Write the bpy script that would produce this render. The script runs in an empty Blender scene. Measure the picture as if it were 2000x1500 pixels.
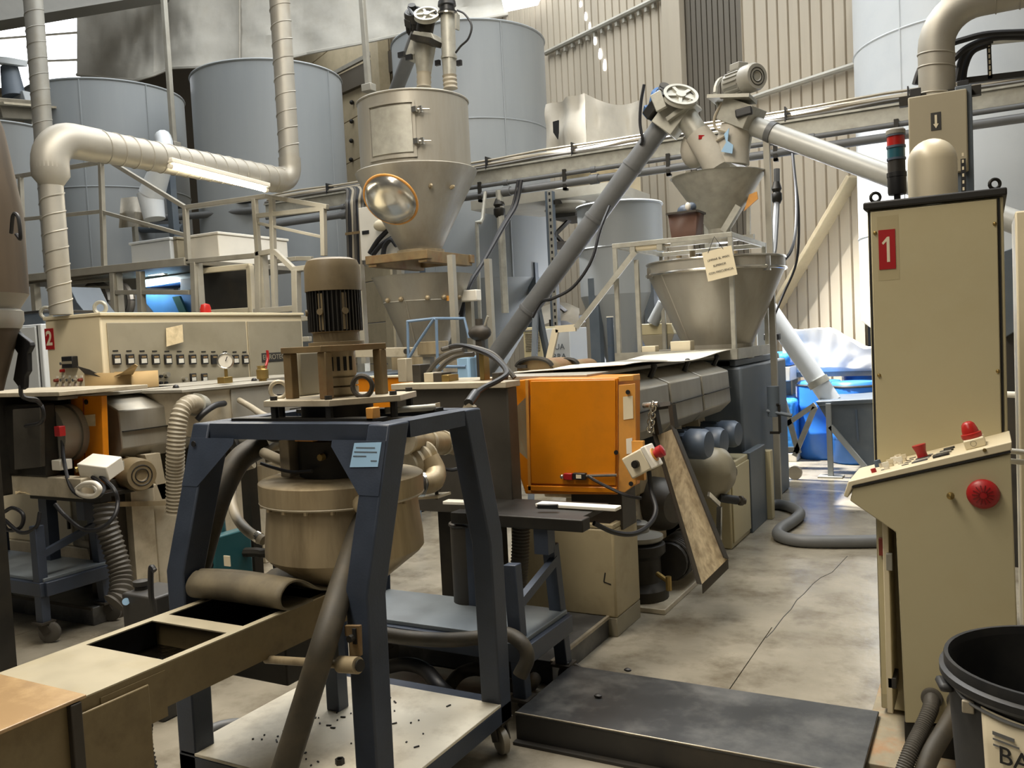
import bpy, bmesh, math, random
from mathutils import Vector, Matrix, noise
random.seed(7)
V = Vector
scene = bpy.context.scene
COL = scene.collection

# ---------------------------------------------------------------- camera
F_PX, YAW, PITCH, ROLL, EYE = 1700.0, math.radians(28.7), math.radians(-3.0), 0.05, 1.6
fw = V((-math.sin(YAW)*math.cos(PITCH), math.cos(YAW)*math.cos(PITCH), math.sin(PITCH)))
_r0 = V((math.cos(YAW), math.sin(YAW), 0)); _u0 = _r0.cross(fw)
RT = _r0*math.cos(ROLL) - _u0*math.sin(ROLL)
UP = _r0*math.sin(ROLL) + _u0*math.cos(ROLL)
EYEP = V((0, 0, EYE))
cd = bpy.data.cameras.new('camera'); cam = bpy.data.objects.new('camera', cd); COL.objects.link(cam)
cd.sensor_width = 36.0; cd.lens = F_PX/2000*36; cd.clip_end = 200; cd.clip_start = 0.05
cam.matrix_world = Matrix(((RT.x, UP.x, -fw.x, 0), (RT.y, UP.y, -fw.y, 0), (RT.z, UP.z, -fw.z, EYE), (0, 0, 0, 1)))
scene.camera = cam

def Q(x, y, X=None, Y=None, z=None, d=None):
    """a point of the place: sight line through photo pixel (x, y) met with a plane of known X, Y, height or depth"""
    v = fw + RT*((x-1000)/F_PX) - UP*((y-750)/F_PX)
    t = X/v.x if X is not None else Y/v.y if Y is not None else (z-EYE)/v.z if z is not None else d
    return EYEP + v*t

# ---------------------------------------------------------------- light
w = bpy.data.worlds.new('world'); scene.world = w; w.use_nodes = True
w.node_tree.nodes['Background'].inputs[0].default_value = (0.62, 0.66, 0.72, 1)
w.node_tree.nodes['Background'].inputs[1].default_value = 0.05
def area(name, loc, size, power, col, aim=None, sy=None):
    l = bpy.data.lights.new(name, 'AREA'); l.energy = power; l.color = col; l.size = size
    if sy: l.shape = 'RECTANGLE'; l.size_y = sy
    o = bpy.data.objects.new(name, l); COL.objects.link(o); o.location = loc
    if aim is not None: o.rotation_euler = (V(aim)-V(loc)).to_track_quat('-Z', 'Y').to_euler()
    return o
WARM = (1.0, 0.91, 0.77); COOL = (0.93, 0.97, 1.0)
area('hall_lamp_near', (-2.8, 1.9, 6.5), 1.6, 480, WARM, sy=5)
area('front_fill', (-1.9, -1.6, 5.6), 1.2, 75, WARM, aim=(-2.2, 2.6, .8), sy=3.5)  # unseen fill added behind the camera to brighten camera-facing sides
area('hall_lamp_mid', (-3.6, 6.2, 7.0), 1.6, 190, (1, .95, .87), sy=5)
sp_ = bpy.data.lights.new('sun_through_rooflight', 'SPOT'); sp_.energy = 26000; sp_.color = (1, .98, .95); sp_.spot_size = math.radians(27); sp_.spot_blend = .25; sp_.shadow_soft_size = .25
sp_o = bpy.data.objects.new('sun_through_rooflight', sp_); COL.objects.link(sp_o); sp_o.location = (-5.6, 9.6, 10.6)
sp_o.rotation_euler = (V((-1.55, 10.2, .5))-V(sp_o.location)).to_track_quat('-Z', 'Y').to_euler()
area('skylight_far', (-6.5, 11.0, 10.4), 4, 900, COOL, sy=10)
area('skylight_back', (-13.5, 19.0, 10.6), 6, 420, COOL, sy=8)
area('skylight_left', (-11.0, 7.0, 10.4), 4, 380, COOL, sy=8)
area('skylight_right', (0.5, 8.0, 10.4), 3.0, 620, COOL, sy=8)
vs = scene.view_settings
vs.view_transform = 'Standard'; vs.look = 'None'; vs.gamma = 1.0; vs.use_curve_mapping = False
vs.exposure = 0.0

# ---------------------------------------------------------------- materials
def hexc(h):
    h = h.lstrip('#'); c = [int(h[i:i+2], 16)/255 for i in (0, 2, 4)]
    return [x/12.92 if x <= .04045 else ((x+.055)/1.055)**2.4 for x in c]
MATS = {}
def mat(name, h, rough=.5, metal=0., var=.12, scale=6., dirt=None, damt=.4, dscale=2.2, bump=0., bscale=60., streak=False, coat=0., spec=.5, trans=0., emit=None, alpha=1.):
    m = bpy.data.materials.new(name); m.use_nodes = True; MATS[name] = m
    nt = m.node_tree; N = nt.nodes; L = nt.links; b = N['Principled BSDF']
    c = hexc(h)
    b.inputs['Roughness'].default_value = rough; b.inputs['Metallic'].default_value = metal
    b.inputs['Specular IOR Level'].default_value = spec
    if coat: b.inputs['Coat Weight'].default_value = coat; b.inputs['Coat Roughness'].default_value = .2
    if trans: b.inputs['Transmission Weight'].default_value = trans
    if alpha < 1: b.inputs['Alpha'].default_value = alpha
    tc = N.new('ShaderNodeTexCoord'); mp = N.new('ShaderNodeMapping'); L.new(tc.outputs['Object'], mp.inputs[0])
    if streak: mp.inputs['Scale'].default_value = (1, 1, .12)
    n1 = N.new('ShaderNodeTexNoise'); n1.inputs['Scale'].default_value = scale; n1.inputs['Detail'].default_value = 5
    L.new(mp.outputs[0], n1.inputs['Vector'])
    r = N.new('ShaderNodeValToRGB'); L.new(n1.outputs[0], r.inputs[0])
    r.color_ramp.elements[0].position = .3; r.color_ramp.elements[1].position = .72
    r.color_ramp.elements[0].color = [x*(1-var) for x in c]+[1]; r.color_ramp.elements[1].color = [min(1, x*(1+var)) for x in c]+[1]
    out = r.outputs[0]
    if dirt:
        n2 = N.new('ShaderNodeTexNoise'); n2.inputs['Scale'].default_value = dscale; n2.inputs['Detail'].default_value = 8; n2.inputs['Roughness'].default_value = .65
        L.new(mp.outputs[0], n2.inputs['Vector'])
        r2 = N.new('ShaderNodeValToRGB'); L.new(n2.outputs[0], r2.inputs[0])
        r2.color_ramp.elements[0].position = .47; r2.color_ramp.elements[1].position = .68
        r2.color_ramp.elements[0].color = (0, 0, 0, 1); r2.color_ramp.elements[1].color = (damt, damt, damt, 1)
        mx = N.new('ShaderNodeMix'); mx.data_type = 'RGBA'
        L.new(r2.outputs[0], mx.inputs[0]); L.new(out, mx.inputs[6]); mx.inputs[7].default_value = hexc(dirt)+[1]
        out = mx.outputs[2]
    L.new(out, b.inputs['Base Color'])
    if rough < .9:
        mr = N.new('ShaderNodeMapRange'); L.new(n1.outputs[0], mr.inputs[0])
        mr.inputs[3].default_value = max(.05, rough-.1); mr.inputs[4].default_value = min(1, rough+.12)
        L.new(mr.outputs[0], b.inputs['Roughness'])
    if bump:
        n3 = N.new('ShaderNodeTexNoise'); n3.inputs['Scale'].default_value = bscale; n3.inputs['Detail'].default_value = 3
        L.new(tc.outputs['Object'], n3.inputs['Vector'])
        bp = N.new('ShaderNodeBump'); bp.inputs['Strength'].default_value = bump; bp.inputs['Distance'].default_value = .02
        L.new(n3.outputs[0], bp.inputs['Height']); L.new(bp.outputs[0], b.inputs['Normal'])
    if emit:
        b.inputs['Emission Color'].default_value = hexc(emit[0])+[1]; b.inputs['Emission Strength'].default_value = emit[1]
    return m
mat('concrete', '#8d8677', .22, var=.2, scale=3.2, dirt='#5c5344', damt=.75, dscale=3.4, bump=.06, bscale=25)
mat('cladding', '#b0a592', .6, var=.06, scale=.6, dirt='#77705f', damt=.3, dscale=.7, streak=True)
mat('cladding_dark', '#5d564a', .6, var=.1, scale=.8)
mat('panel_beige', '#b7a98b', .6, var=.06, dirt='#8a7c60', damt=.3)
mat('silo_paint', '#8f9394', .45, var=.05, scale=.9, dirt='#72797f', damt=.35, dscale=.7, streak=True, bump=.02, bscale=2)
mat('silo_white', '#ccd0d2', .4, var=.03, scale=.9, dirt='#aab3bb', damt=.3, dscale=.8, bump=.12, bscale=1.6)
mat('galvanised', '#a6a499', .45, .25, var=.14, scale=14, dirt='#7d7665', damt=.35)
mat('duct', '#a3a097', .5, .35, var=.08, scale=4, dirt='#8b8068', damt=.4, dscale=1.6)
mat('stainless', '#a29e93', .42, .35, var=.1, scale=5, dirt='#6d6350', damt=.45, dscale=2.5, streak=True)
mat('stainless_dirty', '#a8987a', .42, .3, var=.2, scale=9, dirt='#54472f', damt=.55, dscale=7, streak=True)
mat('pedestal_paint', '#a39677', .5, var=.06, dirt='#6d5f45', damt=.5, dscale=3)
mat('shelf_grey', '#727a80', .45, .1, var=.12, dirt='#52585c', damt=.4)
mat('steel_plate', '#bcb29c', .42, .15, var=.12, scale=3, dirt='#6f6149', damt=.5, dscale=3.5)
mat('trough_steel', '#aca289', .4, .25, var=.07, scale=8, dirt='#a3946f', damt=.4, dscale=7)
mat('trough_side', '#7a6b4c', .42, .2, var=.2, scale=6, dirt='#4a3d27', damt=.6, dscale=6)
mat('frame_blue', '#353d4b', .42, .1, var=.12, scale=9, dirt='#2a2f38', damt=.4, dscale=5, bump=.05, bscale=140)
mat('step_steel', '#38393a', .38, .3, var=.25, scale=3, dirt='#7b7a76', damt=.45, dscale=4)
mat('edge_worn', '#a39a89', .35, .6, var=.25, scale=12)
mat('cabinet_beige', '#b4aa88', .48, var=.025, scale=2.5, dirt='#a8966d', damt=.35, dscale=1.2)
mat('cabinet_cream', '#d2c6a8', .42, var=.03)
mat('cabinet_grey', '#8d8673', .5, var=.05, dirt='#6d654f', damt=.4)
mat('gasket', '#191713', .6)
mat('black_plastic', '#1d1d1e', .42, var=.2)
mat('bin_black', '#191a1c', .5, var=.2, dirt='#3a3833', damt=.5, dscale=5)
mat('cable', '#17171a', .5, var=.15)
mat('hose_dark', '#3b362c', .6, var=.18, scale=10, dirt='#5d523e', damt=.5, dscale=6)
mat('hose_grey', '#5f6060', .5, var=.1)
mat('hose_corr', '#4f4b44', .55, var=.1)
mat('hose_beige', '#9a917e', .5, var=.1)
mat('rubber_mat', '#5b5342', .65, var=.2, scale=9, dirt='#8a7d62', damt=.5, dscale=5)
mat('yellow', '#cf7c06', .38, var=.04, scale=3, dirt='#9c6614', damt=.35, dscale=3.5)
mat('orange', '#cf9243', .45, var=.06, scale=4, dirt='#8d6a3d', damt=.4, dscale=6)
mat('red', '#9e1a1c', .38, var=.06)
mat('red_dark', '#6e1410', .45)
mat('white', '#e2ddd0', .5, var=.04)
mat('cream', '#d8cdb2', .35, var=.03)
mat('paper', '#d9cdb0', .8, var=.04)
mat('paper_old', '#cdbb96', .85, var=.08, dirt='#8f7f60', damt=.5, dscale=14)
mat('ink', '#1c1a18', .8)
mat('motor_tan', '#77694f', .5, var=.12, scale=8, dirt='#4b4130', damt=.5, dscale=6)
mat('motor_grey', '#8b887e', .45, var=.1)
mat('motor_dark', '#2c2a27', .5, var=.2, dirt='#544a39', damt=.4)
mat('motor_blue', '#4a5666', .42, var=.08, dirt='#6d7078', damt=.3)
mat('gear_blue', '#515a63', .5, var=.08, dirt='#6d6f6e', damt=.4, dscale=1.5)
mat('rusty', '#7d6a4a', .6, .3, var=.2, scale=9, dirt='#6e3f1d', damt=.6, dscale=5)
mat('brown_iron', '#46413a', .55, .4, var=.2, scale=8, dirt='#2a241b', damt=.6, dscale=4)
mat('dark_iron', '#2b2925', .5, .5, var=.25, scale=7, dirt='#4a4335', damt=.4)
mat('teal', '#1d4f55', .42, var=.1)
mat('blue_plastic', '#2f6fc0', .35, var=.08)
mat('blue_wrap', '#3f8fe0', .25, var=.2, scale=3, bump=.4, bscale=12)
mat('blue_paint', '#7189a3', .4, var=.08)
mat('blue_hopper', '#2f5f95', .4, var=.1)
mat('wood', '#a8834f', .6, var=.15, scale=6, dirt='#6b4e2b', damt=.4)
mat('board', '#948a73', .7, var=.15, scale=9, dirt='#a5672f', damt=.5, dscale=8, bump=.15, bscale=40)
mat('cardboard', '#a98d5f', .8, var=.06)
mat('acrylic', '#a48762', .16, var=.08, scale=3, coat=.6, dirt='#d3b483', damt=.5, dscale=6)
mat('tarp', '#c9c5ba', .75, var=.04, scale=3, dirt='#b3ac9c', damt=.3, dscale=4, bump=.5, bscale=5)
m_ = MATS['tarp']; _b = m_.node_tree.nodes['Principled BSDF']; _b.inputs['Transmission Weight'].default_value = 0
_tr = m_.node_tree.nodes.new('ShaderNodeBsdfTranslucent'); _tr.inputs[0].default_value = (.8, .79, .75, 1); _mx = m_.node_tree.nodes.new('ShaderNodeMixShader'); _mx.inputs[0].default_value = .25
m_.node_tree.links.new(_b.outputs[0], _mx.inputs[1]); m_.node_tree.links.new(_tr.outputs[0], _mx.inputs[2]); m_.node_tree.links.new(_mx.outputs[0], m_.node_tree.nodes['Material Output'].inputs[0])
mat('canvas', '#b3ada0', .8, var=.08, scale=3, dirt='#8d877b', damt=.4, bump=.2, bscale=6)
mat('brass', '#9b8450', .35, .8, var=.12)
mat('chrome', '#c9c6bd', .2, .9, var=.06)
mat('label_blue', '#8fb2cf', .5, var=.05)
mat('lens_red', '#a8231d', .3); mat('lens_blue', '#2c5a66', .3)
mat('crumbs', '#16130f', .5)
mat('grey_tank', '#8d8672', .4, .1, var=.08, dirt='#6d6450', damt=.4)
mat('rail', '#9d998d', .5, .2, var=.08, dirt='#77705f', damt=.35)
mat('grating', '#7a7466', .5, .5, var=.15)
mat('black_void', '#0b0a09', .8)
mat('slurry', '#0d0b08', .12, var=.3, bump=.5, bscale=30)
mat('display', '#c9c7bd', .3)
mat('tube_light', '#fff1d8', .4, emit=('#fff0d0', 40))
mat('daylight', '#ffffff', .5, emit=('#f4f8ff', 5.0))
mat('daylight_door', '#ffffff', .5, emit=('#f4f8ff', 16.0))
mat('die_steel', '#4b4740', .5, .3, var=.15, scale=4, dirt='#2c2820', damt=.5, dscale=2.5)
mat('bucket_brown', '#54382a', .6, var=.2)
mat('tape', '#ab9f7c', .35, var=.05)
mat('auger_pale', '#b1b1ab', .4, .1, var=.05, dirt='#918d82', damt=.35)
mat('girder', '#85837c', .55, .1, var=.06)
mat('chute_worn', '#b3a283', .5, .1, var=.2, scale=60, dirt='#6d5c42', damt=.6, dscale=34, streak=True)
mat('deck_bright', '#e0d8c4', .45, .1, var=.08, scale=4, dirt='#9f927a', damt=.5, dscale=6)
mat('column_brown', '#574a3a', .55, .2, var=.22, scale=7, dirt='#2b241b', damt=.7, dscale=5, streak=True)
mat('box_dull', '#9a917a', .5, var=.03)
mat('rust_red', '#7c3426', .6, var=.2)

# ---------------------------------------------------------------- mesh building
def frame_of(a):
    a = V(a).normalized(); h = V((0, 0, 1)) if abs(a.z) < .9 else V((1, 0, 0))
    u = a.cross(h).normalized(); return u, a.cross(u).normalized(), a
def catmull(P_, sub):
    P_ = [V(p) for p in P_]
    if len(P_) < 3 or sub < 2: return P_
    q = [P_[0]*2-P_[1]] + P_ + [P_[-1]*2-P_[-2]]; out = []
    for i in range(1, len(q)-2):
        a, b, c, d = q[i-1:i+3]
        for k in range(sub):
            t = k/sub
            out.append(.5*((2*b)+(c-a)*t+(2*a-5*b+4*c-d)*t*t+(3*b-a-3*c+d)*t**3))
    out.append(P_[-1]); return out
class MB:
    def __init__(s): s.v = []; s.f = []
    def add(s, vs_, fs): 
        n = len(s.v); s.v += [V(x) for x in vs_]; s.f += [tuple(i+n for i in f) for f in fs]; return s
    def box(s, x0, x1, y0, y1, z0, z1):
        return s.add([(x, y, z) for z in (z0, z1) for y in (y0, y1) for x in (x0, x1)],
                     [(0, 2, 3, 1), (4, 5, 7, 6), (0, 1, 5, 4), (2, 6, 7, 3), (0, 4, 6, 2), (1, 3, 7, 5)])
    def obox(s, c, size, ax=(1, 0, 0), up=(0, 0, 1)):
        ax = V(ax).normalized(); n = V(up).cross(ax).normalized(); u = ax.cross(n); c = V(c)
        h = [q/2 for q in size]
        return s.add([c+ax*h[0]*i+n*h[1]*j+u*h[2]*k for k in (-1, 1) for j in (-1, 1) for i in (-1, 1)],
                     [(0, 2, 3, 1), (4, 5, 7, 6), (0, 1, 5, 4), (2, 6, 7, 3), (0, 4, 6, 2), (1, 3, 7, 5)])
    def beam(s, p0, p1, w_, h_, up=(0, 0, 1)):
        p0, p1 = V(p0), V(p1); a = p1-p0
        if abs(a.normalized().dot(V(up))) > .99: up = (0, 1, 0)
        return s.obox((p0+p1)/2, (a.length, w_, h_), a, up)
    def path(s, pts, w_, h_, up=(0, 0, 1)):
        for a, b in zip(pts, pts[1:]): s.beam(a, b, w_, h_, up)
        return s
    def cyl(s, p0, p1, r0, r1=None, n=18, caps=True):
        p0, p1 = V(p0), V(p1); r1 = r0 if r1 is None else r1
        return s.lathe(p0, p1-p0, [(r0, 0), (r1, (p1-p0).length)], n, caps)
    def lathe(s, base, axis, prof, n=24, caps=True):
        u, v_, a = frame_of(axis); base = V(base); vs_ = []; fs = []
        for r, t in prof:
            for k in range(n):
                an = 2*math.pi*k/n; vs_.append(base+a*t+(u*math.cos(an)+v_*math.sin(an))*r)
        for i in range(len(prof)-1):
            for k in range(n):
                k2 = (k+1) % n; fs.append((i*n+k, i*n+k2, (i+1)*n+k2, (i+1)*n+k))
        if caps:
            if prof[0][0] > 1e-4: fs.append(tuple(range(n))[::-1])
            if prof[-1][0] > 1e-4: fs.append(tuple((len(prof)-1)*n+k for k in range(n)))
        return s.add(vs_, fs)
    def tube(s, pts, r, n=10, sub=6, rib=0., pitch=.012, caps=True):
        pts = catmull(pts, sub)
        if rib:
            L_ = [0]
            for a, b in zip(pts, pts[1:]): L_.append(L_[-1]+(b-a).length)
            m = max(4, int(L_[-1]/pitch*2)); q = []; j = 0
            for i in range(m+1):
                t = L_[-1]*i/m
                while j < len(L_)-2 and L_[j+1] < t: j += 1
                k = (t-L_[j])/max(1e-9, L_[j+1]-L_[j]); q.append(pts[j].lerp(pts[j+1], k))
            pts = q
        t0 = (pts[1]-pts[0]).normalized(); u, _, _ = frame_of(t0); vs_ = []; fs = []
        for i, p in enumerate(pts):
            t = (pts[min(i+1, len(pts)-1)]-pts[max(i-1, 0)]).normalized()
            u = (u-t*u.dot(t)).normalized(); b = t.cross(u)
            rr = r(i/(len(pts)-1)) if callable(r) else r
            if rib and i % 2: rr -= rib
            for k in range(n):
                an = 2*math.pi*k/n; vs_.append(p+(u*math.cos(an)+b*math.sin(an))*rr)
        for i in range(len(pts)-1):
            for k in range(n):
                k2 = (k+1) % n; fs.append((i*n+k, i*n+k2, (i+1)*n+k2, (i+1)*n+k))
        if caps: fs += [tuple(range(n))[::-1], tuple((len(pts)-1)*n+k for k in range(n))]
        return s.add(vs_, fs)
    def prism(s, poly, vec):
        poly = [V(p) for p in poly]; vec = V(vec); n = len(poly)
        return s.add(poly+[p+vec for p in poly], [tuple(range(n))[::-1], tuple(range(n, 2*n))]+[(i, (i+1) % n, n+(i+1) % n, n+i) for i in range(n)])
    def torus(s, c, axis, R, r, n=20, m=8, a0=0, a1=2*math.pi):
        u, v_, a = frame_of(axis); c = V(c)
        full = abs(a1-a0-2*math.pi) < 1e-6
        pts = [c+(u*math.cos(a0+(a1-a0)*k/n)+v_*math.sin(a0+(a1-a0)*k/n))*R for k in range(n+1)]
        return s.tube(pts, r, m, 1, caps=not full)
    def ball(s, c, r, sc=(1, 1, 1), n=14, m=8):
        c = V(c); vs_ = []; fs = []
        for i in range(m+1):
            th = math.pi*i/m
            for k in range(n):
                ph = 2*math.pi*k/n
                vs_.append(c+V((r*sc[0]*math.sin(th)*math.cos(ph), r*sc[1]*math.sin(th)*math.sin(ph), r*sc[2]*math.cos(th))))
        for i in range(m):
            for k in range(n):
                k2 = (k+1) % n; fs.append((i*n+k, (i+1)*n+k, (i+1)*n+k2, i*n+k2))
        return s.add(vs_, fs)
    def grid(s, fn, nu, nv, thick=None):
        """surface fn(u,v), u,v in 0..1; thick = offset vector or None"""
        P_ = [[V(fn(i/nu, j/nv)) for i in range(nu+1)] for j in range(nv+1)]
        vs_ = [p for r in P_ for p in r]; W = nu+1
        fs = [(j*W+i, j*W+i+1, (j+1)*W+i+1, (j+1)*W+i) for j in range(nv) for i in range(nu)]
        if thick is not None:
            n0 = len(vs_); vs_ = vs_+[p+V(thick) for p in vs_]
            fs2 = [tuple(k+n0 for k in f[::-1]) for f in fs]
            edge = [i for i in range(nu)]
            rim = [((0*W)+i, (0*W)+i+1) for i in range(nu)]+[(i*W+nu, (i+1)*W+nu) for i in range(nv)]+[(nv*W+i+1, nv*W+i) for i in range(nu)]+[((i+1)*W, i*W) for i in range(nv)]
            fs = fs+fs2+[(b, a, a+n0, b+n0) for a, b in rim]
        return s.add(vs_, fs)
def _mesh(name, mb, m, org):
    me = bpy.data.meshes.new(name); me.from_pydata([v-org for v in mb.v], [], mb.f)
    me.materials.append(MATS[m]); 
    bm = bmesh.new(); bm.from_mesh(me); bmesh.ops.recalc_face_normals(bm, faces=bm.faces); bm.to_mesh(me); bm.free()
    me.polygons.foreach_set('use_smooth', [True]*len(me.polygons)); me.set_sharp_from_angle(angle=math.radians(38)); me.update()
    return me
def _tags(o, label, cat, group, kind):
    if label: o['label'] = label
    if cat: o['category'] = cat
    if group: o['group'] = group
    if kind: o['kind'] = kind
def thing(name, label, cat, base=(0, 0, 0), group=None, kind=None):
    o = bpy.data.objects.new(name, None); o.empty_display_size = .05; COL.objects.link(o); o.location = V(base)
    _tags(o, label, cat, group, kind); o['_b'] = list(V(base)); return o
def part(parent, name, mb, m, bev=0, label=None, kind=None, solid=0):
    org = V(parent['_b'])
    o = bpy.data.objects.new(name, _mesh(name, mb, m, org)); COL.objects.link(o); o.parent = parent; o['_b'] = list(org)
    if label: o['label'] = label
    if kind: o['kind'] = kind
    _mods(o, bev, solid); return o
def _mods(o, bev, solid):
    if solid: md = o.modifiers.new('solid', 'SOLIDIFY'); md.thickness = solid; md.offset = 0
    if bev:
        md = o.modifiers.new('bevel', 'BEVEL'); md.width = bev; md.segments = 2; md.limit_method = 'ANGLE'; md.angle_limit = math.radians(40); md.harden_normals = False
def single(name, mb, m, label, cat, group=None, kind=None, bev=0, solid=0):
    zs = min(v.z for v in mb.v); n = len(mb.v)
    org = V((sum(v.x for v in mb.v)/n, sum(v.y for v in mb.v)/n, zs))
    o = bpy.data.objects.new(name, _mesh(name, mb, m, org)); COL.objects.link(o); o.location = org; o['_b'] = list(org)
    _tags(o, label, cat, group, kind); _mods(o, bev, solid); return o
def struct(name, mb, m, bev=0, solid=0): return single(name, mb, m, None, None, None, 'structure', bev, solid)
def clone(root, shift, label):
    """copy of a thing with its parts and sub-parts"""
    def cp(o, par):
        c = o.copy(); COL.objects.link(c); c.parent = par
        for ch in [x for x in COL.objects if x.parent == o]: cp(ch, c)
        return c
    r = cp(root, None); r.location = root.location+V(shift); r['label'] = label; return r
def text(parent, name, body, size, origin, right, up, m, depth=.0006, align='CENTER', bold=0.):
    """flat lettering lying in the plane spanned by right and up"""
    cu = bpy.data.curves.new(name, 'FONT'); cu.body = body; cu.size = size; cu.align_x = align; cu.align_y = 'CENTER'; cu.extrude = depth; cu.offset = bold
    t = bpy.data.objects.new(name+'_tmp', cu); COL.objects.link(t)
    dg = bpy.context.evaluated_depsgraph_get(); me = bpy.data.meshes.new_from_object(t.evaluated_get(dg)); me.name = name
    bpy.data.objects.remove(t); bpy.data.curves.remove(cu)
    right = V(right).normalized(); up = V(up); up = (up-right*up.dot(right)).normalized(); n = right.cross(up)
    org = V(parent['_b']); M = Matrix.Translation(V(origin)-org) @ Matrix((right, up, n)).transposed().to_4x4()
    me.transform(M); me.materials.clear(); me.materials.append(MATS[m])
    o = bpy.data.objects.new(name, me); COL.objects.link(o); o.parent = parent; o['_b'] = list(org); return o
X_, Y_, Z_ = V((1, 0, 0)), V((0, 1, 0)), V((0, 0, 1))
def lerp(a, b, t): return V(a)*(1-t)+V(b)*t
def bolt(mb, p, ax, r, h): mb.lathe(p, V(ax), [(r, 0), (r, h)], 6)
# ================================================================ the setting
fl = thing('floor', None, None, (0, 0, 0), kind='structure')
part(fl, 'joint_bed', MB().box(-30, 6, -3, 30, -.12, -.012), 'gasket')
sx = [-30, -9.05, -5.05, -1.03, 2.6, 6]; sy = [-3, 30]
k = 0
for x0_, x1_, y0_, y1_ in ((-30, -9.05, -3, 30), (-9.05, -5.05, -3, 30), (-5.05, -1.03, -3, 4.62), (-1.03, 2.6, -3, 4.62), (-5.05, 2.6, 4.62, 30), (2.6, 6, -3, 30)):
    part(fl, 'floor_slab', MB().box(x0_+.0025, x1_-.0025, y0_, y1_, -.1, 0), 'concrete')
# crack running across the slab
cr = [(1655, 1086), (1625, 1118), (1603, 1128), (1588, 1140), (1570, 1160), (1556, 1172), (1545, 1190), (1530, 1205), (1510, 1232), (1496, 1246)]
part(fl, 'crack', MB().path([Q(x, y, z=.0005) for x, y in cr], .004, .001), 'gasket')

W0 = V((-2.04, 12.37, 0)); WD = V((-.889, .459, 0)).normalized(); WN = V((-WD.y, WD.x, 0)); WN = WN if WN.y < 0 else -WN   # WN faces the hall
def onwall(x, y, off=0.):
    v = fw+RT*((x-1000)/F_PX)-UP*((y-750)/F_PX); t = ((W0+WN*off-EYEP).dot(WN))/v.dot(WN); return EYEP+v*t
wall = thing('wall_back', None, None, W0, kind='structure')
def rib_sheet(s0, s1, z0, z1, m, pitch=.182):
    mb = MB(); prof = []; n = max(1, round((s1-s0)/pitch)); p = (s1-s0)/n
    for k in range(n):
        a = s0+k*p; prof += [(a, 0), (a+p*.80, 0), (a+p*.84, -.03), (a+p*.96, -.03)]
    prof.append((s1, 0))
    for (a, o), (b, q) in zip(prof, prof[1:]):
        A = W0+WD*a+WN*o; B = W0+WD*b+WN*q
        mb.add([A+Z_*z0, B+Z_*z0, B+Z_*z1, A+Z_*z1], [(0, 1, 2, 3)])
    # thickness behind
    A = W0+WD*s0-WN*.06; B = W0+WD*s1-WN*.06
    mb.add([A+Z_*z0, B+Z_*z0, B+Z_*z1, A+Z_*z1], [(3, 2, 1, 0)])
    return mb
s = -.75
while s < 1.05:
    e = min(s+.7, 1.09)
    part(wall, 'cladding_sheet', rib_sheet(s, e, 0, 11, 'cladding'), 'cladding'); s = e
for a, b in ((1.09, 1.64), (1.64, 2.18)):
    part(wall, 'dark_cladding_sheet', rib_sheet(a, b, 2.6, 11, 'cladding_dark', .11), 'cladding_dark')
part(wall, 'corner_post', MB().obox(W0+WD*2.38+WN*.03+Z_*5.5, (.38, .16, 11), WD), 'cladding', .01)
s = 2.58
while s < 12:
    e = s+.91
    part(wall, 'cladding_sheet', rib_sheet(s, e, 0, 11, 'cladding', .2), 'cladding'); s = e
for z in [0, 1.1, 2.2, 3.3, 4.4, 5.5, 6.6, 7.7, 8.8, 9.9]:
    part(wall, 'horizontal_panel', MB().obox(W0+WD*18.6+Z_*(z+.545), (13.2, .08, 1.08), WD), 'panel_beige', .01)
def wrail(px, name, r=.035, off=.07, m='rail'):
    pts = [onwall(x, y, off) for x, y in px]; part(wall, name, MB().tube(pts, r, 8, 1), m)
wrail([(1066, 104), (1290, -6)], 'wall_rail', .05)
wrail([(1440, 202), (1500, 181), (1690, 120)], 'wall_rail', .04)
wrail([(2010, 230), (1690, 345)], 'wall_rail', .02)
mb = MB()
for k in range(14):
    x = 1090+k*14.4; p = onwall(x, 104-(x-1066)*.491+6, .05); mb.obox(p-Z_*.03, (.05, .06, .1), WD)
part(wall, 'rail_clips', mb, 'rail')
br = MB().beam(onwall(1668, 345, .09), onwall(1492, 645, .09), .06, .26, WN); part(wall, 'diagonal_brace', br, 'panel_beige', .01)
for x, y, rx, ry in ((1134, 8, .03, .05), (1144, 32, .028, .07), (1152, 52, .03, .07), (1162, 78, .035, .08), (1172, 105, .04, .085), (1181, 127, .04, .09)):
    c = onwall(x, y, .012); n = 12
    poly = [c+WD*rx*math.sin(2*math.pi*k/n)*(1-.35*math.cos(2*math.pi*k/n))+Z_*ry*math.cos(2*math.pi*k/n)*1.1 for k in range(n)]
    part(wall, 'daylight_spot', MB().prism(poly, WN*.004), 'daylight')  # light spots drawn as glowing leaf shapes laid on the closed cladding
c = onwall(1318, 63, .06); part(wall, 'post_hook', MB().torus(c, WN, .05, .015, 12, 6), 'rail')
# purlin and folded ridge of dirty tiles far left between silos
part(wall, 'purlin', MB().beam(onwall(652, 172, .12), onwall(770, 118, .12), .12, .5), 'cladding_dark')
part(wall, 'purlin', MB().beam(onwall(640, 150, .2), onwall(735, 100, .2), .08, .1), 'rail')
part(wall, 'pillar', MB().obox(V((onwall(742, 120, .3).x, onwall(742, 120, .3).y, 5.5)), (.42, .3, 11), WD), 'panel_beige', .01)
for j, y in enumerate((200, 237, 275, 312)):
    part(wall, 'panel_bolt', MB().ball(onwall(687-j*.5, y, .1), .06), 'gasket')

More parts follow.
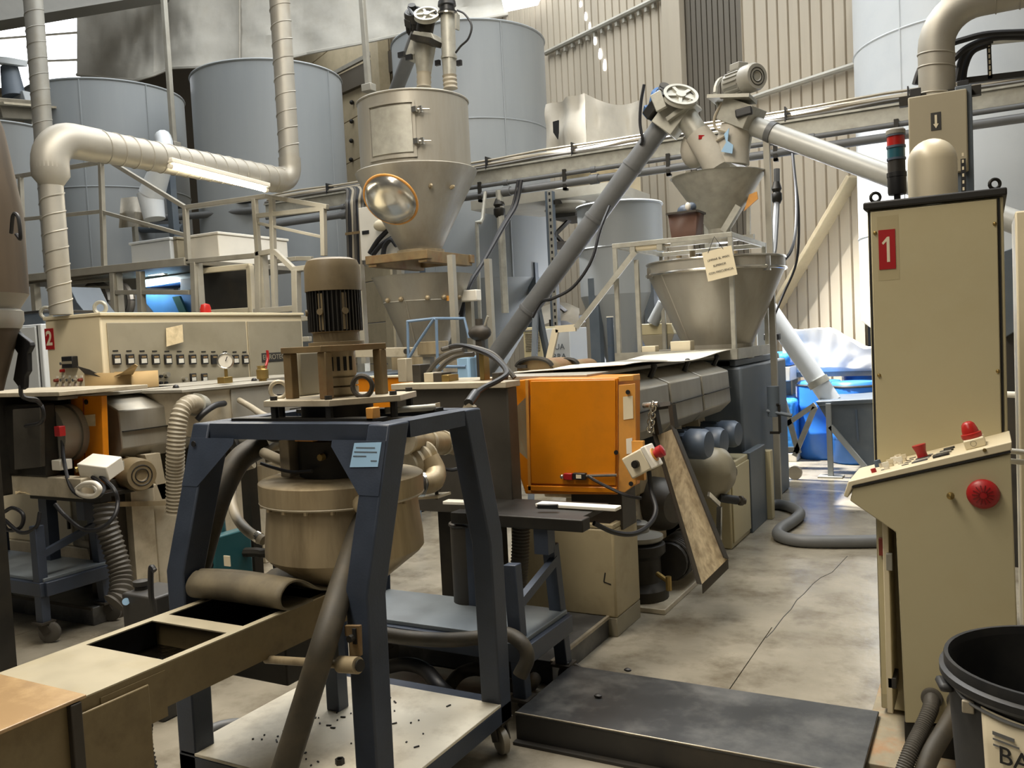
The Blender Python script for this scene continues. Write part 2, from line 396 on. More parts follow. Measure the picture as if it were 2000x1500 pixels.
# doorway in the far wall, filled with daylight
d1 = thing('door_1', None, None, W0+WD*2.3, kind='structure')
part(d1, 'door_light', MB().obox(W0+WD*1.63-WN*.02+Z_*1.3, (1.06, .02, 2.6), WD), 'daylight_door')
for sg in (1.08, 2.2): part(d1, 'jamb', MB().obox(W0+WD*sg+WN*.05+Z_*1.3, (.1, .14, 2.6), WD), 'rail')

# high side wall far left and roof
wl = thing('wall_left', None, None, (-28, 10, 0), kind='structure')
part(wl, 'wall_sheeting', MB().box(-30.3, -30, -3, 30, 0, 11), 'panel_beige')
part(wl, 'end_sheeting', MB().box(-30, -20.5, 20.4, 20.7, 0, 11), 'cladding_dark')
struct('wall_right', MB().box(5.8, 6, -3, 10.6, 0, 11), 'cladding')
struct('ceiling', MB().box(-30.3, 6, -3, 30, 11, 11.2), 'cladding')
win = thing('window_1', None, None, (-14.5, 13, 5), kind='structure')
a, b = Q(-60, 40, d=19.5), Q(196, 10, d=19.5); c, d = Q(200, 170, d=19.5), Q(-60, 170, d=19.5)
part(win, 'light_panel', MB().prism([a, b, c, d], V((-.02, .05, 0))), 'daylight')
for t in (.34, .68): part(win, 'glazing_bar', MB().beam(lerp(a, d, t)+V((.05, -.1, 0)), lerp(b, c, t)+V((.05, -.1, 0)), .04, .05), 'white')
glow2 = thing('glow_panel', None, None, (-8, 15, 8), kind='structure')
a, b, c, d = Q(972, -40, d=15.9), Q(1080, -60, d=15.9), Q(1050, 8, d=15.9), Q(985, 22, d=15.9)
part(glow2, 'light_panel', MB().prism([a, b, c, d], V((-.02, .05, 0))), 'daylight')  # glowing panel hung before the sheet to make its bright patch

# roof girder top left
gb = thing('roof_beam', 'long dark grey steel roof girder crossing the top left corner', 'beam', Q(0, 20, d=15))
p, q = Q(-40, 12, d=15), Q(330, -46, d=16.5)
part(gb, 'web', MB().beam(p, q, .3, .7), 'girder'); part(gb, 'lower_flange', MB().beam(p-Z_*.36, q-Z_*.36, .55, .05), 'girder'); part(gb, 'upper_flange', MB().beam(p+Z_*.36, q+Z_*.36, .5, .06), 'girder')

# ---------------------------------------------------------------- hanging white sheet
tp = thing('hanging_sheet', 'large wrinkled off-white plastic sheet hung under the roof', 'sheet', Q(600, 150, d=17))
bot = [(150, 146), (205, 152), (262, 157), (300, 146), (335, 132), (385, 130), (470, 128), (540, 118), (600, 104), (700, 85), (780, 68), (830, 58), (900, 44), (1000, 26), (1090, 8), (1170, -8)]
def tarp_fn(i0, i1):
    seg = bot[i0:i1+1]
    def fn(u, v):
        t = u*(len(seg)-1); i = min(int(t), len(seg)-2); k = t-i
        x = seg[i][0]*(1-k)+seg[i+1][0]*k; y = seg[i][1]*(1-k)+seg[i+1][1]*k
        yt = -190
        yy = y+(yt-y)*v
        dd = 17.2+.07*math.sin(x*.045+v*2)++.05*noise.noise(V((x*.02, yy*.03, 1)))*2+.04*noise.noise(V((x*.07, yy*.05, 5)))
        if x < 300: dd += (300-x)*.004
        return Q(x, yy, d=dd)
    return fn
part(tp, 'sheet_panel', MB().grid(tarp_fn(0, 3), 30, 24, V((.0, .012, 0))), 'tarp')
part(tp, 'sheet_panel', MB().grid(tarp_fn(3, 6), 30, 24, V((.0, .012, 0))), 'tarp')
part(tp, 'sheet_panel', MB().grid(tarp_fn(6, 15), 80, 24, V((.0, .012, 0))), 'tarp')
part(tp, 'hem', MB().tube([tarp_fn(0, 15)(i/60, 0) for i in range(61)], .035, 6, 1), 'tarp')
part(tp, 'seam', MB().tube([tarp_fn(6, 7)(0, v/12)+V((.02, -.05, 0)) for v in range(13)], .02, 5, 1), 'canvas')
# thin vertical hanger poles
for (x0, y0, x1, y1, dd, lb) in ((318, -30, 340, 285, 12.5, 'thin grey vertical roof pole in front of the left silo'), (705, -30, 720, 172, 11.5, 'thin grey vertical roof pole left of the round hopper bin')):
    t = thing('roof_pole', lb, 'pole', Q(x1, y1, d=dd), 'thin poles hanging from the roof')
    a = Q(x0, y0, d=dd); b = Q(x1, y1, d=dd); 
    part(t, 'pole', MB().beam(a, b, .07, .07, (0, 1, 0)), 'rail', .008)
    part(t, 'foot_clamp', MB().obox(b, (.16, .12, .1)), 'rail', .01)

# ---------------------------------------------------------------- silos
def silo(label, x0, x1, ytop, dd, zbot, m='silo_paint', cone=None, seams=(), vseams=(), legs=True):
    c = Q((x0+x1)/2, ytop, d=dd); r = (x1-x0)/2*dd/F_PX*.99
    zt = c.z; c = V((c.x, c.y, 0))
    t = thing('silo', label, 'silo', c, 'tall grey storage silos')
    prof = [(r, zbot), (r, zt), (r-.02, zt+.01), (r-.04, zt-.02)]
    sh = part(t, 'shell', MB().lathe(c, Z_, prof, 64), m)
    part(sh, 'top_rim', MB().torus(c+Z_*zt, Z_, r, .018, 64, 6), m)
    part(t, 'lid', MB().lathe(c, Z_, [(r-.03, zt-.05), (.2, zt+.02), (0, zt+.02)], 48), m)
    for z in seams: part(sh, 'ring_seam', MB().torus(c+Z_*z, Z_, r+.001, .012, 64, 6), m)
    tow = math.atan2(-c.y, -c.x)
    for off in vseams:
        a = tow+off; p = c+V((math.cos(a), math.sin(a), 0))*(r+.001)
        part(sh, 'vertical_seam', MB().cyl(p+Z_*zbot, p+Z_*zt, .012, n=6), m)
    if cone:
        part(t, 'cone', MB().lathe(c, Z_, [(cone[1], cone[0]), (r, zbot+.001)], 48), m)
        part(t, 'outlet', MB().cyl(c+Z_*(cone[0]-.25), c+Z_*cone[0], cone[1]*1.05), 'galvanised')
    for k in range(4):
        a = tow+math.pi/4+k*math.pi/2; p = c+V((math.cos(a), math.sin(a), 0))*(r-.05)
        if legs: part(t, 'leg', MB().box(p.x-.06, p.x+.06, p.y-.06, p.y+.06, 0, zbot+.2), 'gear_blue')
    return t
silo('broad grey steel silo at far left under the white sheet', 62, 352, 196, 14.2, 2.2, cone=(1.1, .2), seams=(4.2,), vseams=(-.3, .5))
silo('grey steel silo behind the vertical spiral duct', 378, 666, 161, 13.4, 2.0, cone=(.9, .2), seams=(), vseams=(.9,))
silo('tall grey steel silo rising behind the round hopper bin', 764, 1064, 92, 12.9, 2.45, cone=(1.0, .2), seams=(4.62,), vseams=(.42, -.55))
silo('small grey silo with conical bottom behind the inclined auger', 1126, 1292, 404, 10.4, 2.05, cone=(.95, .12), seams=(2.6,))
silo('huge whitish silo at top right behind the control cabinet', 1676, 2090, -60, 10.2, 1.6, m='silo_white', cone=(.7, .2), seams=(4.8, 2.6), vseams=(-.55,), legs=True)
silo('pale grey squat silo at the left image edge below the roof girder', -130, 98, 262, 12.2, 1.8, cone=(.9, .2), seams=())

# ---------------------------------------------------------------- pipe rack
rk = thing('pipe_rack', 'long overhead cable tray and pipe rack crossing the hall in front of the silos', 'pipe rack', (-2.8, 9, 0))
def rackline(z, dy=0): return V((-8.6, 9+dy, z)), V((2.2, 9+dy, z))
a, b = rackline(3.50); part(rk, 'tray_beam', MB().beam(a, b, .08, .15), 'galvanised', .006)
a, b = rackline(3.585, .1); part(rk, 'cable_tray', MB().beam(a, b, .34, .02), 'galvanised')
for (z, dy, r, m) in ((3.62, -.04, .018, 'hose_corr'), (3.65, .0, .022, 'hose_beige'), (3.62, .05, .02, 'hose_corr'), (3.67, .06, .02, 'cable'), (3.63, .11, .022, 'hose_corr'), (3.69, .1, .03, 'hose_beige'), (3.62, .17, .02, 'cable'), (3.66, .18, .022, 'hose_corr'), (3.70, -.02, .014, 'hose_beige')):
    pts = [V((-8.6+i*.6, 9+dy+.012*math.sin(i*1.7+z*40), z+.01*math.sin(i*2.1+dy*30))) for i in range(19)]
    part(rk, 'tray_cable', MB().tube(pts, r, 6, 2), m)
a, b = rackline(3.405, -.03); part(rk, 'upper_pipe', MB().cyl(a, b, .026), 'hose_grey')
a, b = rackline(3.30, -.03); part(rk, 'lower_pipe', MB().cyl(a, b, .042), 'hose_grey')
for i, x in enumerate((-7.6, -6.4, -5.2, -4.1, -2.9, -1.8, -.7, .4)):
    part(rk, 'hanger', MB().box(x-.02, x+.02, 8.93, 8.96, 3.22, 3.45).box(x-.02, x+.02, 8.93, 9.0, 3.22, 3.245), 'dark_iron')
    part(rk, 'pipe_coupling', MB().cyl((x+.3, 8.97, 3.30), (x+.4, 8.97, 3.30), .055).cyl((x+.31, 8.97, 3.405), (x+.37, 8.97, 3.405), .036), 'hose_grey')
    part(rk, 'cable_tie', MB().box(x+.1, x+.112, 8.93, 9.2, 3.58, 3.73), 'cable')
for x in (-7.2, -2.52, .75):
    part(rk, 'support_post', MB().box(x-.06, x+.06, 9.06, 9.18, 0, 3.57), 'galvanised', .006)
# pipes dropping from the rack
def drop(label, name, m, pts, r, sub=5, extra=None):
    t = thing(name, label, 'pipe' if 'pipe' in name else 'cable', pts[-1]); part(t, 'run', MB().tube(pts, r, 8, sub), m)
    if extra: extra(t)
    return t
def valve_at(t, p, r):
    part(t, 'valve_body', MB().lathe(p-Z_*.12, Z_, [(r, 0), (r*1.7, .04), (r*1.7, .1), (r*1.2, .12), (r*1.7, .15), (r, .22)], 12), 'dark_iron')
p0 = Q(975, 372, Y=8.95); p1 = Q(978, 640, Y=8.95)
drop('grey square drop pipe with valve below the rack beside the round hopper bin', 'drop_pipe', 'galvanised', [p0, V((p0.x, p0.y, 1.9))], .045, 1, lambda t: valve_at(t, Q(975, 405, Y=8.95), .04))
p0 = Q(948, 375, Y=8.9); e0 = Q(952, 432, Y=8.7); e1 = Q(931, 434, Y=8.7)
drop('thin galvanised drop pipe with elbow next to the round hopper bin', 'drop_pipe', 'galvanised', [p0, V((p0.x, p0.y-.1, e0.z+.05)), V((p0.x, p0.y-.15, e0.z)), V((e1.x+.05, e1.y, e1.z)), e1, V((e1.x, e1.y, e1.z-.05)), Q(938, 640, Y=8.7)], .022, 1)
drop('dark looped cable hanging from the rack down beside the lower stainless hopper', 'hanging_cable', 'cable', [Q(1018, 352, Y=8.85), Q(1008, 400, Y=8.8), Q(985, 440, Y=8.6), Q(945, 510, Y=8.2), Q(915, 560, Y=7.9), Q(902, 620, Y=7.8)], .024)
drop('second dark cable hanging from the rack beside the lower stainless hopper', 'hanging_cable', 'cable', [Q(1012, 352, Y=8.95), Q(1000, 405, Y=8.9), Q(975, 450, Y=8.7), Q(935, 530, Y=8.3), Q(912, 570, Y=8.0), Q(898, 615, Y=7.9)], .016)
t = drop('grey drop pipe with union fittings right of the big hopper', 'drop_pipe', 'hose_grey', [Q(1517, 330, Y=8.95), Q(1517, 392, Y=8.9), Q(1512, 480, Y=8.6), Q(1508, 500, Y=8.5)], .03, 4, lambda t: valve_at(t, Q(1517, 375, Y=8.9), .03))
drop('thin black cable sagging from the rack along the corrugated wall', 'hanging_cable', 'cable', [Q(1546, 290, Y=8.9), Q(1552, 340, Y=8.9), Q(1560, 420, Y=8.9), Q(1556, 510, Y=8.9), Q(1530, 575, Y=8.8), Q(1508, 630, Y=8.7), Q(1502, 680, Y=8.7)], .012)
drop('black hose sagging from the rack to the big hopper rim', 'hanging_cable', 'cable', [Q(1548, 300, Y=8.9), Q(1555, 380, Y=8.7), Q(1554, 450, Y=8.3), Q(1545, 490, Y=7.9), Q(1528, 512, Y=7.7)], .014)
# cable riser left of the round hopper
t = thing('cable_riser', 'vertical bundle of dusty cables left of the round hopper bin', 'cable', Q(690, 505, Y=8.8))
for i in range(7):
    x = 676+i*5; y0 = Q(x, 352, Y=8.85)
    part(t, 'cable', MB().tube([V((y0.x-.25-.03*i, 9, 3.62)), V((y0.x-.05, 8.93, 3.60)), V((y0.x, 8.85, 3.45)), Q(x+2, 400, Y=8.8+.01*i), Q(x+4+random.uniform(-2, 2), 440, Y=8.8), Q(x+6, 520, Y=8.8)], .024, 6, 4), ('hose_corr', 'cable', 'hose_beige')[i % 3])
part(t, 'strap', MB().box(Q(676, 455, Y=8.74).x, Q(716, 455, Y=8.74).x, 8.72, 8.74, Q(690, 458, Y=8.74).z, Q(690, 453, Y=8.74).z), 'rusty')

# canvas covered crate on the rack level
cv = thing('covered_crate', 'crate wrapped in torn grey canvas above the pipe rack', 'crate', Q(1160, 305, d=11.6))
A = [Q(1068, 205, d=11.9), Q(1140, 181, d=11.2), Q(1252, 196, d=11.8)]; B = [Q(1072, 330, d=11.9), Q(1144, 330, d=11.2), Q(1256, 330, d=11.8)]
def face(i, seed, nu=16):
    def fn(u, v):
        p = lerp(lerp(B[i], B[i+1], u), lerp(A[i], A[i+1], u), v)
        f = .085*math.sin(u*11+seed)*(1-v*.5)+.09*noise.noise(V((u*4, v*3, seed)))
        sag = -.10*math.sin(math.pi*u)*max(0, v-.55)/.45 if i else 0
        return p+V((0, -1, 0))*f+Z_*sag
    return fn
part(cv, 'canvas_side', MB().grid(face(0, 1.), 16, 12, V((.0, .02, 0))), 'canvas'); part(cv, 'canvas_side', MB().grid(face(1, 4.), 20, 12, V((0, .02, 0))), 'canvas')
part(cv, 'crate', MB().prism([A[0]+V((.15, .15, -.12)), A[1]+V((0, .12, -.12)), A[2]+V((-.1, .12, -.2)), lerp(A[0], A[2], .5)+V((0, 1., -.15))], V((0, 0, -1))), 'panel_beige')
for (x, y, w_, h_) in ((1088, 252, .1, .2), (1121, 230, .05, .06)):
    p = lerp(Q(x, y, d=11.55), Q(x, y, d=11.6), .5); part(cv, 'torn_hole', MB().prism([p+V((-w_/2, 0, h_/2)), p+V((w_/2, -.03, h_/2)), p+V((w_*.4, -.03, -h_*.3)), p+V((w_*.1, 0, -h_*.7)), p+V((-w_*.5, 0, -h_*.2))], V((0, -.02, 0))), 'black_void')
part(cv, 'support_shelf', MB().box(-5.9, -3.9, 9.9, 11.2, 3.3, 3.42), 'rail')
# ================================================================ hopper groups on the two extruders
# --- round bin and cones over the second line
hc = V((-5.03, 7.4, 0))
def zat(y, x=800, Yp=7.4): return Q(x, y, Y=Yp).z
hb = thing('hopper_bin', 'round galvanised hopper bin with square hatch door and cone', 'hopper', hc+Z_*2.3)
zt, zb, zc = zat(169, Yp=6.87), zat(316, Yp=6.84), zat(492); R1 = .555
sh = part(hb, 'drum', MB().lathe(hc, Z_, [(R1, zb), (R1, zt), (R1-.015, zt+.012), (0, zt+.02)], 56), 'stainless')
part(sh, 'top_rim', MB().torus(hc+Z_*zt, Z_, R1, .012, 56, 6), 'stainless')
cn = part(hb, 'cone', MB().lathe(hc, Z_, [(.21, zc), (R1+.045, zb-.03), (R1+.06, zb+.01), (R1+.05, zb+.02), (R1+.0, zb-.01)], 56), 'stainless')
part(cn, 'weld_band', MB().torus(hc+Z_*zat(368, Yp=6.95), Z_, .475, .008, 48, 6), 'stainless')
tow = math.atan2(-hc.y, -hc.x)
def pol(a, r, z): return hc+V((math.cos(tow+a)*r, math.sin(tow+a)*r, z))
def curved(a0, a1, r, z0, z1, t, n=14):
    mb = MB(); mb.grid(lambda u, v: pol(a0+(a1-a0)*u, r, z0+(z1-z0)*v), n, 2)
    mb.grid(lambda u, v: pol(a0+(a1-a0)*u, r+t, z0+(z1-z0)*v), n, 2)
    for z in (z0, z1): mb.grid(lambda u, v, z=z: pol(a0+(a1-a0)*u, r+t*v, z), n, 1)
    for a in (a0, a1): mb.grid(lambda u, v, a=a: pol(a, r+t*u, z0+(z1-z0)*v), 1, 1)
    return mb
zd0, zd1 = zat(305, Yp=6.87), zat(190, Yp=6.87)
for z0, z1 in ((zd0, zd0+.03), (zd1-.03, zd1)): part(hb, 'hatch_frame', curved(-.86, .02, R1, z0, z1, .02), 'stainless')
for a0 in (-.86, -.01): part(hb, 'hatch_frame', curved(a0, a0+.04, R1, zd0, zd1, .02, 2), 'stainless')
dr = part(hb, 'hatch_door', curved(-.80, -.03, R1, zd0+.05, zd1-.05, .014), 'galvanised')
for y in (212, 275):
    p = pol(.03, R1+.03, zat(y, Yp=6.87)); q = pol(.26, R1+.05, zat(y, Yp=6.87))
    part(dr, 'latch', MB().cyl(p, q, .012, .006, 8).obox(p, (.05, .05, .05)).obox(lerp(p, q, .4), (.035, .03, .06)), 'chrome')
for a in (-.95, -.2, .25, .7):
    part(cn, 'clamp_bolt', MB().lathe(pol(a, .505, zat(366, Yp=6.95)), V((math.cos(tow+a), math.sin(tow+a), .3)), [(.02, 0), (.02, .03), (.01, .05)], 8), 'stainless_dirty')
part(cn, 'seam', MB().cyl(pol(.45, R1+.03, zb-.02), pol(.45, .49, zat(366, Yp=6.95)), .012, n=6), 'stainless')
part(hb, 'outlet_flange', MB().cyl(hc+Z_*(zc-.05), hc+Z_*zc, .24), 'stainless_dirty')
# support frame under the cone
sf = thing('hopper_stand', 'beige steel support frame between the two stacked stainless hoppers', 'frame', hc+Z_*1.5)
z1, z0 = zc-.05, zat(535)
for dx in (-.3, .3): part(sf, 'beam', MB().box(hc.x+dx-.05, hc.x+dx+.05, hc.y-.42, hc.y+.42, z0+.06, z1), 'rusty', .005)
for dy in (-.4, .4): part(sf, 'beam', MB().box(hc.x-.37, hc.x+.37, hc.y+dy-.04, hc.y+dy+.04, z0+.09, z1), 'rusty', .005)
for dx in (-.55, .55):
    for dy in (-.3, .4): part(sf, 'leg', MB().box(hc.x+dx-.03, hc.x+dx+.03, hc.y+dy-.03, hc.y+dy+.03, 1.42, z1-.06), 'rail')
# lower hopper
lh = thing('lower_hopper', 'open stainless lower hopper with clamp ring below the round bin', 'hopper', hc+Z_*1.5)
zr, zm, zl = zat(545), zat(592), zat(682)
co = part(lh, 'upper_cone', MB().lathe(hc, Z_, [(.40, zm), (.50, zr), (.515, zr+.012), (.485, zr-.005), (.385, zm+.01)], 48, False), 'stainless')
lo = part(lh, 'lower_cone', MB().lathe(hc, Z_, [(.22, zl), (.40, zm-.008), (.41, zm), (.4, zm+.012)], 48), 'stainless')
for a in (-1.0, -.55, .1, .5, 1.0): part(co, 'ring_clamp', MB().ball(pol(a, .42, zm+.02), .026), 'stainless_dirty')
part(lo, 'seam', MB().cyl(pol(-.45, .4, zm), pol(-.45, .23, zl), .008, n=6), 'stainless')
part(lh, 'orange_tag', MB().obox(pol(.62, .44, zm+.01), (.07, .015, .05)), 'orange')
part(lh, 'throat', MB().box(hc.x-.26, hc.x+.26, hc.y-.26, hc.y+.26, 1.28, zl), 'stainless_dirty', .01)
fb = thing('feed_beam', 'beige horizontal steel beam under the lower stainless hopper', 'beam', Q(740, 700, Y=6.75))
a, b = Q(598, 690, Y=6.8), Q(862, 687, Y=6.8)
part(fb, 'beam', MB().beam(a, b, .12, .09), 'steel_plate', .005); part(fb, 'bolt_boss', MB().cyl(Q(797, 686, Y=6.74)+Y_*.02, Q(797, 686, Y=6.74)-Y_*.04, .025), 'brown_iron')
part(fb, 'beam_end', MB().box(b.x-.2, b.x+.02, 6.7, 6.9, b.z-.02, b.z+.1), 'stainless_dirty', .004)
for x in (-6.1, -4.6): part(fb, 'stand_leg', MB().box(x-.04, x+.04, 6.76, 6.84, 0, a.z), 'rail')

# convex safety mirror on the cone
mr = thing('safety_mirror', 'round convex safety mirror with orange rim in front of the hopper cone', 'mirror', Q(764, 390, Y=6.6))
mc = Q(763, 390, Y=6.62); ax = (EYEP-mc).normalized()*.75-RT*.35-UP*.55; ax.normalize()
part(mr, 'dome', MB().lathe(mc, ax, [(.255, 0), (.24, .03), (.19, .065), (.1, .09), (0, .1)], 40), 'chrome')
part(mr, 'rim', MB().torus(mc, ax, .258, .012, 40, 8), 'orange'); part(mr, 'back_plate', MB().lathe(mc-ax*.03, ax, [(.0, 0), (.25, .02), (.25, .03)], 32), 'black_plastic')
part(mr, 'arm', MB().tube([mc-ax*.02, mc-ax*.2+V((-.05, .1, 0)), mc+V((-.25, .35, -.1))], .02, 8, 3), 'dark_iron')

# augers feeding the round bin
def chute(t, name, pA, wA, pB, wB, m='galvanised', n=12):
    """square-to-round transition"""
    pA, pB = V(pA), V(pB); u, v_, a = frame_of(pB-pA); mb = MB(); vs_ = []; m_ = 16
    for k in range(m_):
        an = 2*math.pi*(k+.5)/m_; c_, s_ = math.cos(an), math.sin(an); q = max(abs(c_), abs(s_))
        vs_.append(pA+(u*c_+v_*s_)*(wA/q))
    for k in range(m_):
        an = 2*math.pi*(k+.5)/m_; vs_.append(pB+(u*math.cos(an)+v_*math.sin(an))*wB)
    mb.add(vs_, [(k, (k+1) % m_, m_+(k+1) % m_, m_+k) for k in range(m_)]+[tuple(range(m_))[::-1], tuple(range(m_, 2*m_))])
    return part(t, name, mb, m)
def emotor(t, c, ax, r, L, m='motor_grey', boxdir=None, fins=16, parent=None):
    """electric motor: finned body, end bell, fan cowl, terminal box"""
    c, ax = V(c), V(ax).normalized(); u, v_, a = frame_of(ax)
    body = part(t, 'motor_body', MB().lathe(c, ax, [(r*.55, 0), (r*.9, L*.04), (r*.9, L*.66)], 24), m)
    mb = MB()
    for k in range(fins):
        an = 2*math.pi*k/fins; d_ = u*math.cos(an)+v_*math.sin(an)
        mb.obox(c+ax*L*.36+d_*r*.93, (L*.5, r*.07, r*.16), ax, d_)
    if t.parent is None: part(body, 'cooling_fins', mb, m)
    cw = part(t, 'fan_cowl', MB().lathe(c, ax, [(r*1.02, L*.64), (r*1.02, L*.92), (r*.9, L), (r*.35, L*1.0), (r*.3, L*.985), (0, L*.985)], 24), m)
    part(cw, 'fan_grille', MB().torus(c+ax*L, ax, r*.62, r*.04, 24, 5).torus(c+ax*L, ax, r*.4, r*.04, 20, 5), 'dark_iron')
    if boxdir is not None:
        bd = V(boxdir).normalized(); part(t, 'terminal_box', MB().obox(c+ax*L*.36+bd*r*1.15, (L*.34, r*.9, r*.5), ax, bd), m, .006)
    return body
def pulley_drive(t, c, ax, r, mo, mr_, mL, mm, box):
    """belt wheel on the tube end with its motor beside it"""
    c, ax = V(c), V(ax).normalized(); u, v_, _ = frame_of(ax)
    wh = part(t, 'pulley_wheel', MB().lathe(c, ax, [(r*.8, 0), (r, .0), (r*.94, .02), (r, .045), (r*.82, .045), (r*.8, .02), (r*.3, .02), (r*.28, .05), (0, .05)], 32), 'galvanised')
    sp = MB()
    for k in range(5):
        an = 2*math.pi*k/5; sp.beam(c+ax*.03, c+ax*.03+(u*math.cos(an)+v_*math.sin(an))*r*.8, r*.2, .02, ax)
    part(wh, 'spokes', sp, 'galvanised')
    mo = V(mo)
    emotor(t, mo-ax*mL, ax*-1 if False else ax, mr_, mL*.9, mm, box)
    part(t, 'drive_belt', MB().tube([c+ax*.025+u*r, mo+ax*.02+u*mr_*.4], .014, 6, 1).tube([c+ax*.025-u*r, mo+ax*.02-u*mr_*.4], .014, 6, 1), 'cable')
    part(t, 'small_pulley', MB().cyl(mo, mo+ax*.045, mr_*.45), 'dark_iron')
# auger one: leaning, with belt wheel
a1 = thing('feed_auger', 'leaning galvanised feed auger with belt wheel on top of the round bin', 'auger', Q(800, 165, Y=7.4), 'feed augers')
top = Q(826, 40, Y=7.35); part(a1, 'auger_tube', MB().cyl(Q(770, 185, Y=7.95), Q(815, 70, Y=7.4), .075), 'hose_grey')
chute(a1, 'drop_chute', Q(829, 84, Y=7.3), .098, Q(828, 142, Y=7.3), .072)
part(a1, 'chute_head', MB().prism([Q(808, 60, Y=7.22), Q(842, 64, Y=7.22), Q(851, 82, Y=7.22), Q(830, 82, Y=7.22), Q(797, 118, Y=7.22), Q(792, 105, Y=7.22)], Y_*.2), 'galvanised', .004)
part(a1, 'chute_flange', MB().beam(Q(813, 77, Y=7.2), Q(851, 84, Y=7.2), .2, .05), 'dark_iron')
part(a1, 'rubber_sleeve', MB().tube([Q(828, 142, Y=7.3), Q(828, 170, Y=7.3)], .075, 16, 4, rib=.008, pitch=.04), 'hose_beige')
part(a1, 'hub', MB().cyl(Q(834, 36, Y=7.27), Q(829, 62, Y=7.3), .085), 'dark_iron')
pulley_drive(a1, Q(834, 34, Y=7.25), V((.35, -.62, .62)), .125, Q(805, 18, Y=7.3), .085, .26, 'motor_dark', (0, -1, 0))
part(a1, 'motor_bracket', MB().obox(Q(816, 42, Y=7.4), (.16, .12, .1)), 'black_plastic', .01)
for x, y in ((784, 107), (799, 112)): part(a1, 'lug', MB().obox(Q(x, y, Y=7.2), (.07, .03, .05)), 'black_plastic')
# auger two: vertical pipe with motor cap
a2 = thing('feed_pipe', 'upright galvanised feed pipe with black motor cap on the round bin', 'pipe', Q(878, 170, Y=7.4), 'feed augers')
part(a2, 'upper_pipe', MB().cyl(Q(877, 112, Y=7.35), Q(874, 30, Y=7.35), .07), 'galvanised'); chute(a2, 'taper_chute', Q(877, 112, Y=7.35), .06, Q(878, 148, Y=7.35), .062)
part(a2, 'pipe_band', MB().cyl(Q(877, 115, Y=7.35), Q(877, 110, Y=7.35), .078), 'galvanised')
part(a2, 'rubber_sleeve', MB().tube([Q(878, 148, Y=7.35), Q(880, 173, Y=7.35)], .072, 16, 4, rib=.008, pitch=.04), 'hose_beige')
part(a2, 'motor_cap', MB().lathe(Q(874, 30, Y=7.35), Z_, [(.09, 0), (.095, .03), (.075, .035), (.075, .08), (.09, .09), (.085, .13), (.05, .16), (0, .17)], 24), 'black_plastic')
part(a2, 'cap_plate', MB().cyl(Q(874, 30, Y=7.35), Q(874, 27, Y=7.35), .105), 'chrome')
for x in (855, 897): part(a2, 'lug', MB().obox(Q(x, 123, Y=7.3), (.05, .03, .05)), 'black_plastic')
part(a2, 'side_bracket', MB().beam(Q(893, 28, Y=7.3), Q(893, 58, Y=7.3), .02, .06), 'galvanised')
part(a2, 'cable', MB().tube([Q(893, 20, Y=7.3), Q(908, 28, Y=7.3), Q(921, 50, Y=7.3), Q(915, 75, Y=7.3), Q(900, 90, Y=7.32), Q(890, 103, Y=7.34)], .01, 6), 'cable')

# --- hopper group on the first line
g = V((-2.27, 7.55, 0))
def g_at(y, x=1395): return Q(x, y, Y=g.y).z
g = V((Q(1396, 500, Y=7.55).x, 7.55, 0))
bh = thing('big_hopper', 'big stainless conical hopper with lid ring and hanging paper notice', 'hopper', g+Z_*1.3)
zr, zl = g_at(520), g_at(672); r = .585
cn = part(bh, 'cone', MB().lathe(g, Z_, [(.30, zl), (r-.005, zr-.06), (r-.005, zr-.05)], 56), 'stainless')
part(cn, 'weld_seam', MB().cyl(g+V((-.33, -.47, zr-.07)), g+V((-.17, -.25, zl)), .007, n=6), 'stainless')
part(bh, 'rim_band', MB().lathe(g, Z_, [(r, zr-.05), (r, zr+.035), (r-.02, zr+.05), (.0, zr+.06)], 56), 'stainless')
part(bh, 'clamp_ring', MB().torus(g+Z_*(zr-.055), Z_, r+.004, .014, 56, 8), 'chrome')
part(bh, 'clamp_ring', MB().torus(g+Z_*(zr+.04), Z_, r+.002, .010, 56, 8), 'chrome')
part(bh, 'throat', MB().lathe(g, Z_, [(.27, zl-.14), (.30, zl-.13), (.30, zl)], 32), 'stainless')
part(bh, 'latch', MB().obox(g+V((r*.86, -r*.5, zr-.03)), (.06, .03, .12)).obox(g+V((-r*.8, -r*.6, zr-.04)), (.05, .03, .09)), 'chrome')
for k in range(5): part(bh, 'lid_fitting', MB().cyl(g+V((-.25+.12*k, -.22, zr+.05)), g+V((-.25+.12*k, -.22, zr+.10+.03*(k % 2))), .025, n=10), 'stainless_dirty')
# paper notice
n0 = Q(1371, 494, Y=6.86); nx = Q(1428, 479, Y=6.86); nb = Q(1383, 550, Y=6.86); rt = (nx-n0); dn = (nb-n0)
nt = part(bh, 'notice', MB().prism([n0, nx, nx+dn, nb], V((0, .004, 0))), 'paper', label='paper notice hung on a string')
for i, (tx, s_) in enumerate((('LIMPIAR EL IMAN', .026), ('SUPERIOR', .026), ('CON FRECUENCIA', .026))):
    text(nt, 'notice_text', tx, s_*.9, n0+rt*.5+dn*(.32+.22*i)-Y_*.004, rt, -dn, 'ink')
part(nt, 'string', MB().tube([n0+rt*.2+dn*.05, Q(1395, 462, Y=6.86), n0+rt*.72+dn*.06], .003, 5, 1), 'cable')
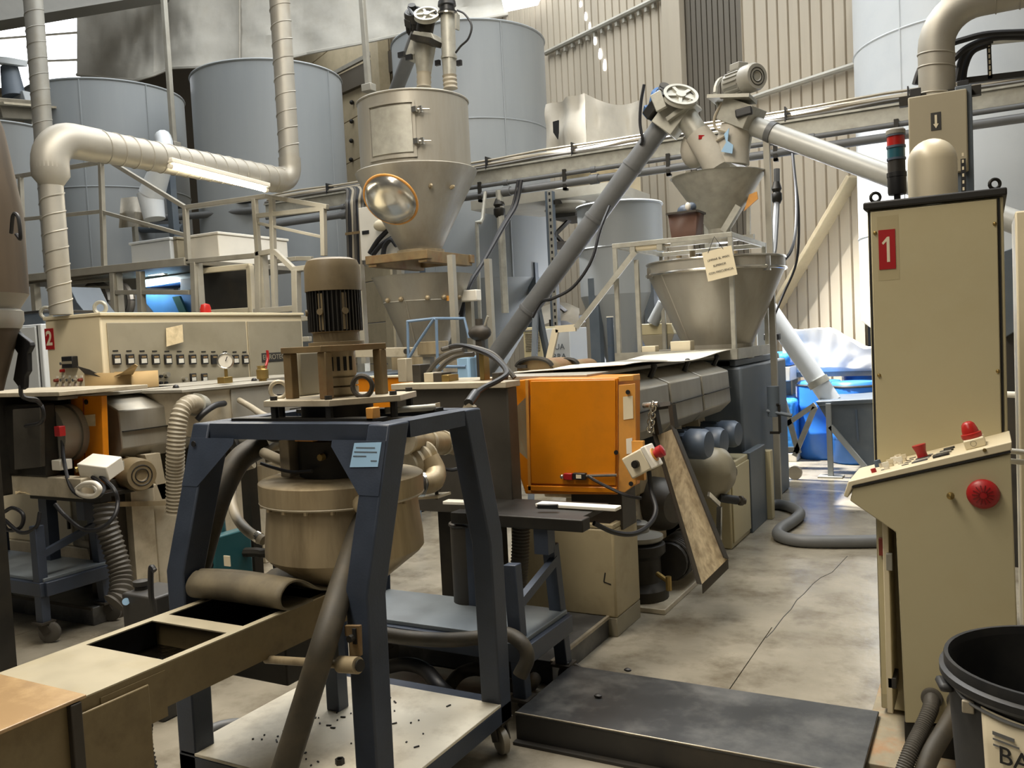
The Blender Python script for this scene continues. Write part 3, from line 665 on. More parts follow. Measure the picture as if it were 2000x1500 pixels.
# frame cage
hf = thing('hopper_platform', 'galvanised cage platform with square posts around the big hopper', 'platform', Q(1330, 690, Y=6.95))
yf, yb = 6.95, 8.15
xl, xr = Q(1204, 690, Y=yf).x, Q(1438, 683, Y=yf).x; zf = Q(1320, 688, Y=yf).z; zt = Q(1320, 466, Y=yf).z
part(hf, 'deck', MB().box(xl, xr, yf, yb, zf-.05, zf), 'grating', .004)
part(hf, 'deck_edge', MB().box(xl-.01, xr+.01, yf-.015, yf, zf-.075, zf+.012), 'galvanised'); part(hf, 'deck_edge', MB().box(xr, xr+.015, yf, yb, zf-.075, zf+.012), 'galvanised')
for (x, y, zz) in ((xl+.02, yf, zt), (xr-.02, yf, zt), (xl+.02, yb, zt), (xr-.02, yb, zt), (xl+.2, yf+.02, zt-.14)): part(hf, 'post', MB().box(x-.018, x+.018, y-.018+.02, y+.018+.02, zf, zz), 'galvanised', .003)
for y in (yf+.02, yb+.02): part(hf, 'top_rail', MB().box(xl, xr, y-.018, y+.018, zt-.03, zt+.01), 'galvanised', .003)
for x in (xl+.02, xr-.02): part(hf, 'top_rail', MB().box(x-.018, x+.018, yf, yb, zt-.03, zt+.01), 'galvanised', .003)
part(hf, 'brace', MB().beam(Q(1240, 492, Y=yf), Q(1125, 640, Y=yf-.1), .03, .045), 'galvanised'); part(hf, 'brace', MB().path([Q(1125, 640, Y=yf-.1), Q(1086, 643, Y=yf-.1), Q(1072, 705, Y=yf-.1)], .03, .06), 'cream')
for x in (xl+.12, xr-.12):
    for y in (yf+.1, yb-.1): part(hf, 'leg', MB().box(x-.05, x+.05, y-.05, y+.05, 0, zf-.05), 'gear_blue')
part(hf, 'mount_block', MB().box(xl+.22, xl+.34, yf+.02, yf+.12, zf, zf+.06), 'cream', .006); part(hf, 'mount_block', MB().box(xr-.55, xr-.38, yf+.02, yf+.14, zf, zf+.09), 'cream', .006)
# air cylinder above
ac = thing('air_cylinder', 'small cream pneumatic cylinder under the top rail of the hopper cage', 'cylinder', Q(1268, 480, Y=7.0))
part(ac, 'barrel', MB().cyl(Q(1240, 483, Y=7.0), Q(1288, 479, Y=7.0), .035), 'cream'); part(ac, 'end_block', MB().obox(Q(1238, 484, Y=7.0), (.05, .09, .09)), 'galvanised', .004); part(ac, 'end_block', MB().obox(Q(1291, 479, Y=7.0), (.05, .09, .09)), 'galvanised', .004)
part(ac, 'rod', MB().cyl(Q(1291, 479, Y=7.0), Q(1310, 478, Y=7.0), .014), 'chrome')
# brown bucket
bk = thing('brown_bucket', 'small brown square bucket holding rags on the hopper cage', 'bucket', Q(1340, 458, Y=7.1))
a = Q(1316, 457, Y=7.1); b = Q(1364, 453, Y=7.1); zt2 = Q(1340, 417, Y=7.1).z; cx = (a.x+b.x)/2; zb2 = zt+.01
part(bk, 'body', MB().add([V((cx+sx_*(.1+.02*k), 7.12+.09*sy_*(1+.15*k), zb2+(zt2-zb2)*k)) for k in (0, 1) for sx_, sy_ in ((-1, -1), (1, -1), (1, 1), (-1, 1))], [(3, 2, 1, 0), (0, 1, 5, 4), (1, 2, 6, 5), (2, 3, 7, 6), (3, 0, 4, 7)]), 'bucket_brown', solid=.006)
part(bk, 'rim', MB().path([V((cx-.125, 7.0, zt2)), V((cx+.125, 7.0, zt2)), V((cx+.125, 7.24, zt2)), V((cx-.125, 7.24, zt2)), V((cx-.125, 7.0, zt2))], .02, .016), 'brown_iron')
part(bk, 'rag', MB().ball((cx, 7.12, zt2+.02), .075, (1, .8, .8), 9, 6).ball((cx+.05, 7.12, zt2+.05), .04), 'motor_blue'); part(bk, 'cloth', MB().ball((cx+.03, 7.08, zt2+.05), .03, (.8, .8, 1.3), 7, 5), 'white')
# upper funnel
uf = thing('upper_funnel', 'smooth galvanised funnel above the big hopper, fed by two augers', 'funnel', Q(1405, 452, Y=7.7))
zt3, zb3 = Q(1402, 345, Y=7.7).z, Q(1405, 448, Y=7.7).z; gc = V((Q(1402, 345, Y=7.7).x, 7.7, 0)); rr = 88*7.75/1700
part(uf, 'cone', MB().lathe(gc, Z_, [(.10, zb3), (rr-.01, zt3-.02), (rr, zt3), (rr+.015, zt3+.004), (rr-.02, zt3+.004), (rr-.035, zt3-.03), (.08, zb3+.03)], 56, False), 'galvanised')
part(uf, 'spout', MB().cyl(gc+Z_*(zb3-.12), gc+Z_*(zb3+.01), .1), 'galvanised')
part(uf, 'side_handle', MB().prism([Q(1463, 380, Y=7.5), Q(1478, 374, Y=7.5), Q(1480, 388, Y=7.5), Q(1453, 412, Y=7.5)], Y_*.02), 'orange')
part(uf, 'stick', MB().beam(Q(1442, 402, Y=7.25), Q(1412, 452, Y=7.25), .02, .05), 'galvanised')
for (x, y) in ((1345, 470), (1462, 462)): part(uf, 'strut', MB().beam(Q(x, y, Y=7.7), Q(x, y-75, Y=7.7), .03, .03), 'galvanised')
part(uf, 'cross_bar', MB().beam(V((xl, 7.7, zt+.03)), V((xr, 7.7, zt+.03)), .05, .04), 'galvanised')
# long inclined auger
au = thing('inclined_auger', 'long grey tubular auger rising diagonally with blue motor and belt wheel', 'auger', Q(955, 712, Y=7.6), 'feed augers')
lo_, hi_ = Q(948, 722, Y=7.55), Q(1302, 232, Y=7.75)
tb = part(au, 'tube', MB().cyl(lo_, hi_, .092, n=28), 'hose_grey')
for t_ in (.25, .62, .82): part(tb, 'coupling', MB().cyl(lerp(lo_, hi_, t_), lerp(lo_, hi_, t_+.012), .1, n=28), 'hose_grey')
part(au, 'stand', MB().beam(lo_-Z_*.02, V((lo_.x, lo_.y, 0)), .1, .1), 'gear_blue')
for sd in (-1, 1): part(au, 'stay', MB().beam(lerp(lo_, hi_, .3), V((lerp(lo_, hi_, .3).x+.1, 7.6+.5*sd, 0)), .05, .05), 'gear_blue')
part(au, 'head_box', MB().obox(Q(1317, 228, Y=7.7), (.30, .26, .22), hi_-lo_), 'galvanised', .006)
part(au, 'head_flange', MB().obox(Q(1336, 222, Y=7.66), (.04, .3, .26), Q(1395, 325, Y=7.66)-Q(1330, 215, Y=7.66)), 'galvanised', .004)
ch = part(au, 'outlet_pipe', MB().cyl(Q(1338, 225, Y=7.68), Q(1402, 322, Y=7.68), .098, n=28), 'galvanised')
part(ch, 'plastic_sleeve', MB().tube([Q(1362, 262, Y=7.66), Q(1385, 295, Y=7.66), Q(1406, 330, Y=7.66)], lambda t: .112+.02*t, 20, 4), 'canvas')
part(ch, 'red_print', MB().obox(Q(1370, 268, Y=7.55), (.05, .01, .035), RT), 'red')
pulley_drive(au, Q(1328, 192, Y=7.55), V((.45, -.6, .65)), .155, Q(1296, 175, Y=7.65), .1, .3, 'blue_hopper', (-.6, -.6, -.2))
part(au, 'motor_mount', MB().obox(Q(1288, 205, Y=7.6), (.28, .16, .1), V((.6, -.2, .5))), 'dark_iron', .01)
part(au, 'terminal_cover', MB().obox(Q(1287, 198, Y=7.45), (.1, .05, .16), V((1, 0, .35))), 'galvanised', .006)
part(au, 'cable', MB().tube([Q(1258, 165, Y=7.6), Q(1252, 200, Y=7.6), Q(1250, 240, Y=7.6), Q(1255, 275, Y=7.6), Q(1248, 285, Y=7.7)], .014, 6), 'cable')
part(au, 'power_cable', MB().tube([lerp(lo_, hi_, .7)+V((.05, -.1, -.08)), Q(1172, 450, Y=7.4), Q(1155, 510, Y=7.3), Q(1120, 560, Y=7.3), Q(1080, 583, Y=7.3), Q(1058, 590, Y=7.4), Q(1040, 620, Y=7.4)], .016, 6), 'cable')
part(au, 'plastic_bag', MB().ball(Q(1356, 292, Y=7.8), .13, (1, .8, 1.3), 12, 8), 'canvas')
# right auger coming down from behind the cabinet
ar = thing('inclined_auger', 'pale grey tubular auger sloping down to the right towards the control cabinet', 'auger', Q(2000, 440, Y=7.2), 'feed augers')
hi2, lo2 = Q(1462, 243, Y=7.75), Q(2060, 462, Y=7.3)
tb = part(ar, 'tube', MB().cyl(hi2, lo2, .085, n=28), 'auger_pale'); part(tb, 'collar', MB().cyl(lerp(hi2, lo2, .08), lerp(hi2, lo2, .1), .095, n=28), 'hose_grey')
part(ar, 'stand', MB().beam(lerp(hi2, lo2, .95), V((lerp(hi2, lo2, .95).x, lerp(hi2, lo2, .95).y, 0)), .08, .08), 'gear_blue')
ch = part(ar, 'outlet_pipe', MB().cyl(Q(1448, 225, Y=7.75), Q(1428, 322, Y=7.75), .12, .14, n=24), 'galvanised')
part(ch, 'feed_bag', MB().tube([Q(1438, 245, Y=7.72), Q(1430, 285, Y=7.72), Q(1427, 322, Y=7.72)], lambda t: .13+.03*t, 18, 4), 'canvas', label='wrapped feed bag with blue print')
part(ch, 'bag_print', MB().prism([Q(1414, 262, Y=7.53), Q(1424, 250, Y=7.53), Q(1421, 275, Y=7.53), Q(1432, 283, Y=7.53), Q(1430, 300, Y=7.53), Q(1408, 296, Y=7.53), Q(1418, 278, Y=7.53)], Y_*.01), 'label_blue')
part(ar, 'head_box', MB().obox(Q(1448, 225, Y=7.72), (.28, .3, .2), lo2-hi2), 'galvanised', .006)
part(ar, 'black_guard', MB().obox(Q(1453, 219, Y=7.55), (.14, .05, .07), V((1, 0, .1))), 'black_plastic', .01)
part(ar, 'motor_plate', MB().obox(Q(1430, 194, Y=7.65), (.36, .3, .03), V((1, 0, -.15))), 'galvanised')
emotor(ar, Q(1425, 168, Y=7.75), V((.8, -.6, -.05)), .115, .36, 'motor_grey', (0, 0, 1), 18)
part(ar, 'belt_guard', MB().torus(Q(1418, 185, Y=7.8), V((1, -.5, 0)), .14, .02, 20, 6), 'galvanised')
part(ar, 'stay', MB().beam(Q(1497, 275, Y=7.7), V((Q(1497, 275, Y=7.7).x, 7.7, 0)), .05, .05), 'rail')
part(ar, 'cable', MB().tube([Q(1410, 200, Y=7.6), Q(1396, 228, Y=7.6), Q(1398, 250, Y=7.6), Q(1420, 260, Y=7.55), Q(1400, 275, Y=7.6)], .012, 6), 'hose_beige')
# ================================================================ ducts
def spiral(t, name, p0, p1, r, m='duct', pitch=.13, tilt=.0):
    p0, p1 = V(p0), V(p1); L = (p1-p0).length; a = (p1-p0).normalized()
    d = part(t, name, MB().cyl(p0, p1, r, n=32), m)
    u, v_, _ = frame_of(a); n = int(L/pitch*24)
    pts = [p0+a*(pitch*k/24)+(u*math.cos(2*math.pi*k/24)+v_*math.sin(2*math.pi*k/24))*(r+.001) for k in range(n)]
    part(d, 'spiral_seam', MB().tube(pts, .006, 5, 1), m); return d
du = thing('ventilation_duct', 'spiral ventilation duct rising from control cabinet two and bending up to the roof', 'duct', Q(118, 612, Y=4.55))
Xd = -6.02
base = Q(120, 612, X=Xd); e = Q(98, 262, X=Xd); ctr = V((Xd, base.y, 0)); zE = e.z-.02
far = Q(560, 356, X=Xd); zF = far.z
spiral(du, 'riser', V((Xd, base.y, base.z-.01)), V((Xd, base.y, zE-.36)), .080)
part(du, 'reducer', MB().lathe(V((Xd, base.y, zE-.36)), Z_, [(.08, 0), (.13, .07), (.13, .16)], 32), 'duct')
rad = .2; el = [V((Xd, base.y, zE-.24))]+[V((Xd, base.y+rad-rad*math.cos(a*math.pi/16), zE-.2+rad*math.sin(a*math.pi/16)*1.0)) for a in range(0, 9)]+[V((Xd, base.y+rad+.12, zE))]
part(du, 'elbow', MB().tube(el, .13, 28, 1), 'duct')
spiral(du, 'cross_duct', el[-1], V((Xd, far.y-.1, zE)), .122, pitch=.13)
part(du, 'elbow_collar', MB().cyl(el[-1]-Y_*.02, el[-1]+Y_*.08, .13, n=32), 'duct')
el2 = [V((Xd, far.y-.12, zE))]+[V((Xd, far.y-.1+.16*math.sin(a*math.pi/16), zE+.16-.16*math.cos(a*math.pi/16))) for a in range(1, 9)]+[V((Xd, far.y+.06, zE+.24))]
part(du, 'elbow', MB().tube(el2, .108, 28, 1), 'duct')
spiral(du, 'upper_riser', el2[-1], V((Xd, far.y+.06, 9)), .098, pitch=.17)
part(du, 'joint_band', MB().cyl(V((Xd, far.y+.06, 5.3)), V((Xd, far.y+.06, 5.36)), .106, n=32), 'duct')
d2 = thing('ventilation_duct', 'straight spiral duct dropping from the roof behind the duct elbow at left', 'duct', Q(80, 530, Y=7.0))
b0 = Q(82, 225, Y=7.2)
spiral(d2, 'riser', V((b0.x, b0.y, 2.55)), V((b0.x, b0.y, 9)), .115, pitch=.2)
# fluorescent lamp hung below the cross duct
def tube_lamp(label, a, b, hang, watts):
    t = thing('fluorescent_lamp', label, 'lamp', a, 'fluorescent tube lamps')
    a, b = V(a), V(b); d = (b-a).normalized()
    part(t, 'housing', MB().beam(a+Z_*.045, b+Z_*.045, .09, .04), 'white', .006)
    part(t, 'tube', MB().cyl(a+d*.03, b-d*.03, .019, n=12), 'tube_light'); part(t, 'end_cap', MB().cyl(a, a+d*.03, .021, n=12), 'white'); part(t, 'end_cap', MB().cyl(b-d*.03, b, .021, n=12), 'white')
    lo_ = area('tube_glow', lerp(a, b, .5)-Z_*.03, .06, watts, (1, .94, .82), sy=(b-a).length*.9); lo_.rotation_euler = d.to_track_quat('Y', 'Z').to_euler()
    if hang: part(t, 'hanger', MB().cyl(lerp(a, b, .2)+Z_*.06, lerp(a, b, .2)+Z_*hang, .005, n=6).cyl(lerp(a, b, .8)+Z_*.06, lerp(a, b, .8)+Z_*hang, .005, n=6), 'rail')
tube_lamp('glowing warm tube lamp hung right under the long spiral duct', Q(330, 324, X=Xd+.12), Q(522, 372, X=Xd+.12), .12, 16)

# ================================================================ mezzanine
YM = 6.6
mz = thing('mezzanine', 'grey steel walkway platform with welded railings behind control cabinet two', 'platform', Q(300, 515, Y=YM))
def M(x, y, dy=0): return Q(x, y, Y=YM+dy)
zd = M(285, 516).z
bt = .05
def rail(name, pts, w_=.045, dy=0, m='rail'): part(mz, name, MB().path([M(x, y, dy) for x, y in pts], w_, w_), m, .004)
part(mz, 'deck', MB().box(M(20, 530).x, M(372, 515).x, YM, YM+1.8, zd-.06, zd-.01), 'grating')
rail('edge_beam', [(20, 547), (205, 527), (366, 511)], .085); rail('edge_beam', [(366, 511), (500, 499)], .05)
rail('hand_rail', [(20, 347), (213, 314), (362, 405), (520, 383), (640, 404)]); rail('hand_rail', [(365, 408), (500, 388)], .03, .3)
rail('mid_rail', [(30, 430), (197, 413), (365, 460)], .04); rail('mid_rail', [(500, 422), (630, 408)], .045); rail('mid_rail', [(505, 436), (630, 463)], .03)
for x0, y0, x1, y1 in ((197, 316, 204, 527), (362, 405, 368, 511), (531, 385, 537, 607), (631, 405, 633, 500), (497, 388, 505, 500), (40, 345, 48, 545)): rail('post', [(x0, y0), (x1, y1)], .05)
for x0, y0, x1, y1 in ((222, 531, 226, 640), (274, 530, 279, 640), (380, 512, 384, 640), (506, 500, 508, 640), (578, 527, 582, 690)): rail('column', [(x0, y0), (x1, y1)], .07)
for k, x in enumerate((60, 222, 380, 508)): p = M(x, 530); part(mz, 'leg', MB().box(p.x-.04, p.x+.04, YM+.0, YM+.08, 0, zd-.05), 'rail')
p = M(20, 530); part(mz, 'leg', MB().box(p.x-.04, p.x+.04, YM+1.6, YM+1.7, 0, zd-.05), 'rail')
rail('cross_bar', [(228, 571), (372, 571)], .05); rail('cross_bar', [(130, 553), (218, 546)], .04, .2); rail('cross_bar', [(130, 562), (218, 561)], .03, .25)
rail('stair_rail', [(500, 497), (536, 490), (574, 526), (605, 522)], .05); rail('stair_rail', [(500, 515), (580, 505), (610, 505)], .045, .3)
rail('stair_rail', [(498, 609), (578, 602)], .06); rail('stair_rail', [(578, 624), (606, 621)], .05); rail('stair_rail', [(535, 665), (606, 662)], .05)
for x in (506, 537): rail('post', [(x, 512), (x+1, 607)], .045, .3)
# boxes on the mezzanine
def wbox(label, name, m, x0, x1, y0, y1, Yp, dep, cat='box', group=None, zb=None):
    a, b = Q(x0, y1, Y=Yp), Q(x1, y0, Y=Yp); z0 = a.z if zb is None else zb
    t = thing(name, label, cat, (a.x, Yp, z0), group); part(t, 'body', MB().box(a.x, b.x, Yp, Yp+dep, z0, b.z-.03), m, .01)
    part(t, 'lid', MB().box(a.x-.015, b.x+.015, Yp-.015, Yp+dep+.015, b.z-.03, b.z), m, .006); return t
wbox('low white storage box on the mezzanine deck, left of the pair', 'storage_box', 'silo_white', 257, 331, 463, 510, YM+.25, .7, 'box', 'boxes on the mezzanine', zd-.01)
wbox('larger white storage box on the mezzanine deck behind the railing', 'storage_box', 'white', 372, 425, 452, 510, YM+.45, 1.1, 'box', 'boxes on the mezzanine', zd-.01)
wbox('grey slim box between the two white mezzanine boxes', 'storage_box', 'cabinet_grey', 333, 345, 462, 510, YM+.3, .6, 'box', 'boxes on the mezzanine', zd-.01)
pl = thing('wrapped_pallet', 'wooden boards wrapped in yellowish plastic film on the mezzanine deck', 'pallet', M(210, 520, .3))
a, b = M(132, 522, .25), M(292, 512, .25)
for i in range(3): part(pl, 'board', MB().box(a.x, b.x-.1*i, YM+.22+i*.25, YM+.42+i*.25, zd-.01, zd+.035), 'wood', .004)
part(pl, 'film', MB().grid(lambda u, v: V((a.x+.35+(b.x-a.x-.4)*u, YM+.2+.75*v, zd+.045+.055*abs(noise.noise(V((u*7, v*4, 2)))))), 24, 10, V((0, 0, -.012))), 'paper')
# things under the mezzanine
tube_lamp('bright white tube lamp below the mezzanine deck', M(242, 538, .5), M(325, 533, .5), 0, 26)
gh = thing('granulator', 'blue granulator hopper with white sheet edge under the mezzanine', 'machine', M(350, 640, .7))
part(gh, 'hopper', MB().add([M(268, 572, .6), M(432, 560, .6), M(415, 612, .6), M(305, 618, .6)]+[M(268, 572, .6)+Y_*.7, M(432, 560, .6)+Y_*.7, M(415, 612, .6)+Y_*.5, M(305, 618, .6)+Y_*.5], [(0, 1, 2, 3), (7, 6, 5, 4), (0, 3, 7, 4), (1, 5, 6, 2), (3, 2, 6, 7), (0, 4, 5, 1)]), 'blue_hopper', .01)
part(gh, 'side_plate', MB().prism([M(352, 545, .58), M(430, 538, .58), M(430, 560, .58), M(352, 568, .58)], Y_*.6), 'blue_paint', .006)
part(gh, 'inlet_sheet', MB().prism([M(272, 548, .62), M(372, 533, .62), M(372, 548, .62), M(272, 562, .62)], Y_*.5), 'label_blue')
part(gh, 'base', MB().box(M(300, 600, .6).x, M(415, 600, .6).x, YM+.7, YM+1.1, 0, M(350, 618, .6).z), 'gear_blue'); part(gh, 'belt_strip', MB().prism([M(336, 580, .55), M(350, 578, .55), M(366, 615, .55), M(352, 615, .55)], Y_*.03), 'teal')
part(gh, 'label_sheet', MB().prism([M(376, 548, .55), M(404, 545, .55), M(404, 553, .55), M(376, 556, .55)], Y_*.01), 'paper')
ob = thing('open_enclosure', 'open cream framed enclosure with dark interior under the mezzanine', 'enclosure', M(440, 640, .3))
part(ob, 'dark_back', MB().box(M(388, 560, .5).x, M(485, 560, .5).x, YM+.5, YM+.55, 1.0, M(440, 520, .5).z), 'motor_dark')
for pts in ([(386, 530), (490, 520)], [(488, 518), (492, 612)], [(386, 612), (492, 606)]): part(ob, 'frame_bar', MB().path([M(x, y, .3) for x, y in pts], .06, .06), 'cream', .005)
part(ob, 'stand', MB().box(M(400, 560, .3).x, M(485, 560, .3).x, YM+.3, YM+.5, 0, 1.95), 'gear_blue')
rp = thing('rolled_duct', 'dark coiled flexible duct under the mezzanine', 'hose', M(190, 600, .4))
part(rp, 'coil', MB().torus(M(190, 590, .5), Y_, .22, .06, 24, 8).torus(M(235, 588, .6), Y_, .2, .05, 24, 8), 'motor_dark'); part(rp, 'stand', MB().box(M(165, 600, .5).x, M(250, 600, .5).x, YM+.4, YM+.6, 0, M(190, 620, .5).z), 'gear_blue')
sc = thing('angled_chute', 'grey angled sheet metal chute right of the cabinet duct', 'chute', Q(165, 612, Y=5.6))
part(sc, 'plate', MB().prism([Q(136, 560, Y=5.7), Q(150, 590, Y=5.7), Q(190, 640, Y=5.7), Q(140, 640, Y=5.7)], Y_*.35), 'gear_blue', .004); part(sc, 'foot', MB().box(Q(140, 620, Y=5.7).x, Q(180, 620, Y=5.7).x, 5.75, 6.0, 0, Q(160, 638, Y=5.7).z), 'gear_blue')
# bagged filter and grey spout behind the railing
bg = thing('draped_sack', 'grey sack draped over a pipe behind the mezzanine railing', 'sack', Q(262, 440, Y=8.4))
part(bg, 'sack', MB().grid(lambda u, v: Q(232+58*u+8*v*(.5-u), 442-58*v+6*abs(u-.5), Y=8.4+.12*math.sin(u*9)*(1-v)+.15*abs(v-.5)), 18, 14, V((0, .03, 0))), 'canvas')
part(bg, 'hook_pole', MB().box(Q(262, 440, Y=8.6).x-.03, Q(262, 440, Y=8.6).x+.03, 8.58, 8.64, 0, Q(262, 392, Y=8.6).z), 'rail')
dp = thing('dust_spout', 'light grey angled dust spout above the mezzanine rail', 'duct', Q(300, 430, Y=8.2))
part(dp, 'spout', MB().cyl(Q(293, 378, Y=8.2), Q(302, 428, Y=8.2), .17, .14, n=20), 'silo_white'); part(dp, 'upper', MB().cyl(Q(318, 318, Y=8.2), Q(296, 380, Y=8.2), .13, .17, n=20), 'silo_white'); part(dp, 'neck', MB().tube([Q(318, 318, Y=8.2), Q(322, 285, Y=8.3), Q(318, 268, Y=8.4)], .11, 12, 4), 'silo_white')
part(dp, 'post', MB().beam(Q(330, 320, Y=8.5), V((Q(345, 440, Y=8.5).x, 8.5, 0)), .1, .1), 'gear_blue')
# pipes along the back left
for i, (pts, r, m) in enumerate((([(130, 430), (250, 428), (345, 424), (500, 410)], .05, 'hose_grey'), ([(128, 447), (235, 437), (350, 437)], .03, 'hose_grey'), ([(130, 470), (200, 455), (240, 447), (360, 446)], .07, 'gear_blue'), ([(345, 404), (420, 398), (500, 392)], .03, 'cable'))):
    t = thing('wall_pipe', ['thick grey pipe run behind the mezzanine handrail', 'thin grey pipe run behind the mezzanine handrail', 'dark fat pipe run low behind the mezzanine boxes', 'black cable conduit above the right mezzanine rail'][i], 'pipe', Q(pts[0][0], pts[0][1], Y=8.9), 'pipes behind the mezzanine')
    part(t, 'run', MB().tube([Q(x, y, Y=9.2) for x, y in pts], r, 10, 3), m); part(t, 'bracket', MB().beam(Q(pts[1][0], pts[1][1], Y=9.25), V((Q(pts[1][0], pts[1][1], Y=9.25).x, 9.25, 0)), .05, .05), 'rail')
tw = thing('left_tower', 'grey sheet metal spout head high at the left edge', 'machine', Q(30, 250, Y=7.6))
part(tw, 'cap', MB().lathe(Q(16, 122, Y=8), V((.25, -.1, 1)), [(.05, -.06), (.25, -.02), (.25, .06), (.0, .08)], 24), 'silo_white'); part(tw, 'neck', MB().cyl(Q(18, 132, Y=8), Q(28, 190, Y=8), .12, .16, n=18), 'gear_blue')
part(tw, 'elbow_box', MB().prism([Q(8, 188, Y=8), Q(44, 176, Y=8), Q(52, 205, Y=8), Q(12, 212, Y=8)], Y_*.3), 'silo_paint', .01)
ub = thing('upper_gantry', 'dusty steel gantry beam at the upper left below the roof girder', 'beam', Q(50, 240, Y=7.4))
part(ub, 'beam', MB().beam(Q(-10, 212, Y=7.5), Q(180, 225, Y=9.4), .2, .28), 'grating', .01); part(ub, 'flange', MB().beam(Q(-10, 203, Y=7.45), Q(180, 219, Y=9.35), .3, .03), 'steel_plate'); part(ub, 'column', MB().box(Q(68, 240, Y=8.2).x-.08, Q(68, 240, Y=8.2).x+.08, 8.1, 8.26, 0, Q(68, 235, Y=8.2).z), 'rail')

# ================================================================ control cabinet two
XC = -5.62
c2 = thing('control_cabinet', 'long beige control cabinet with red number 2 sign and row of temperature displays', 'cabinet', (XC-.35, 4.3, 0))
k0 = Q(195, 617, X=XC); k1 = Q(575, 622, X=XC); y0, y1 = k0.y, k1.y+.1; zt = k0.z; xl = Q(87, 622, Y=y0).x
part(c2, 'carcass', MB().box(xl, XC, y0, y1, .12, zt), 'cabinet_cream', .012)
part(c2, 'plinth', MB().box(xl+.03, XC-.03, y0+.03, y1-.03, 0, .12), 'gasket')
ysp = Q(482, 640, X=XC).y
part(c2, 'instrument_panel', MB().box(XC, XC+.012, y0+.045, ysp-.02, .5, zt-.05), 'cabinet_grey', .004)
part(c2, 'side_door', MB().box(XC, XC+.014, ysp, y1-.03, .3, zt-.05), 'cabinet_grey', .004)
part(c2, 'top_trim', MB().box(xl-.01, XC+.02, y0-.01, y1+.01, zt, zt+.025), 'cabinet_cream', .005)
def cface(x, y, off=.013): return Q(x, y, X=XC+off)
for i, x in enumerate((226.5, 253, 278.5, 303, 327, 351, 375, 398.5, 417.5, 440, 459, 478)):
    y = 702; p = cface(x, y); h = .078; w_ = .066
    m = part(c2, 'temperature_display', MB().box(XC+.012, XC+.03, p.y-w_/2, p.y+w_/2, p.z-h/2, p.z+h/2), 'black_plastic', .003)
    if i != 8: part(m, 'screen', MB().box(XC+.03, XC+.032, p.y-w_*.36, p.y+w_*.36, p.z-h*.36, p.z+h*.08), 'display')
    part(m, 'digits', MB().box(XC+.03, XC+.032, p.y-w_*.3, p.y+w_*.3, p.z+h*.16, p.z+h*.34), 'rusty')
    part(c2, 'name_strip', MB().box(XC+.012, XC+.015, p.y-.022, p.y+.022, p.z+.058, p.z+.068), 'gasket')
for x in (376, 398):
    p = cface(x, 738); m = part(c2, 'temperature_display', MB().box(XC+.012, XC+.03, p.y-.028, p.y+.028, p.z-.036, p.z+.036), 'black_plastic', .003); part(m, 'screen', MB().box(XC+.03, XC+.032, p.y-.02, p.y+.02, p.z-.025, p.z+.004), 'display'); part(m, 'digits', MB().box(XC+.03, XC+.032, p.y-.018, p.y+.018, p.z+.01, p.z+.026), 'rusty')
for r_, y in enumerate((735, 748)):
    for x in (270, 281, 292, 302, 313, 323):
        p = cface(x, y); part(c2, 'rotary_knob', MB().cyl((XC+.012, p.y, p.z), (XC+.035, p.y, p.z), .013, .011, 10), 'black_plastic')
p = cface(323, 732); part(c2, 'lamp_knob', MB().cyl((XC+.012, p.y, p.z), (XC+.05, p.y, p.z), .02, n=12), 'chrome')
p = cface(358, 740); part(c2, 'lamp_knob', MB().cyl((XC+.012, p.y, p.z), (XC+.05, p.y, p.z), .014, n=12), 'chrome')
pp = [cface(324, 641, .02), cface(356, 634, .03), cface(358, 668, .05), cface(325, 677, .03)]
part(c2, 'stuck_paper', MB().prism(pp, V((.002, 0, 0))), 'paper_old')
q = cface(538, 697, .016); br_ = part(c2, 'maker_plate', MB().box(XC+.014, XC+.02, q.y-.17, q.y+.17, q.z-.04, q.z+.04), 'motor_dark', .004)
text(br_, 'maker_name', 'EUROTECH', .062, V((XC+.021, q.y, q.z)), (0, 1, 0), (0, 0, 1), 'cabinet_grey')
# near end: red sign and buttons
def nface(x, y, off=.0): return Q(x, y, Y=y0-off)
a, b = nface(91, 683), nface(104, 641)
sg = part(c2, 'number_sign', MB().box(a.x, b.x, y0-.006, y0, a.z, b.z), 'red', label='red sign with a white 2'); text(sg, 'digit', '2', .15, V(((a.x+b.x)/2, y0-.007, (a.z+b.z)/2)), (1, 0, 0), (0, 0, 1), 'cream', bold=.004)
a, b = nface(133, 719), nface(152, 695); mt = part(c2, 'meter', MB().box(a.x, b.x, y0-.05, y0, a.z, b.z), 'black_plastic', .005); part(mt, 'meter_slot', MB().box(a.x+.006, b.x-.006, y0-.053, y0-.05, (a.z+b.z)/2-.012, (a.z+b.z)/2+.008), 'cabinet_grey')
for (x, y, m) in ((125, 710, 'chrome'), (125, 724, 'red'), (113, 743, 'rust_red'), (125, 742, 'chrome'), (137, 742, 'chrome'), (149, 742, 'chrome'), (160, 742, 'rust_red'), (113, 759, 'rust_red'), (125, 758, 'red'), (137, 758, 'red'), (149, 758, 'red')):
    p = nface(x, y); part(c2, 'push_button', MB().cyl((p.x, y0, p.z), (p.x, y0-.03, p.z), .014, .012, 10), m); part(c2, 'button_tag', MB().box(p.x-.012, p.x+.012, y0-.003, y0, p.z+.016, p.z+.034), 'white')
for x, y in ((90, 607), (196, 605)): p = Q(x, y, Y=y0+.08); part(c2, 'lifting_eye', MB().torus(V((p.x, p.y, zt+.065)), V((.5, -.8, 0)), .042, .014, 18, 8).cyl(V((p.x, p.y, zt+.0)), V((p.x, p.y, zt+.035)), .018, n=8), 'galvanised')
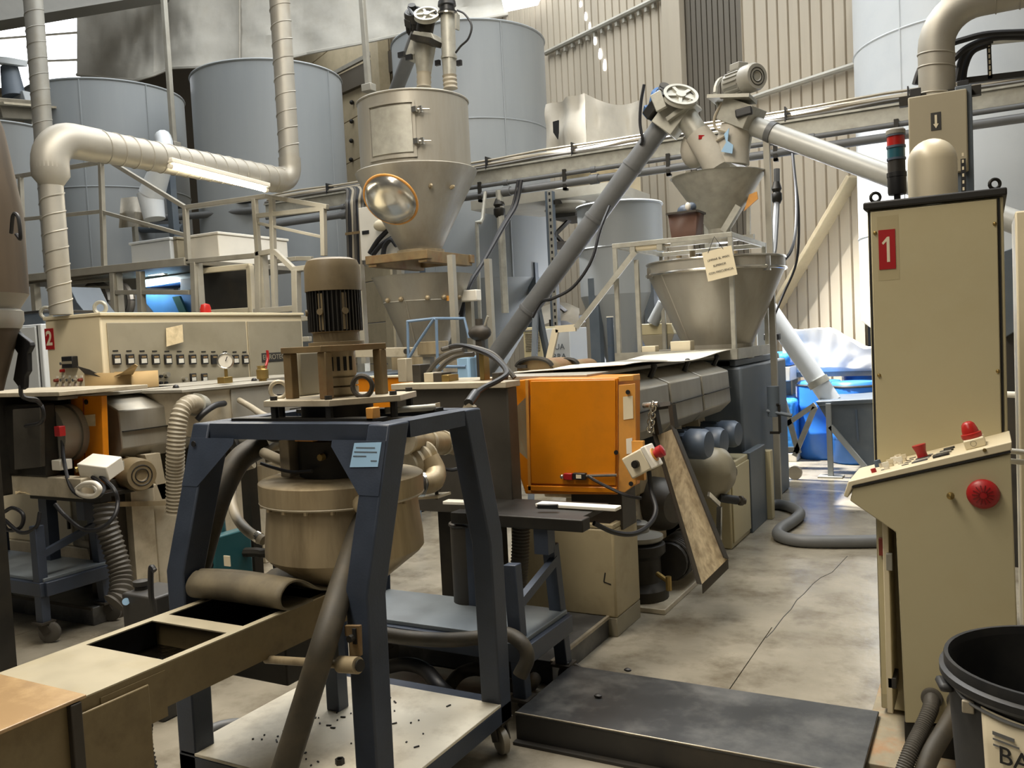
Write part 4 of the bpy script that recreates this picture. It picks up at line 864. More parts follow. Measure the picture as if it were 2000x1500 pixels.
p = Q(402, 612, X=XC-.12); part(c2, 'beacon', MB().lathe(V((p.x, p.y, zt+.02)), Z_, [(.045, 0), (.045, .05), (.035, .08), (0, .09)], 14), 'lens_red')
for i in range(4): p = Q(330+i*16, 616, X=XC-.1); part(c2, 'hazard_stripe', MB().box(p.x-.05, p.x+.05, p.y-.06, p.y+.06, zt+.025, zt+.03), ('orange', 'black_plastic')[i % 2])
g2 = thing('grey_cabinet', 'plain pale grey cabinet left of control cabinet two', 'cabinet', Q(60, 770, Y=4.5)); a = Q(20, 640, Y=4.45); b = Q(84, 632, Y=4.45)
part(g2, 'carcass', MB().box(a.x-.4, b.x-.03, 4.45, 5.2, 0, b.z), 'silo_white', .01); xx = Q(73, 640, Y=4.45).x; part(g2, 'door_gap', MB().box(xx-.004, xx+.004, 4.446, 4.45, .1, b.z-.01), 'gasket'); part(g2, 'door', MB().box(a.x-.38, xx-.01, 4.435, 4.45, .1, b.z-.02), 'silo_white', .004)
tr = thing('dark_tray', 'dark blue-black tray on top of the grey cabinet', 'tray', Q(55, 620, Y=4.6)); a = Q(32, 625, Y=4.6); c = Q(84, 602, Y=4.6)
part(tr, 'body', MB().box(a.x, c.x, 4.6, 5.1, b.z, b.z+.11), 'gear_blue', .008); part(tr, 'rim', MB().box(a.x-.01, c.x+.01, 4.59, 5.11, b.z+.1, b.z+.125), 'motor_dark', .004)
# ================================================================ the two extruder lines
def extruder(O, label, covers, gear):
    ox, oy = O; t = thing('extruder', label, 'extruder', (-2.1+ox, 5.6+oy, 0))
    def B(x0, x1, y0, y1, z0, z1): return MB().box(x0+ox, x1+ox, y0+oy, y1+oy, z0, z1)
    prof = [(-2.45, 1.36), (-1.97, 1.36), (-1.76, 1.27), (-1.745, 1.03), (-1.83, .95), (-2.38, .95), (-2.46, 1.03)]
    for (a, b) in covers:
        c = part(t, 'barrel_cover', MB().prism([V((x+ox, a+oy, z)) for x, z in prof], V((0, b-a, 0))), 'stainless', .008)
        part(c, 'cover_joint', B(-1.753, -1.735, a+.01, b-.01, 1.137, 1.143), 'gasket')
        part(c, 'cover_bolt', MB().cyl(V((-1.86+ox, b+oy-.05, 1.31)), V((-1.83+ox, b+oy-.05, 1.37)), .018, n=8).ball(V((-1.83+ox, b+oy-.05, 1.38)), .022, n=8, m=6), 'black_plastic')
    ya, yb = covers[0][0], covers[-1][1]
    part(t, 'top_plate', B(-2.5, -1.9, ya-.3, yb+.15, 1.365, 1.385), 'stainless', .003)
    part(t, 'barrel', MB().cyl(V((-2.1+ox, ya-.3+oy, 1.12)), V((-2.1+ox, yb+.4+oy, 1.12)), .12), 'brown_iron')
    part(t, 'bed', B(-2.4, -1.85, ya+.1, yb+.5, .62, .74), 'stainless_dirty', .01)
    for y in (ya+.35, ya+1.3, yb-.2):
        part(t, 'pedestal', MB().prism([V((-2.4+ox, y-.1+oy, 0)), V((-1.8+ox, y-.1+oy, 0)), V((-1.92+ox, y-.1+oy, .95)), V((-2.28+ox, y-.1+oy, .95))], V((0, .16, 0))), 'steel_plate', .006)
    if gear:
        part(t, 'gearbox', B(-2.55, -1.72, yb+.25, yb+2.0, 0.0, 1.28), 'gear_blue', .02)
        part(t, 'gearbox_lid', B(-2.5, -1.78, yb+.3, yb+1.9, 1.28, 1.34), 'gear_blue', .01)
    return t
covers1 = [(4.62, 5.25), (5.29, 5.95), (5.99, 6.7)]
e1 = extruder((0, 0), 'stainless clad extruder barrel of the first line running back from the yellow guard', covers1, True)
e2 = extruder((-3.0, -.85), 'stainless clad extruder barrel of the second line in front of cabinet two', [(4.42, 4.98), (5.06, 5.7), (5.74, 6.4)], True)

# ---- yellow guard of line one
yg = thing('yellow_guard', 'big yellow metal guard box with bolted cover and hinged strip', 'guard', Q(1120, 968, Y=4.2))
Yg = 4.2; G = lambda x, y, o=0: Q(x, y, Y=Yg-o)
part(yg, 'housing', MB().prism([G(994, 745), G(1036, 740), G(1206, 738), G(1206, 966), G(1026, 965), G(1009, 912), G(996, 906)], V((0, .34, 0))), 'yellow', .006)
part(yg, 'door_panel', MB().prism([G(1038, 744), G(1203, 741), G(1204, 948), G(1036, 944)], V((0, -.012, 0))), 'yellow', .004)
part(yg, 'edge_lip', MB().beam(G(1030, 742, .008), G(1036, 962, .008), .016, .02), 'orange'); part(yg, 'edge_lip', MB().beam(G(1030, 953, .008), G(1205, 957, .008), .02, .03), 'yellow', .004)
p = [G(1208, 752), G(1240, 749), G(1243, 945), G(1220, 962), G(1208, 960)]
hs = part(yg, 'hinge_strip', MB().prism(p, V((0, .012, 0))), 'orange', .003); part(yg, 'top_block', MB().prism([G(1207, 735), G(1237, 732), G(1238, 744), G(1208, 746)], V((0, .1, 0))), 'orange', .004)
part(hs, 'spec_label', MB().prism([G(1217, 775, .001), G(1236, 773, .001), G(1237, 817, .001), G(1218, 820, .001)], V((0, -.002, 0))), 'paper')
part(hs, 'small_label', MB().prism([G(1223, 857, .001), G(1235, 855, .001), G(1236, 885, .001), G(1224, 887, .001)], V((0, -.002, 0))), 'white')
for x, y in ((1226, 766), (1232, 945), (1203, 884)): q = G(x, y, .014); part(yg, 'bolt_hole', MB().cyl(q, q+Y_*.006, .012, n=12), 'black_plastic')
h0, h1 = G(1098, 931, .03), G(1205, 928, .03)
lt = part(yg, 'latch_bar', MB().cyl(lerp(h0, h1, .45), h1, .008, n=8), 'chrome'); part(lt, 'latch_switch', MB().obox(lerp(h0, h1, .33), (.075, .03, .035), X_), 'black_plastic', .004); part(lt, 'red_catch', MB().obox(lerp(h0, h1, .12), (.05, .028, .036), X_), 'red', .004); part(lt, 'knob', MB().ball(h0, .013), 'chrome')
part(lt, 'switch_face', MB().obox(lerp(h0, h1, .33)-Y_*.016, (.03, .002, .02), X_), 'paper')
part(yg, 'switch_cable', MB().tube([lerp(h0, h1, .48), G(1165, 940, .06), G(1195, 955, .1), G(1225, 968, .1), G(1252, 973, .05)], .008, 6), 'cable')
part(yg, 'stand', MB().box(G(1100, 960).x, G(1200, 960).x, 4.3, 4.5, .55, G(1100, 966).z+.02), 'brown_iron')
ygl = thing('yellow_guard', 'yellow guard door left of the die head behind the motor stand', 'guard', Q(700, 830, Y=4.2))
a_, b_ = Q(597, 742, Y=4.2), Q(803, 741, Y=4.2)
part(ygl, 'door', MB().box(a_.x, b_.x, 4.2, 4.24, .8, a_.z), 'yellow', .004); part(ygl, 'edge_strip', MB().box(b_.x-.06, b_.x, 4.18, 4.2, .8, a_.z), 'orange', .003); part(ygl, 'top_cap', MB().box(a_.x, b_.x, 4.19, 4.25, a_.z, a_.z+.012), 'paper', .002); part(ygl, 'stand', MB().box(a_.x+.3, a_.x+.4, 4.24, 4.34, 0, .9), 'brown_iron')
# control box with red button
eb = thing('button_box', 'cream push button box with red mushroom button tilted on the yellow guard', 'control box', G(1255, 930, .1))
ax = (G(1262, 868, .1)-G(1222, 890, .1)); ax = (V((ax.x, 0, ax.z))).normalized(); upv = V((-ax.z, 0, ax.x)); cc = G(1250, 903, .08)
part(eb, 'case', MB().obox(cc, (.12, .11, .115), ax, upv), 'cream', .008); part(eb, 'lid', MB().obox(cc+ax*.072+V((0, 0, 0)), (.03, .115, .12), ax, upv), 'white', .006)
part(eb, 'red_button', MB().lathe(cc+ax*.087, ax, [(.02, 0), (.02, .02), (.03, .022), (.03, .05), (.0, .056)], 16), 'red'); part(eb, 'yellow_collar', MB().cyl(cc+ax*.085, cc+ax*.092, .034, n=16), 'orange')
part(eb, 'cable_gland', MB().cyl(cc-Y_*.055, cc-Y_*.075, .02, n=12).cyl(cc-Y_*.07, cc-Y_*.08, .012, n=12), 'dark_iron')
part(eb, 'power_cable', MB().tube([cc-upv*.06+ax*.02, Q(1272, 960, Y=4.12), Q(1281, 995, Y=4.05), Q(1270, 1022, Y=3.95), Q(1240, 1042, Y=3.8), Q(1200, 1040, Y=3.7), Q(1160, 1022, Y=3.6)], .012, 8), 'cable')
part(eb, 'bracket', MB().box(cc.x-.06, cc.x+.0, 4.17, 4.2, cc.z-.1, cc.z+.1), 'orange')

# ---- pillar and pump base of line one
pb = thing('pillar_base', 'beige painted box pedestal under the yellow guard with dirty lower band', 'pedestal', (-1.95, 4.35, 0))
xr = -1.735; yb0 = Q(1205, 1245, z=0).y; xlb = Q(1060, 1220, z=.0).x
part(pb, 'body', MB().box(-2.35, xr, yb0, yb0+.36, .1, .575), 'pedestal_paint', .012); part(pb, 'kick_band', MB().box(-2.345, xr-.002, yb0+.003, yb0+.357, 0, .1), 'cabinet_grey', .004)
part(pb, 'top_rim', MB().box(-2.35, xr, yb0, yb0+.03, .575, .60).box(xr-.03, xr, yb0+.03, yb0+.36, .575, .60), 'pedestal_paint', .004)
q = Q(1186, 1130, Y=yb0); part(pb, 'scratch', MB().beam(q-V((.02, .001, .02)), q+V((.02, -.001, -.03)), .002, .006).beam(q-V((.02, .001, .02)), q+V((-.01, -.001, .03)), .002, .006), 'motor_dark')
# steel step rail by line one
st = thing('steel_plinth', 'dark steel plinth beside the beige pedestal of line one', 'plinth', (-2.2, 3.9, 0)); part(st, 'slab', MB().box(-2.75, -1.78, 3.5, yb0-.005, 0, .11), 'step_steel', .004); part(st, 'edge', MB().box(-1.79, -1.774, 3.5, yb0-.005, .098, .114), 'edge_worn')
# ---- machine parts under barrel one
pp_ = thing('vacuum_pump', 'dark greasy vacuum pump with fins on a floor plate beside the pedestal', 'pump', (-1.75, 4.9, 0))
part(pp_, 'floor_plate', MB().box(-2.25, -1.62, 4.62, 5.6, .0, .03), 'steel_plate', .004)
part(pp_, 'body', MB().lathe(V((-1.83, 4.82, .03)), Z_, [(.16, 0), (.16, .06), (.12, .1), (.12, .24), (.15, .27), (.15, .32), (.1, .34)], 20), 'dark_iron')
part(pp_, 'top_flange', MB().lathe(V((-1.83, 4.82, .37)), Z_, [(.13, 0), (.14, .01), (.14, .03), (.06, .05), (.06, .1), (.045, .11)], 20), 'motor_grey')
part(pp_, 'side_port', MB().cyl(V((-1.83, 4.82, .44)), V((-1.95, 4.72, .47)), .05, n=14), 'dark_iron')
mf = MB()
for i in range(9): mf.torus(V((-1.72+.0*i, 5.05+.03*i, .2)), Y_, .12, .010, 20, 6)
part(pp_, 'motor_fins', mf, 'motor_dark'); part(pp_, 'motor', MB().cyl(V((-1.72, 5.0, .2)), V((-1.72, 5.36, .2)), .115), 'motor_dark'); part(pp_, 'fan_cowl', MB().cyl(V((-1.72, 5.34, .2)), V((-1.72, 5.46, .2)), .13), 'motor_dark')
part(pp_, 'tap', MB().cyl(V((-1.7, 4.74, .2)), V((-1.62, 4.7, .17)), .014, n=8).cyl(V((-1.62, 4.7, .2)), V((-1.62, 4.7, .12)), .018, n=8), 'brass')
vt = thing('round_tank', 'round dark brown tank end behind the button box cable', 'tank', Q(1290, 1030, Y=5.2)); cq = Q(1292, 985, Y=5.1)
part(vt, 'shell', MB().lathe(cq, V((.9, -.4, 0)), [(.0, .12), (.1, .11), (.15, .06), (.165, 0), (.165, -.5)], 28), 'die_steel'); part(vt, 'saddle', MB().box(cq.x-.35, cq.x-.2, cq.y-.1, cq.y+.15, 0.03, cq.z-.1), 'dark_iron')
rt_ = thing('round_tank', 'beige domed tank end behind the leaning chute', 'tank', Q(1390, 960, Y=6.2)); cq = Q(1385, 922, Y=5.9)
part(rt_, 'shell', MB().lathe(cq, V((.95, -.3, 0)), [(.0, .17), (.11, .15), (.17, .09), (.185, 0), (.185, -.4)], 28), 'grey_tank'); part(rt_, 'flange', MB().cyl(cq+V((-.25, .1, .03)), cq+V((-.17, .07, .03)), .2, n=20), 'dark_iron'); part(rt_, 'saddle', MB().box(cq.x-.3, cq.x-.15, cq.y-.08, cq.y+.2, 0, cq.z-.1), 'dark_iron')
for i, (x, y, Yp, s_) in enumerate(((1378, 867, 5.55, 1), (1408, 862, 6.0, 1), (1436, 847, 6.45, 1))):
    b = thing('blower_motor', ['blue-grey blower motor nearest to the leaning chute', 'blue-grey blower motor in the middle of the row under the barrel', 'blue-grey blower motor farthest under the barrel near the gearbox'][i], 'motor', Q(x, y+40, Y=Yp), 'blower motors under the barrel')
    c = Q(x, y, Y=Yp); part(b, 'cowl', MB().lathe(c+V((-.12, .0, 0)), V((1, -.12, 0)), [(.085, 0), (.1, .02), (.1, .12), (.085, .15), (.03, .155), (0, .155)], 22), 'motor_blue')
    mf = MB().cyl(c+V((-.4, .03, 0)), c+V((-.1, .0, 0)), .085)
    for k in range(10): an = k*math.pi/5; mf.beam(c+V((-.38, .03+.09*math.cos(an), .09*math.sin(an))), c+V((-.13, .09*math.cos(an), .09*math.sin(an))), .01, .012)
    part(b, 'finned_body', mf, 'motor_blue'); part(b, 'fan_housing', MB().lathe(c+V((-.55, .04, .05)), V((1, 0, 0)), [(.05, -.02), (.17, 0), (.17, .1), (.05, .12)], 24), 'motor_dark'); part(b, 'bracket', MB().box(c.x-.35, c.x-.2, c.y-.05, c.y+.05, .62, c.z-.07), 'dark_iron')
sb = thing('switch_cabinet', 'beige low switch cabinet with oval latch below the blower motors', 'cabinet', (-1.8, 6.6, 0)); a = Q(1428, 1052, z=0)
xf = -1.64; ya = Q(1429, 1040, X=xf).y; yb_ = Q(1466, 1020, X=xf).y; zt = Q(1428, 905, X=xf).z
part(sb, 'carcass', MB().box(-2.2, xf, ya, yb_, 0, zt), 'cabinet_beige', .01); part(sb, 'door', MB().box(xf, xf+.012, ya+.03, yb_-.03, .04, zt-.04), 'cabinet_beige', .004); q = Q(1436, 922, X=xf+.013); part(sb, 'latch', MB().lathe(q, X_, [(.03, 0), (.03, .008)], 14), 'dark_iron')
gp = thing('guard_panel', 'tall dark grey guard panel beside the gearbox', 'panel', (-1.62, 7.2, 0)); a, b = Q(1470, 1030, X=-1.62).y, Q(1499, 1010, X=-1.62).y; zt = Q(1472, 880, X=-1.62).z
part(gp, 'panel', MB().box(-1.68, -1.62, a, b, 0, zt), 'gear_blue', .006); part(gp, 'front_post', MB().box(-1.66, -1.58, b, b+.1, 0, Q(1500, 880, X=-1.6).z), 'cabinet_beige', .006); part(gp, 'handle', MB().path([V((-1.58, b+.02, .95)), V((-1.5, b+.02, .95)), V((-1.5, b+.02, .72)), V((-1.58, b+.02, .72))], .02, .02), 'dark_iron'); part(gp, 'pipe_stub', MB().cyl(V((-1.55, b+.05, .85)), V((-1.55, b+.05, 1.1)), .05, n=12).cyl(V((-1.6, b+.02, .9)), V((-1.4, b+.02, .86)), .016, n=8), 'gear_blue')
tp_ = thing('valve_pipe', 'black pipe stub with brass end sticking out under the chute', 'valve', Q(1440, 985, X=-1.55)); part(tp_, 'pipe', MB().cyl(Q(1405, 972, X=-1.62), Q(1440, 977, X=-1.52), .03, n=12), 'cable'); part(tp_, 'fitting', MB().cyl(Q(1436, 977, X=-1.53), Q(1456, 979, X=-1.47), .022, n=10).cyl(Q(1445, 978, X=-1.5), Q(1449, 978, X=-1.49), .034, n=10), 'brown_iron'); part(tp_, 'bracket', MB().beam(Q(1405, 990, X=-1.6), V((-1.62, Q(1405, 990, X=-1.6).y, 0)), .03, .03), 'chrome'); part(tp_, 'lever', MB().beam(Q(1384, 965, X=-1.6), Q(1405, 985, X=-1.58), .015, .03), 'chrome')
# ---- leaning chute
ch_ = thing('leaning_chute', 'long worn sheet metal channel leaning against the machine bed', 'chute', Q(1390, 1140, z=.12))
tl, tr_, bl, brr = Q(1284, 850, Y=4.75), Q(1318, 836, Y=4.75), Q(1371, 1141, Y=4.42), Q(1421, 1092, Y=4.62)
n = (tr_-tl).cross(bl-tl).normalized(); n = n if n.y < 0 else -n
part(ch_, 'channel', MB().prism([tl, tr_, lerp(tr_, brr, .85), brr, bl], n*-.012), 'chute_worn')
part(ch_, 'side_wall', MB().prism([tl, bl, bl+n*.05, tl+n*.05], (tl-tr_).normalized()*.008), 'brown_iron'); part(ch_, 'side_wall', MB().prism([tr_, brr, brr+n*.06, tr_+n*.06], (tr_-tl).normalized()*.008), 'brown_iron')
part(ch_, 'end_lip', MB().prism([bl, brr, brr+V((.0, 0, -.05)), bl+V((0, 0, -.05))], n*-.01), 'brown_iron')
fr_ = part(ch_, 'hanger_frame', MB().path([tl+(tr_-tl)*.1, Q(1278, 795, Y=4.76), Q(1312, 790, Y=4.76), tr_], .025, .05, n), 'motor_dark')
chn = MB()
for i in range(8): chn.torus(lerp(Q(1270, 838, Y=4.7), Q(1275, 790, Y=4.7), i/7), (X_ if i % 2 else Y_), .02, .005, 10, 5)
part(fr_, 'chain', chn, 'chrome'); part(ch_, 'hook_bar', MB().cyl(Q(1256, 792, Y=4.72), Q(1285, 790, Y=4.72), .016, n=8), 'chrome')

# ---- die head of line one
dh = thing('extrusion_die', 'large dark grey steel die housing between the blue frame and the yellow guard', 'die', (-2.45, 3.9, .7))
Yd = 3.75; a = Q(800, 750, Y=Yd); b = Q(990, 745, Y=Yd); zb = Q(990, 1008, Y=Yd).z
part(dh, 'front_plate', MB().box(a.x-.1, b.x, Yd, Yd+.1, zb, b.z-.03), 'die_steel', .006, label='greasy dark front plate'); part(dh, 'top_ledge', MB().box(a.x-.1, b.x+.01, Yd-.03, Yd+.12, b.z-.03, b.z), 'steel_plate', .003); part(dh, 'rear_body', MB().box(a.x-.1, b.x-.3, Yd+.1, Yd+.5, zb+.05, b.z), 'steel_plate', .003)
part(dh, 'flange', MB().cyl(V((-2.12, 4.2, 1.1)), V((-2.12, 4.62, 1.1)), .2), 'stainless_dirty'); part(dh, 'support', MB().box(-2.6, -2.35, Yd+.1, Yd+.4, .11, zb), 'dark_iron')
part(dh, 'plug', MB().prism([Q(903, 797, Y=3.3), Q(911, 783, Y=3.3), Q(925, 795, Y=3.3)], V((0, .03, 0))), 'steel_plate'); 
pg = part(dh, 'cable_plug', MB().cyl(Q(915, 788, Y=3.3), Q(929, 768, Y=3.4), .022, n=10), 'black_plastic')
part(pg, 'cable', MB().tube([Q(929, 768, Y=3.4), Q(945, 757, Y=3.5), Q(975, 742, Y=3.6), Q(990, 728, Y=3.7), Q(976, 708, Y=3.8), Q(950, 690, Y=3.9), Q(900, 675, Y=4.0), Q(865, 682, Y=4.2)], .014, 8), 'cable')
for i, (x0, x1, y0_, y1_, m) in enumerate(((828, 846, 728, 746, 'steel_plate'), (846, 862, 728, 746, 'brown_iron'), (862, 876, 732, 746, 'brass'), (806, 820, 712, 746, 'motor_dark'), (961, 974, 728, 744, 'brown_iron'))):
    p = Q(x0, y1_, Y=Yd+.1); q = Q(x1, y0_, Y=Yd+.1); part(dh, 'top_fitting', MB().box(p.x, q.x, Yd+.1, Yd+.2, b.z-.001, q.z), m, .004)
for (x, y, w_, m) in ((788, 700, .06, 'steel_plate'), (943, 690, .03, 'brass')): p = Q(x, y, Y=Yd+.2); part(dh, 'upright', MB().box(p.x-w_/2, p.x+w_/2, Yd+.18, Yd+.24, b.z-.001, p.z), m, .004)
for i, pts in enumerate(([(835, 730), (855, 705), (880, 690), (905, 684)], [(850, 732), (872, 708), (895, 695), (925, 692)], [(865, 683), (905, 676), (960, 690), (990, 720), (1005, 738)])):
    part(dh, 'loose_cable', MB().tube([Q(x, y, Y=Yd+.15+.1*i) for x, y in pts], .014, 8), 'hose_corr')
# brown semi-round covers behind the guard top
for i, (x0, x1, yt, Yp, dep) in enumerate(((1010, 1082, 702, 4.7, .35), (1092, 1132, 704, 5.0, .3))):
    t = thing('heater_cover', ('rusty brown arched heater cover behind the yellow guard', 'smaller rusty arched cover beside the first heater cover')[i], 'cover', Q((x0+x1)/2, 735, Y=Yp), 'arched covers on the barrel')
    p, q = Q(x0, 735, Y=Yp), Q(x1, 735, Y=Yp); h = Q((x0+x1)/2, yt, Y=Yp).z-1.385; n_ = 12
    poly = [V((p.x+(q.x-p.x)*(.5-.5*math.cos(math.pi*k/n_)), Yp, 1.385+h*math.sin(math.pi*k/n_)**.7)) for k in range(n_+1)]
    part(t, 'arch', MB().prism(poly, V((0, dep, 0))), 'rusty'); part(t, 'cap_strip', MB().tube([v+V((0, -.01, .008)) for v in poly[1:-1]], .014, 6, 1), 'dark_iron'); part(t, 'wing_nut', MB().obox(lerp(poly[0], poly[-1], .22)+V((0, -.03, h*.5)), (.06, .02, .02)), 'motor_dark')
# cover sheet of line one (bright thin sheet)
cs = thing('cover_sheet', 'thin bright metal sheet lying over the first extruder barrel', 'sheet', (-2.1, 5.6, 1.385))
part(cs, 'sheet', MB().grid(lambda u, v: V((-2.52+.72*u, 4.62+2.35*v, 1.39+.018*math.sin(v*7+u)+.012*u)), 6, 16, V((0, 0, .004))), 'white')
# ================================================================ carts carrying the die heads
def caster(t, x, y, zt, r=.055, m='hose_beige', yaw=0.):
    c_, s_ = math.cos(yaw), math.sin(yaw); d = V((c_, s_, 0)); n = V((-s_, c_, 0)); p = V((x, y, r))+d*.03
    w_ = part(t, 'caster_wheel', MB().lathe(p-n*.018, n, [(r*.8, 0), (r, .006), (r, .03), (r*.8, .036), (r*.35, .036), (r*.3, .042), (0, .042)], 22), m)
    part(w_, 'fork', MB().beam(p-n*.026, V((x, y, zt-.012))-n*.026, .006, .05, d).beam(p+n*.026, V((x, y, zt-.012))+n*.026, .006, .05, d).box(x-.045, x+.045, y-.045, y+.045, zt-.012, zt), 'brown_iron')
def cart(label, O):
    ox, oy = O; t = thing('die_cart', label, 'cart', (-2.1+ox, 3.3+oy, 0), 'blue-grey carts under the die heads')
    x0, x1, ya, yb = -2.75+ox, -1.68+ox, 3.08+oy, 3.48+oy
    tp = part(t, 'top_rail', MB().box(x0+.55, x1+.15, yb-.12, yb-.04, .755, .81), 'dark_iron', .005); part(t, 'top_plate', MB().box(x0+.55, x1+.1, yb-.04, yb+.3, .775, .80), 'dark_iron', .003)
    part(t, 'shelf', MB().box(x0, x1, ya, yb, .35, .37), 'shelf_grey', .003)
    for y in (ya, yb): part(t, 'shelf_rail', MB().box(x0, x1, y-.025, y+.025, .27, .35), 'frame_blue', .004)
    for x in (x0, x1): part(t, 'shelf_rail', MB().box(x-.025, x+.025, ya, yb, .27, .35), 'frame_blue', .004)
    for x in (x0+.03, x1-.03):
        for y, yt in ((ya, ya+.02), (yb, yb-.02)):
            part(t, 'leg', MB().beam(V((x, y, .12)), V((x-.03*(1 if x > x0+.1 else -1), yt, .67 if x > x0+.1 else .5)), .06, .055, Y_), 'frame_blue', .004)
            caster(t, x, y, .125, .06, 'hose_corr', .5)
    part(t, 'upright', MB().box(x1-.1, x1-.03, yb-.1, yb-.03, .64, .76), 'frame_blue'); part(t, 'upright', MB().box(x0+.6, x0+.68, yb-.1, yb-.03, .34, .76), 'frame_blue')
    for x in (x1-.04,): part(t, 'brace', MB().beam(V((x, ya+.02, .5)), V((x, yb-.02, .6)), .03, .04), 'frame_blue')
    return t
c1_ = cart('blue-grey die cart with shelf behind the big blue frame', (0, 0))
cart('blue-grey die cart with caster at the left edge of the second line', (-3.04, -.1))
# white strips on the cart top
ts = thing('white_strip', 'white plastic strips and tools lying on the die cart top', 'strip', Q(1100, 985, z=.802))
part(ts, 'strip', MB().beam(Q(1052, 984, z=.812), Q(1208, 993, z=.812), .07, .016, Z_), 'white', .003); part(ts, 'strip', MB().beam(Q(870, 980, z=.812), Q(925, 982, z=.812), .06, .016), 'white', .003); part(ts, 'black_tool', MB().beam(Q(1050, 989, z=.825), Q(1090, 989, z=.825), .02, .02), 'black_plastic', .003)
# slim stained drum under the cart
dr_ = thing('stained_drum', 'tall brown stained metal drum standing on the cart shelf behind the frame', 'drum', Q(922, 1188, z=.35)); c = Q(922, 1180, z=.35); zt = Q(918, 1022, Y=c.y).z
part(dr_, 'wall', MB().lathe(c, Z_, [(.078, .0), (.085, .01), (.085, zt-.35), (.09, zt-.345), (.08, zt-.34), (.075, .03)], 28), 'brown_iron'); part(dr_, 'rim', MB().torus(V((c.x, c.y, zt)), Z_, .087, .006, 28, 6), 'dark_iron')

# hoses around cart one
def hose(label, pts, r, m='hose_dark', rib=0., pitch=.012, ends=None, name='hose', n=12, cat='hose', group=None):
    t = thing(name, label, cat, pts[-1], group); part(t, 'body', MB().tube(pts, r, n, 8, rib, pitch), m)
    if ends:
        for i, e in enumerate((0, -1)):
            if ends[i]:
                a, b = V(pts[e]), V(pts[1 if e == 0 else -2]); d = (b-a).normalized(); part(t, 'clamp', MB().cyl(a+d*.02, a+d*.04, r*1.12, n=16), 'chrome')
    return t
hose('dark hose lying along the cart shelf behind the frame', [Q(745, 1238, z=.42), Q(800, 1246, z=.4), Q(870, 1250, z=.39), Q(930, 1246, z=.39), Q(985, 1238, z=.4), Q(1018, 1255, z=.38), Q(1030, 1285, Y=3.0), Q(1015, 1320, Y=2.98)], .03, 'hose_dark')
hose('black hose arching on the floor under the die cart', [Q(748, 1305, Y=3.2), Q(790, 1297, Y=3.15), Q(830, 1308, Y=3.1), Q(862, 1345, Y=3.0), Q(900, 1375, z=.03)], .032, 'cable')
hose('second black hose loop on the floor under the die cart', [Q(870, 1350, z=.04), Q(900, 1315, Y=3.3), Q(940, 1308, Y=3.3), Q(985, 1335, z=.05), Q(1030, 1340, z=.05), Q(1045, 1325, z=.05)], .03, 'hose_dark')
hose('ribbed grey hose hanging behind the right frame leg', [Q(1018, 1020, Y=3.6), Q(1016, 1080, Y=3.6), Q(1012, 1150, Y=3.6), Q(1010, 1250, Y=3.55)], .045, 'hose_corr', .007, .016)
# bottle-sized crumb on the shelf
# ================================================================ the blue frame
bf = thing('mobile_frame', 'big blue-grey A-shaped mobile steel frame with casters and bright deck plate', 'frame', (-2.06, 2.46, 0))
XL, XR = -2.53, -1.65; w_ = .085
ytN, ytF, yN, yF = 2.2, 2.76, 2.04, 2.88; zk, zt = .85, 1.35
for (x, sx_) in ((XL, 1), (XR, -1)):
    xc = x+sx_*w_/2
    for (yb_, yt_, s_) in ((yN, ytN, 1), (yF, ytF, -1)):
        poly = [V((x, yb_, .13)), V((x, yb_, zk)), V((x, yt_, zt)), V((x, yt_+s_*.11, zt)), V((x, yb_+s_*.095, zk-.02)), V((x, yb_+s_*.085, .13))]
        if not (x == XL and s_ == -1) or True: part(bf, 'leg', MB().prism(poly, V((sx_*w_, 0, 0))), 'frame_blue', .006)
    part(bf, 'side_beam', MB().box(min(x, x+sx_*w_)+.0, max(x, x+sx_*w_), ytN+.11, ytF-.11, zt-.055, zt), 'frame_blue')
part(bf, 'cross_beam', MB().box(XL+w_, XR-w_, ytN, ytN+.08, zt-.055, zt), 'frame_blue'); part(bf, 'cross_beam', MB().box(XL+w_, XR-w_, ytF-.08, ytF, zt-.055, zt), 'frame_blue')
sl = (ytN-yN)/(zt-zk)
def NF(x, z, o=.004): return V((x, ytN-(zt-z)*sl-o, z))
for x, s_ in ((XL, 1), (XR, -1)):
    g = part(bf, 'gusset', MB().prism([NF(x+s_*.004, zt-.05, .0), NF(x+s_*.22, zt-.05, .0), NF(x+s_*.22, zt-.07, .0), NF(x+s_*(w_-.004), zt-.215, .0), NF(x+s_*.004, zt-.215, .0)], V((0, -.002, 0))), 'frame_blue')
    if s_ < 0:
        pl_ = part(g, 'maker_label', MB().prism([NF(x-.125, zt-.058, .0025), NF(x-.018, zt-.054, .0025), NF(x-.02, zt-.128, .0025), NF(x-.13, zt-.132, .0025)], V((0, -.002, 0))), 'label_blue', label='scratched pale blue maker label')
        for i_, (xa_, xb_) in enumerate(((.115, .04), (.12, .03), (.122, .07), (.05, .026))): part(pl_, 'printed_line', MB().prism([NF(x-xa_, zt-.07-.013*i_, .005), NF(x-xb_, zt-.0695-.013*i_, .005), NF(x-xb_, zt-.073-.013*i_, .005), NF(x-xa_, zt-.0735-.013*i_, .005)], V((0, -.0005, 0))), 'gear_blue')
    else: part(g, 'bolt_hole', MB().cyl(NF(x+.035, zt-.07, .009), NF(x+.035, zt-.07, .012), .011, n=12), 'black_void')
part(bf, 'deck_plate', MB().box(XL+.01, XR-.0, yN+.0, yF-.08, .2, .212), 'deck_bright', .002)
for y in (yN, yF-.06): part(bf, 'deck_rail', MB().box(XL, XR, y, y+.06, .13, .2), 'frame_blue', .004)
for x in (XL, XR-.06): part(bf, 'deck_rail', MB().box(x, x+.06, yN, yF, .13, .2), 'frame_blue', .004)
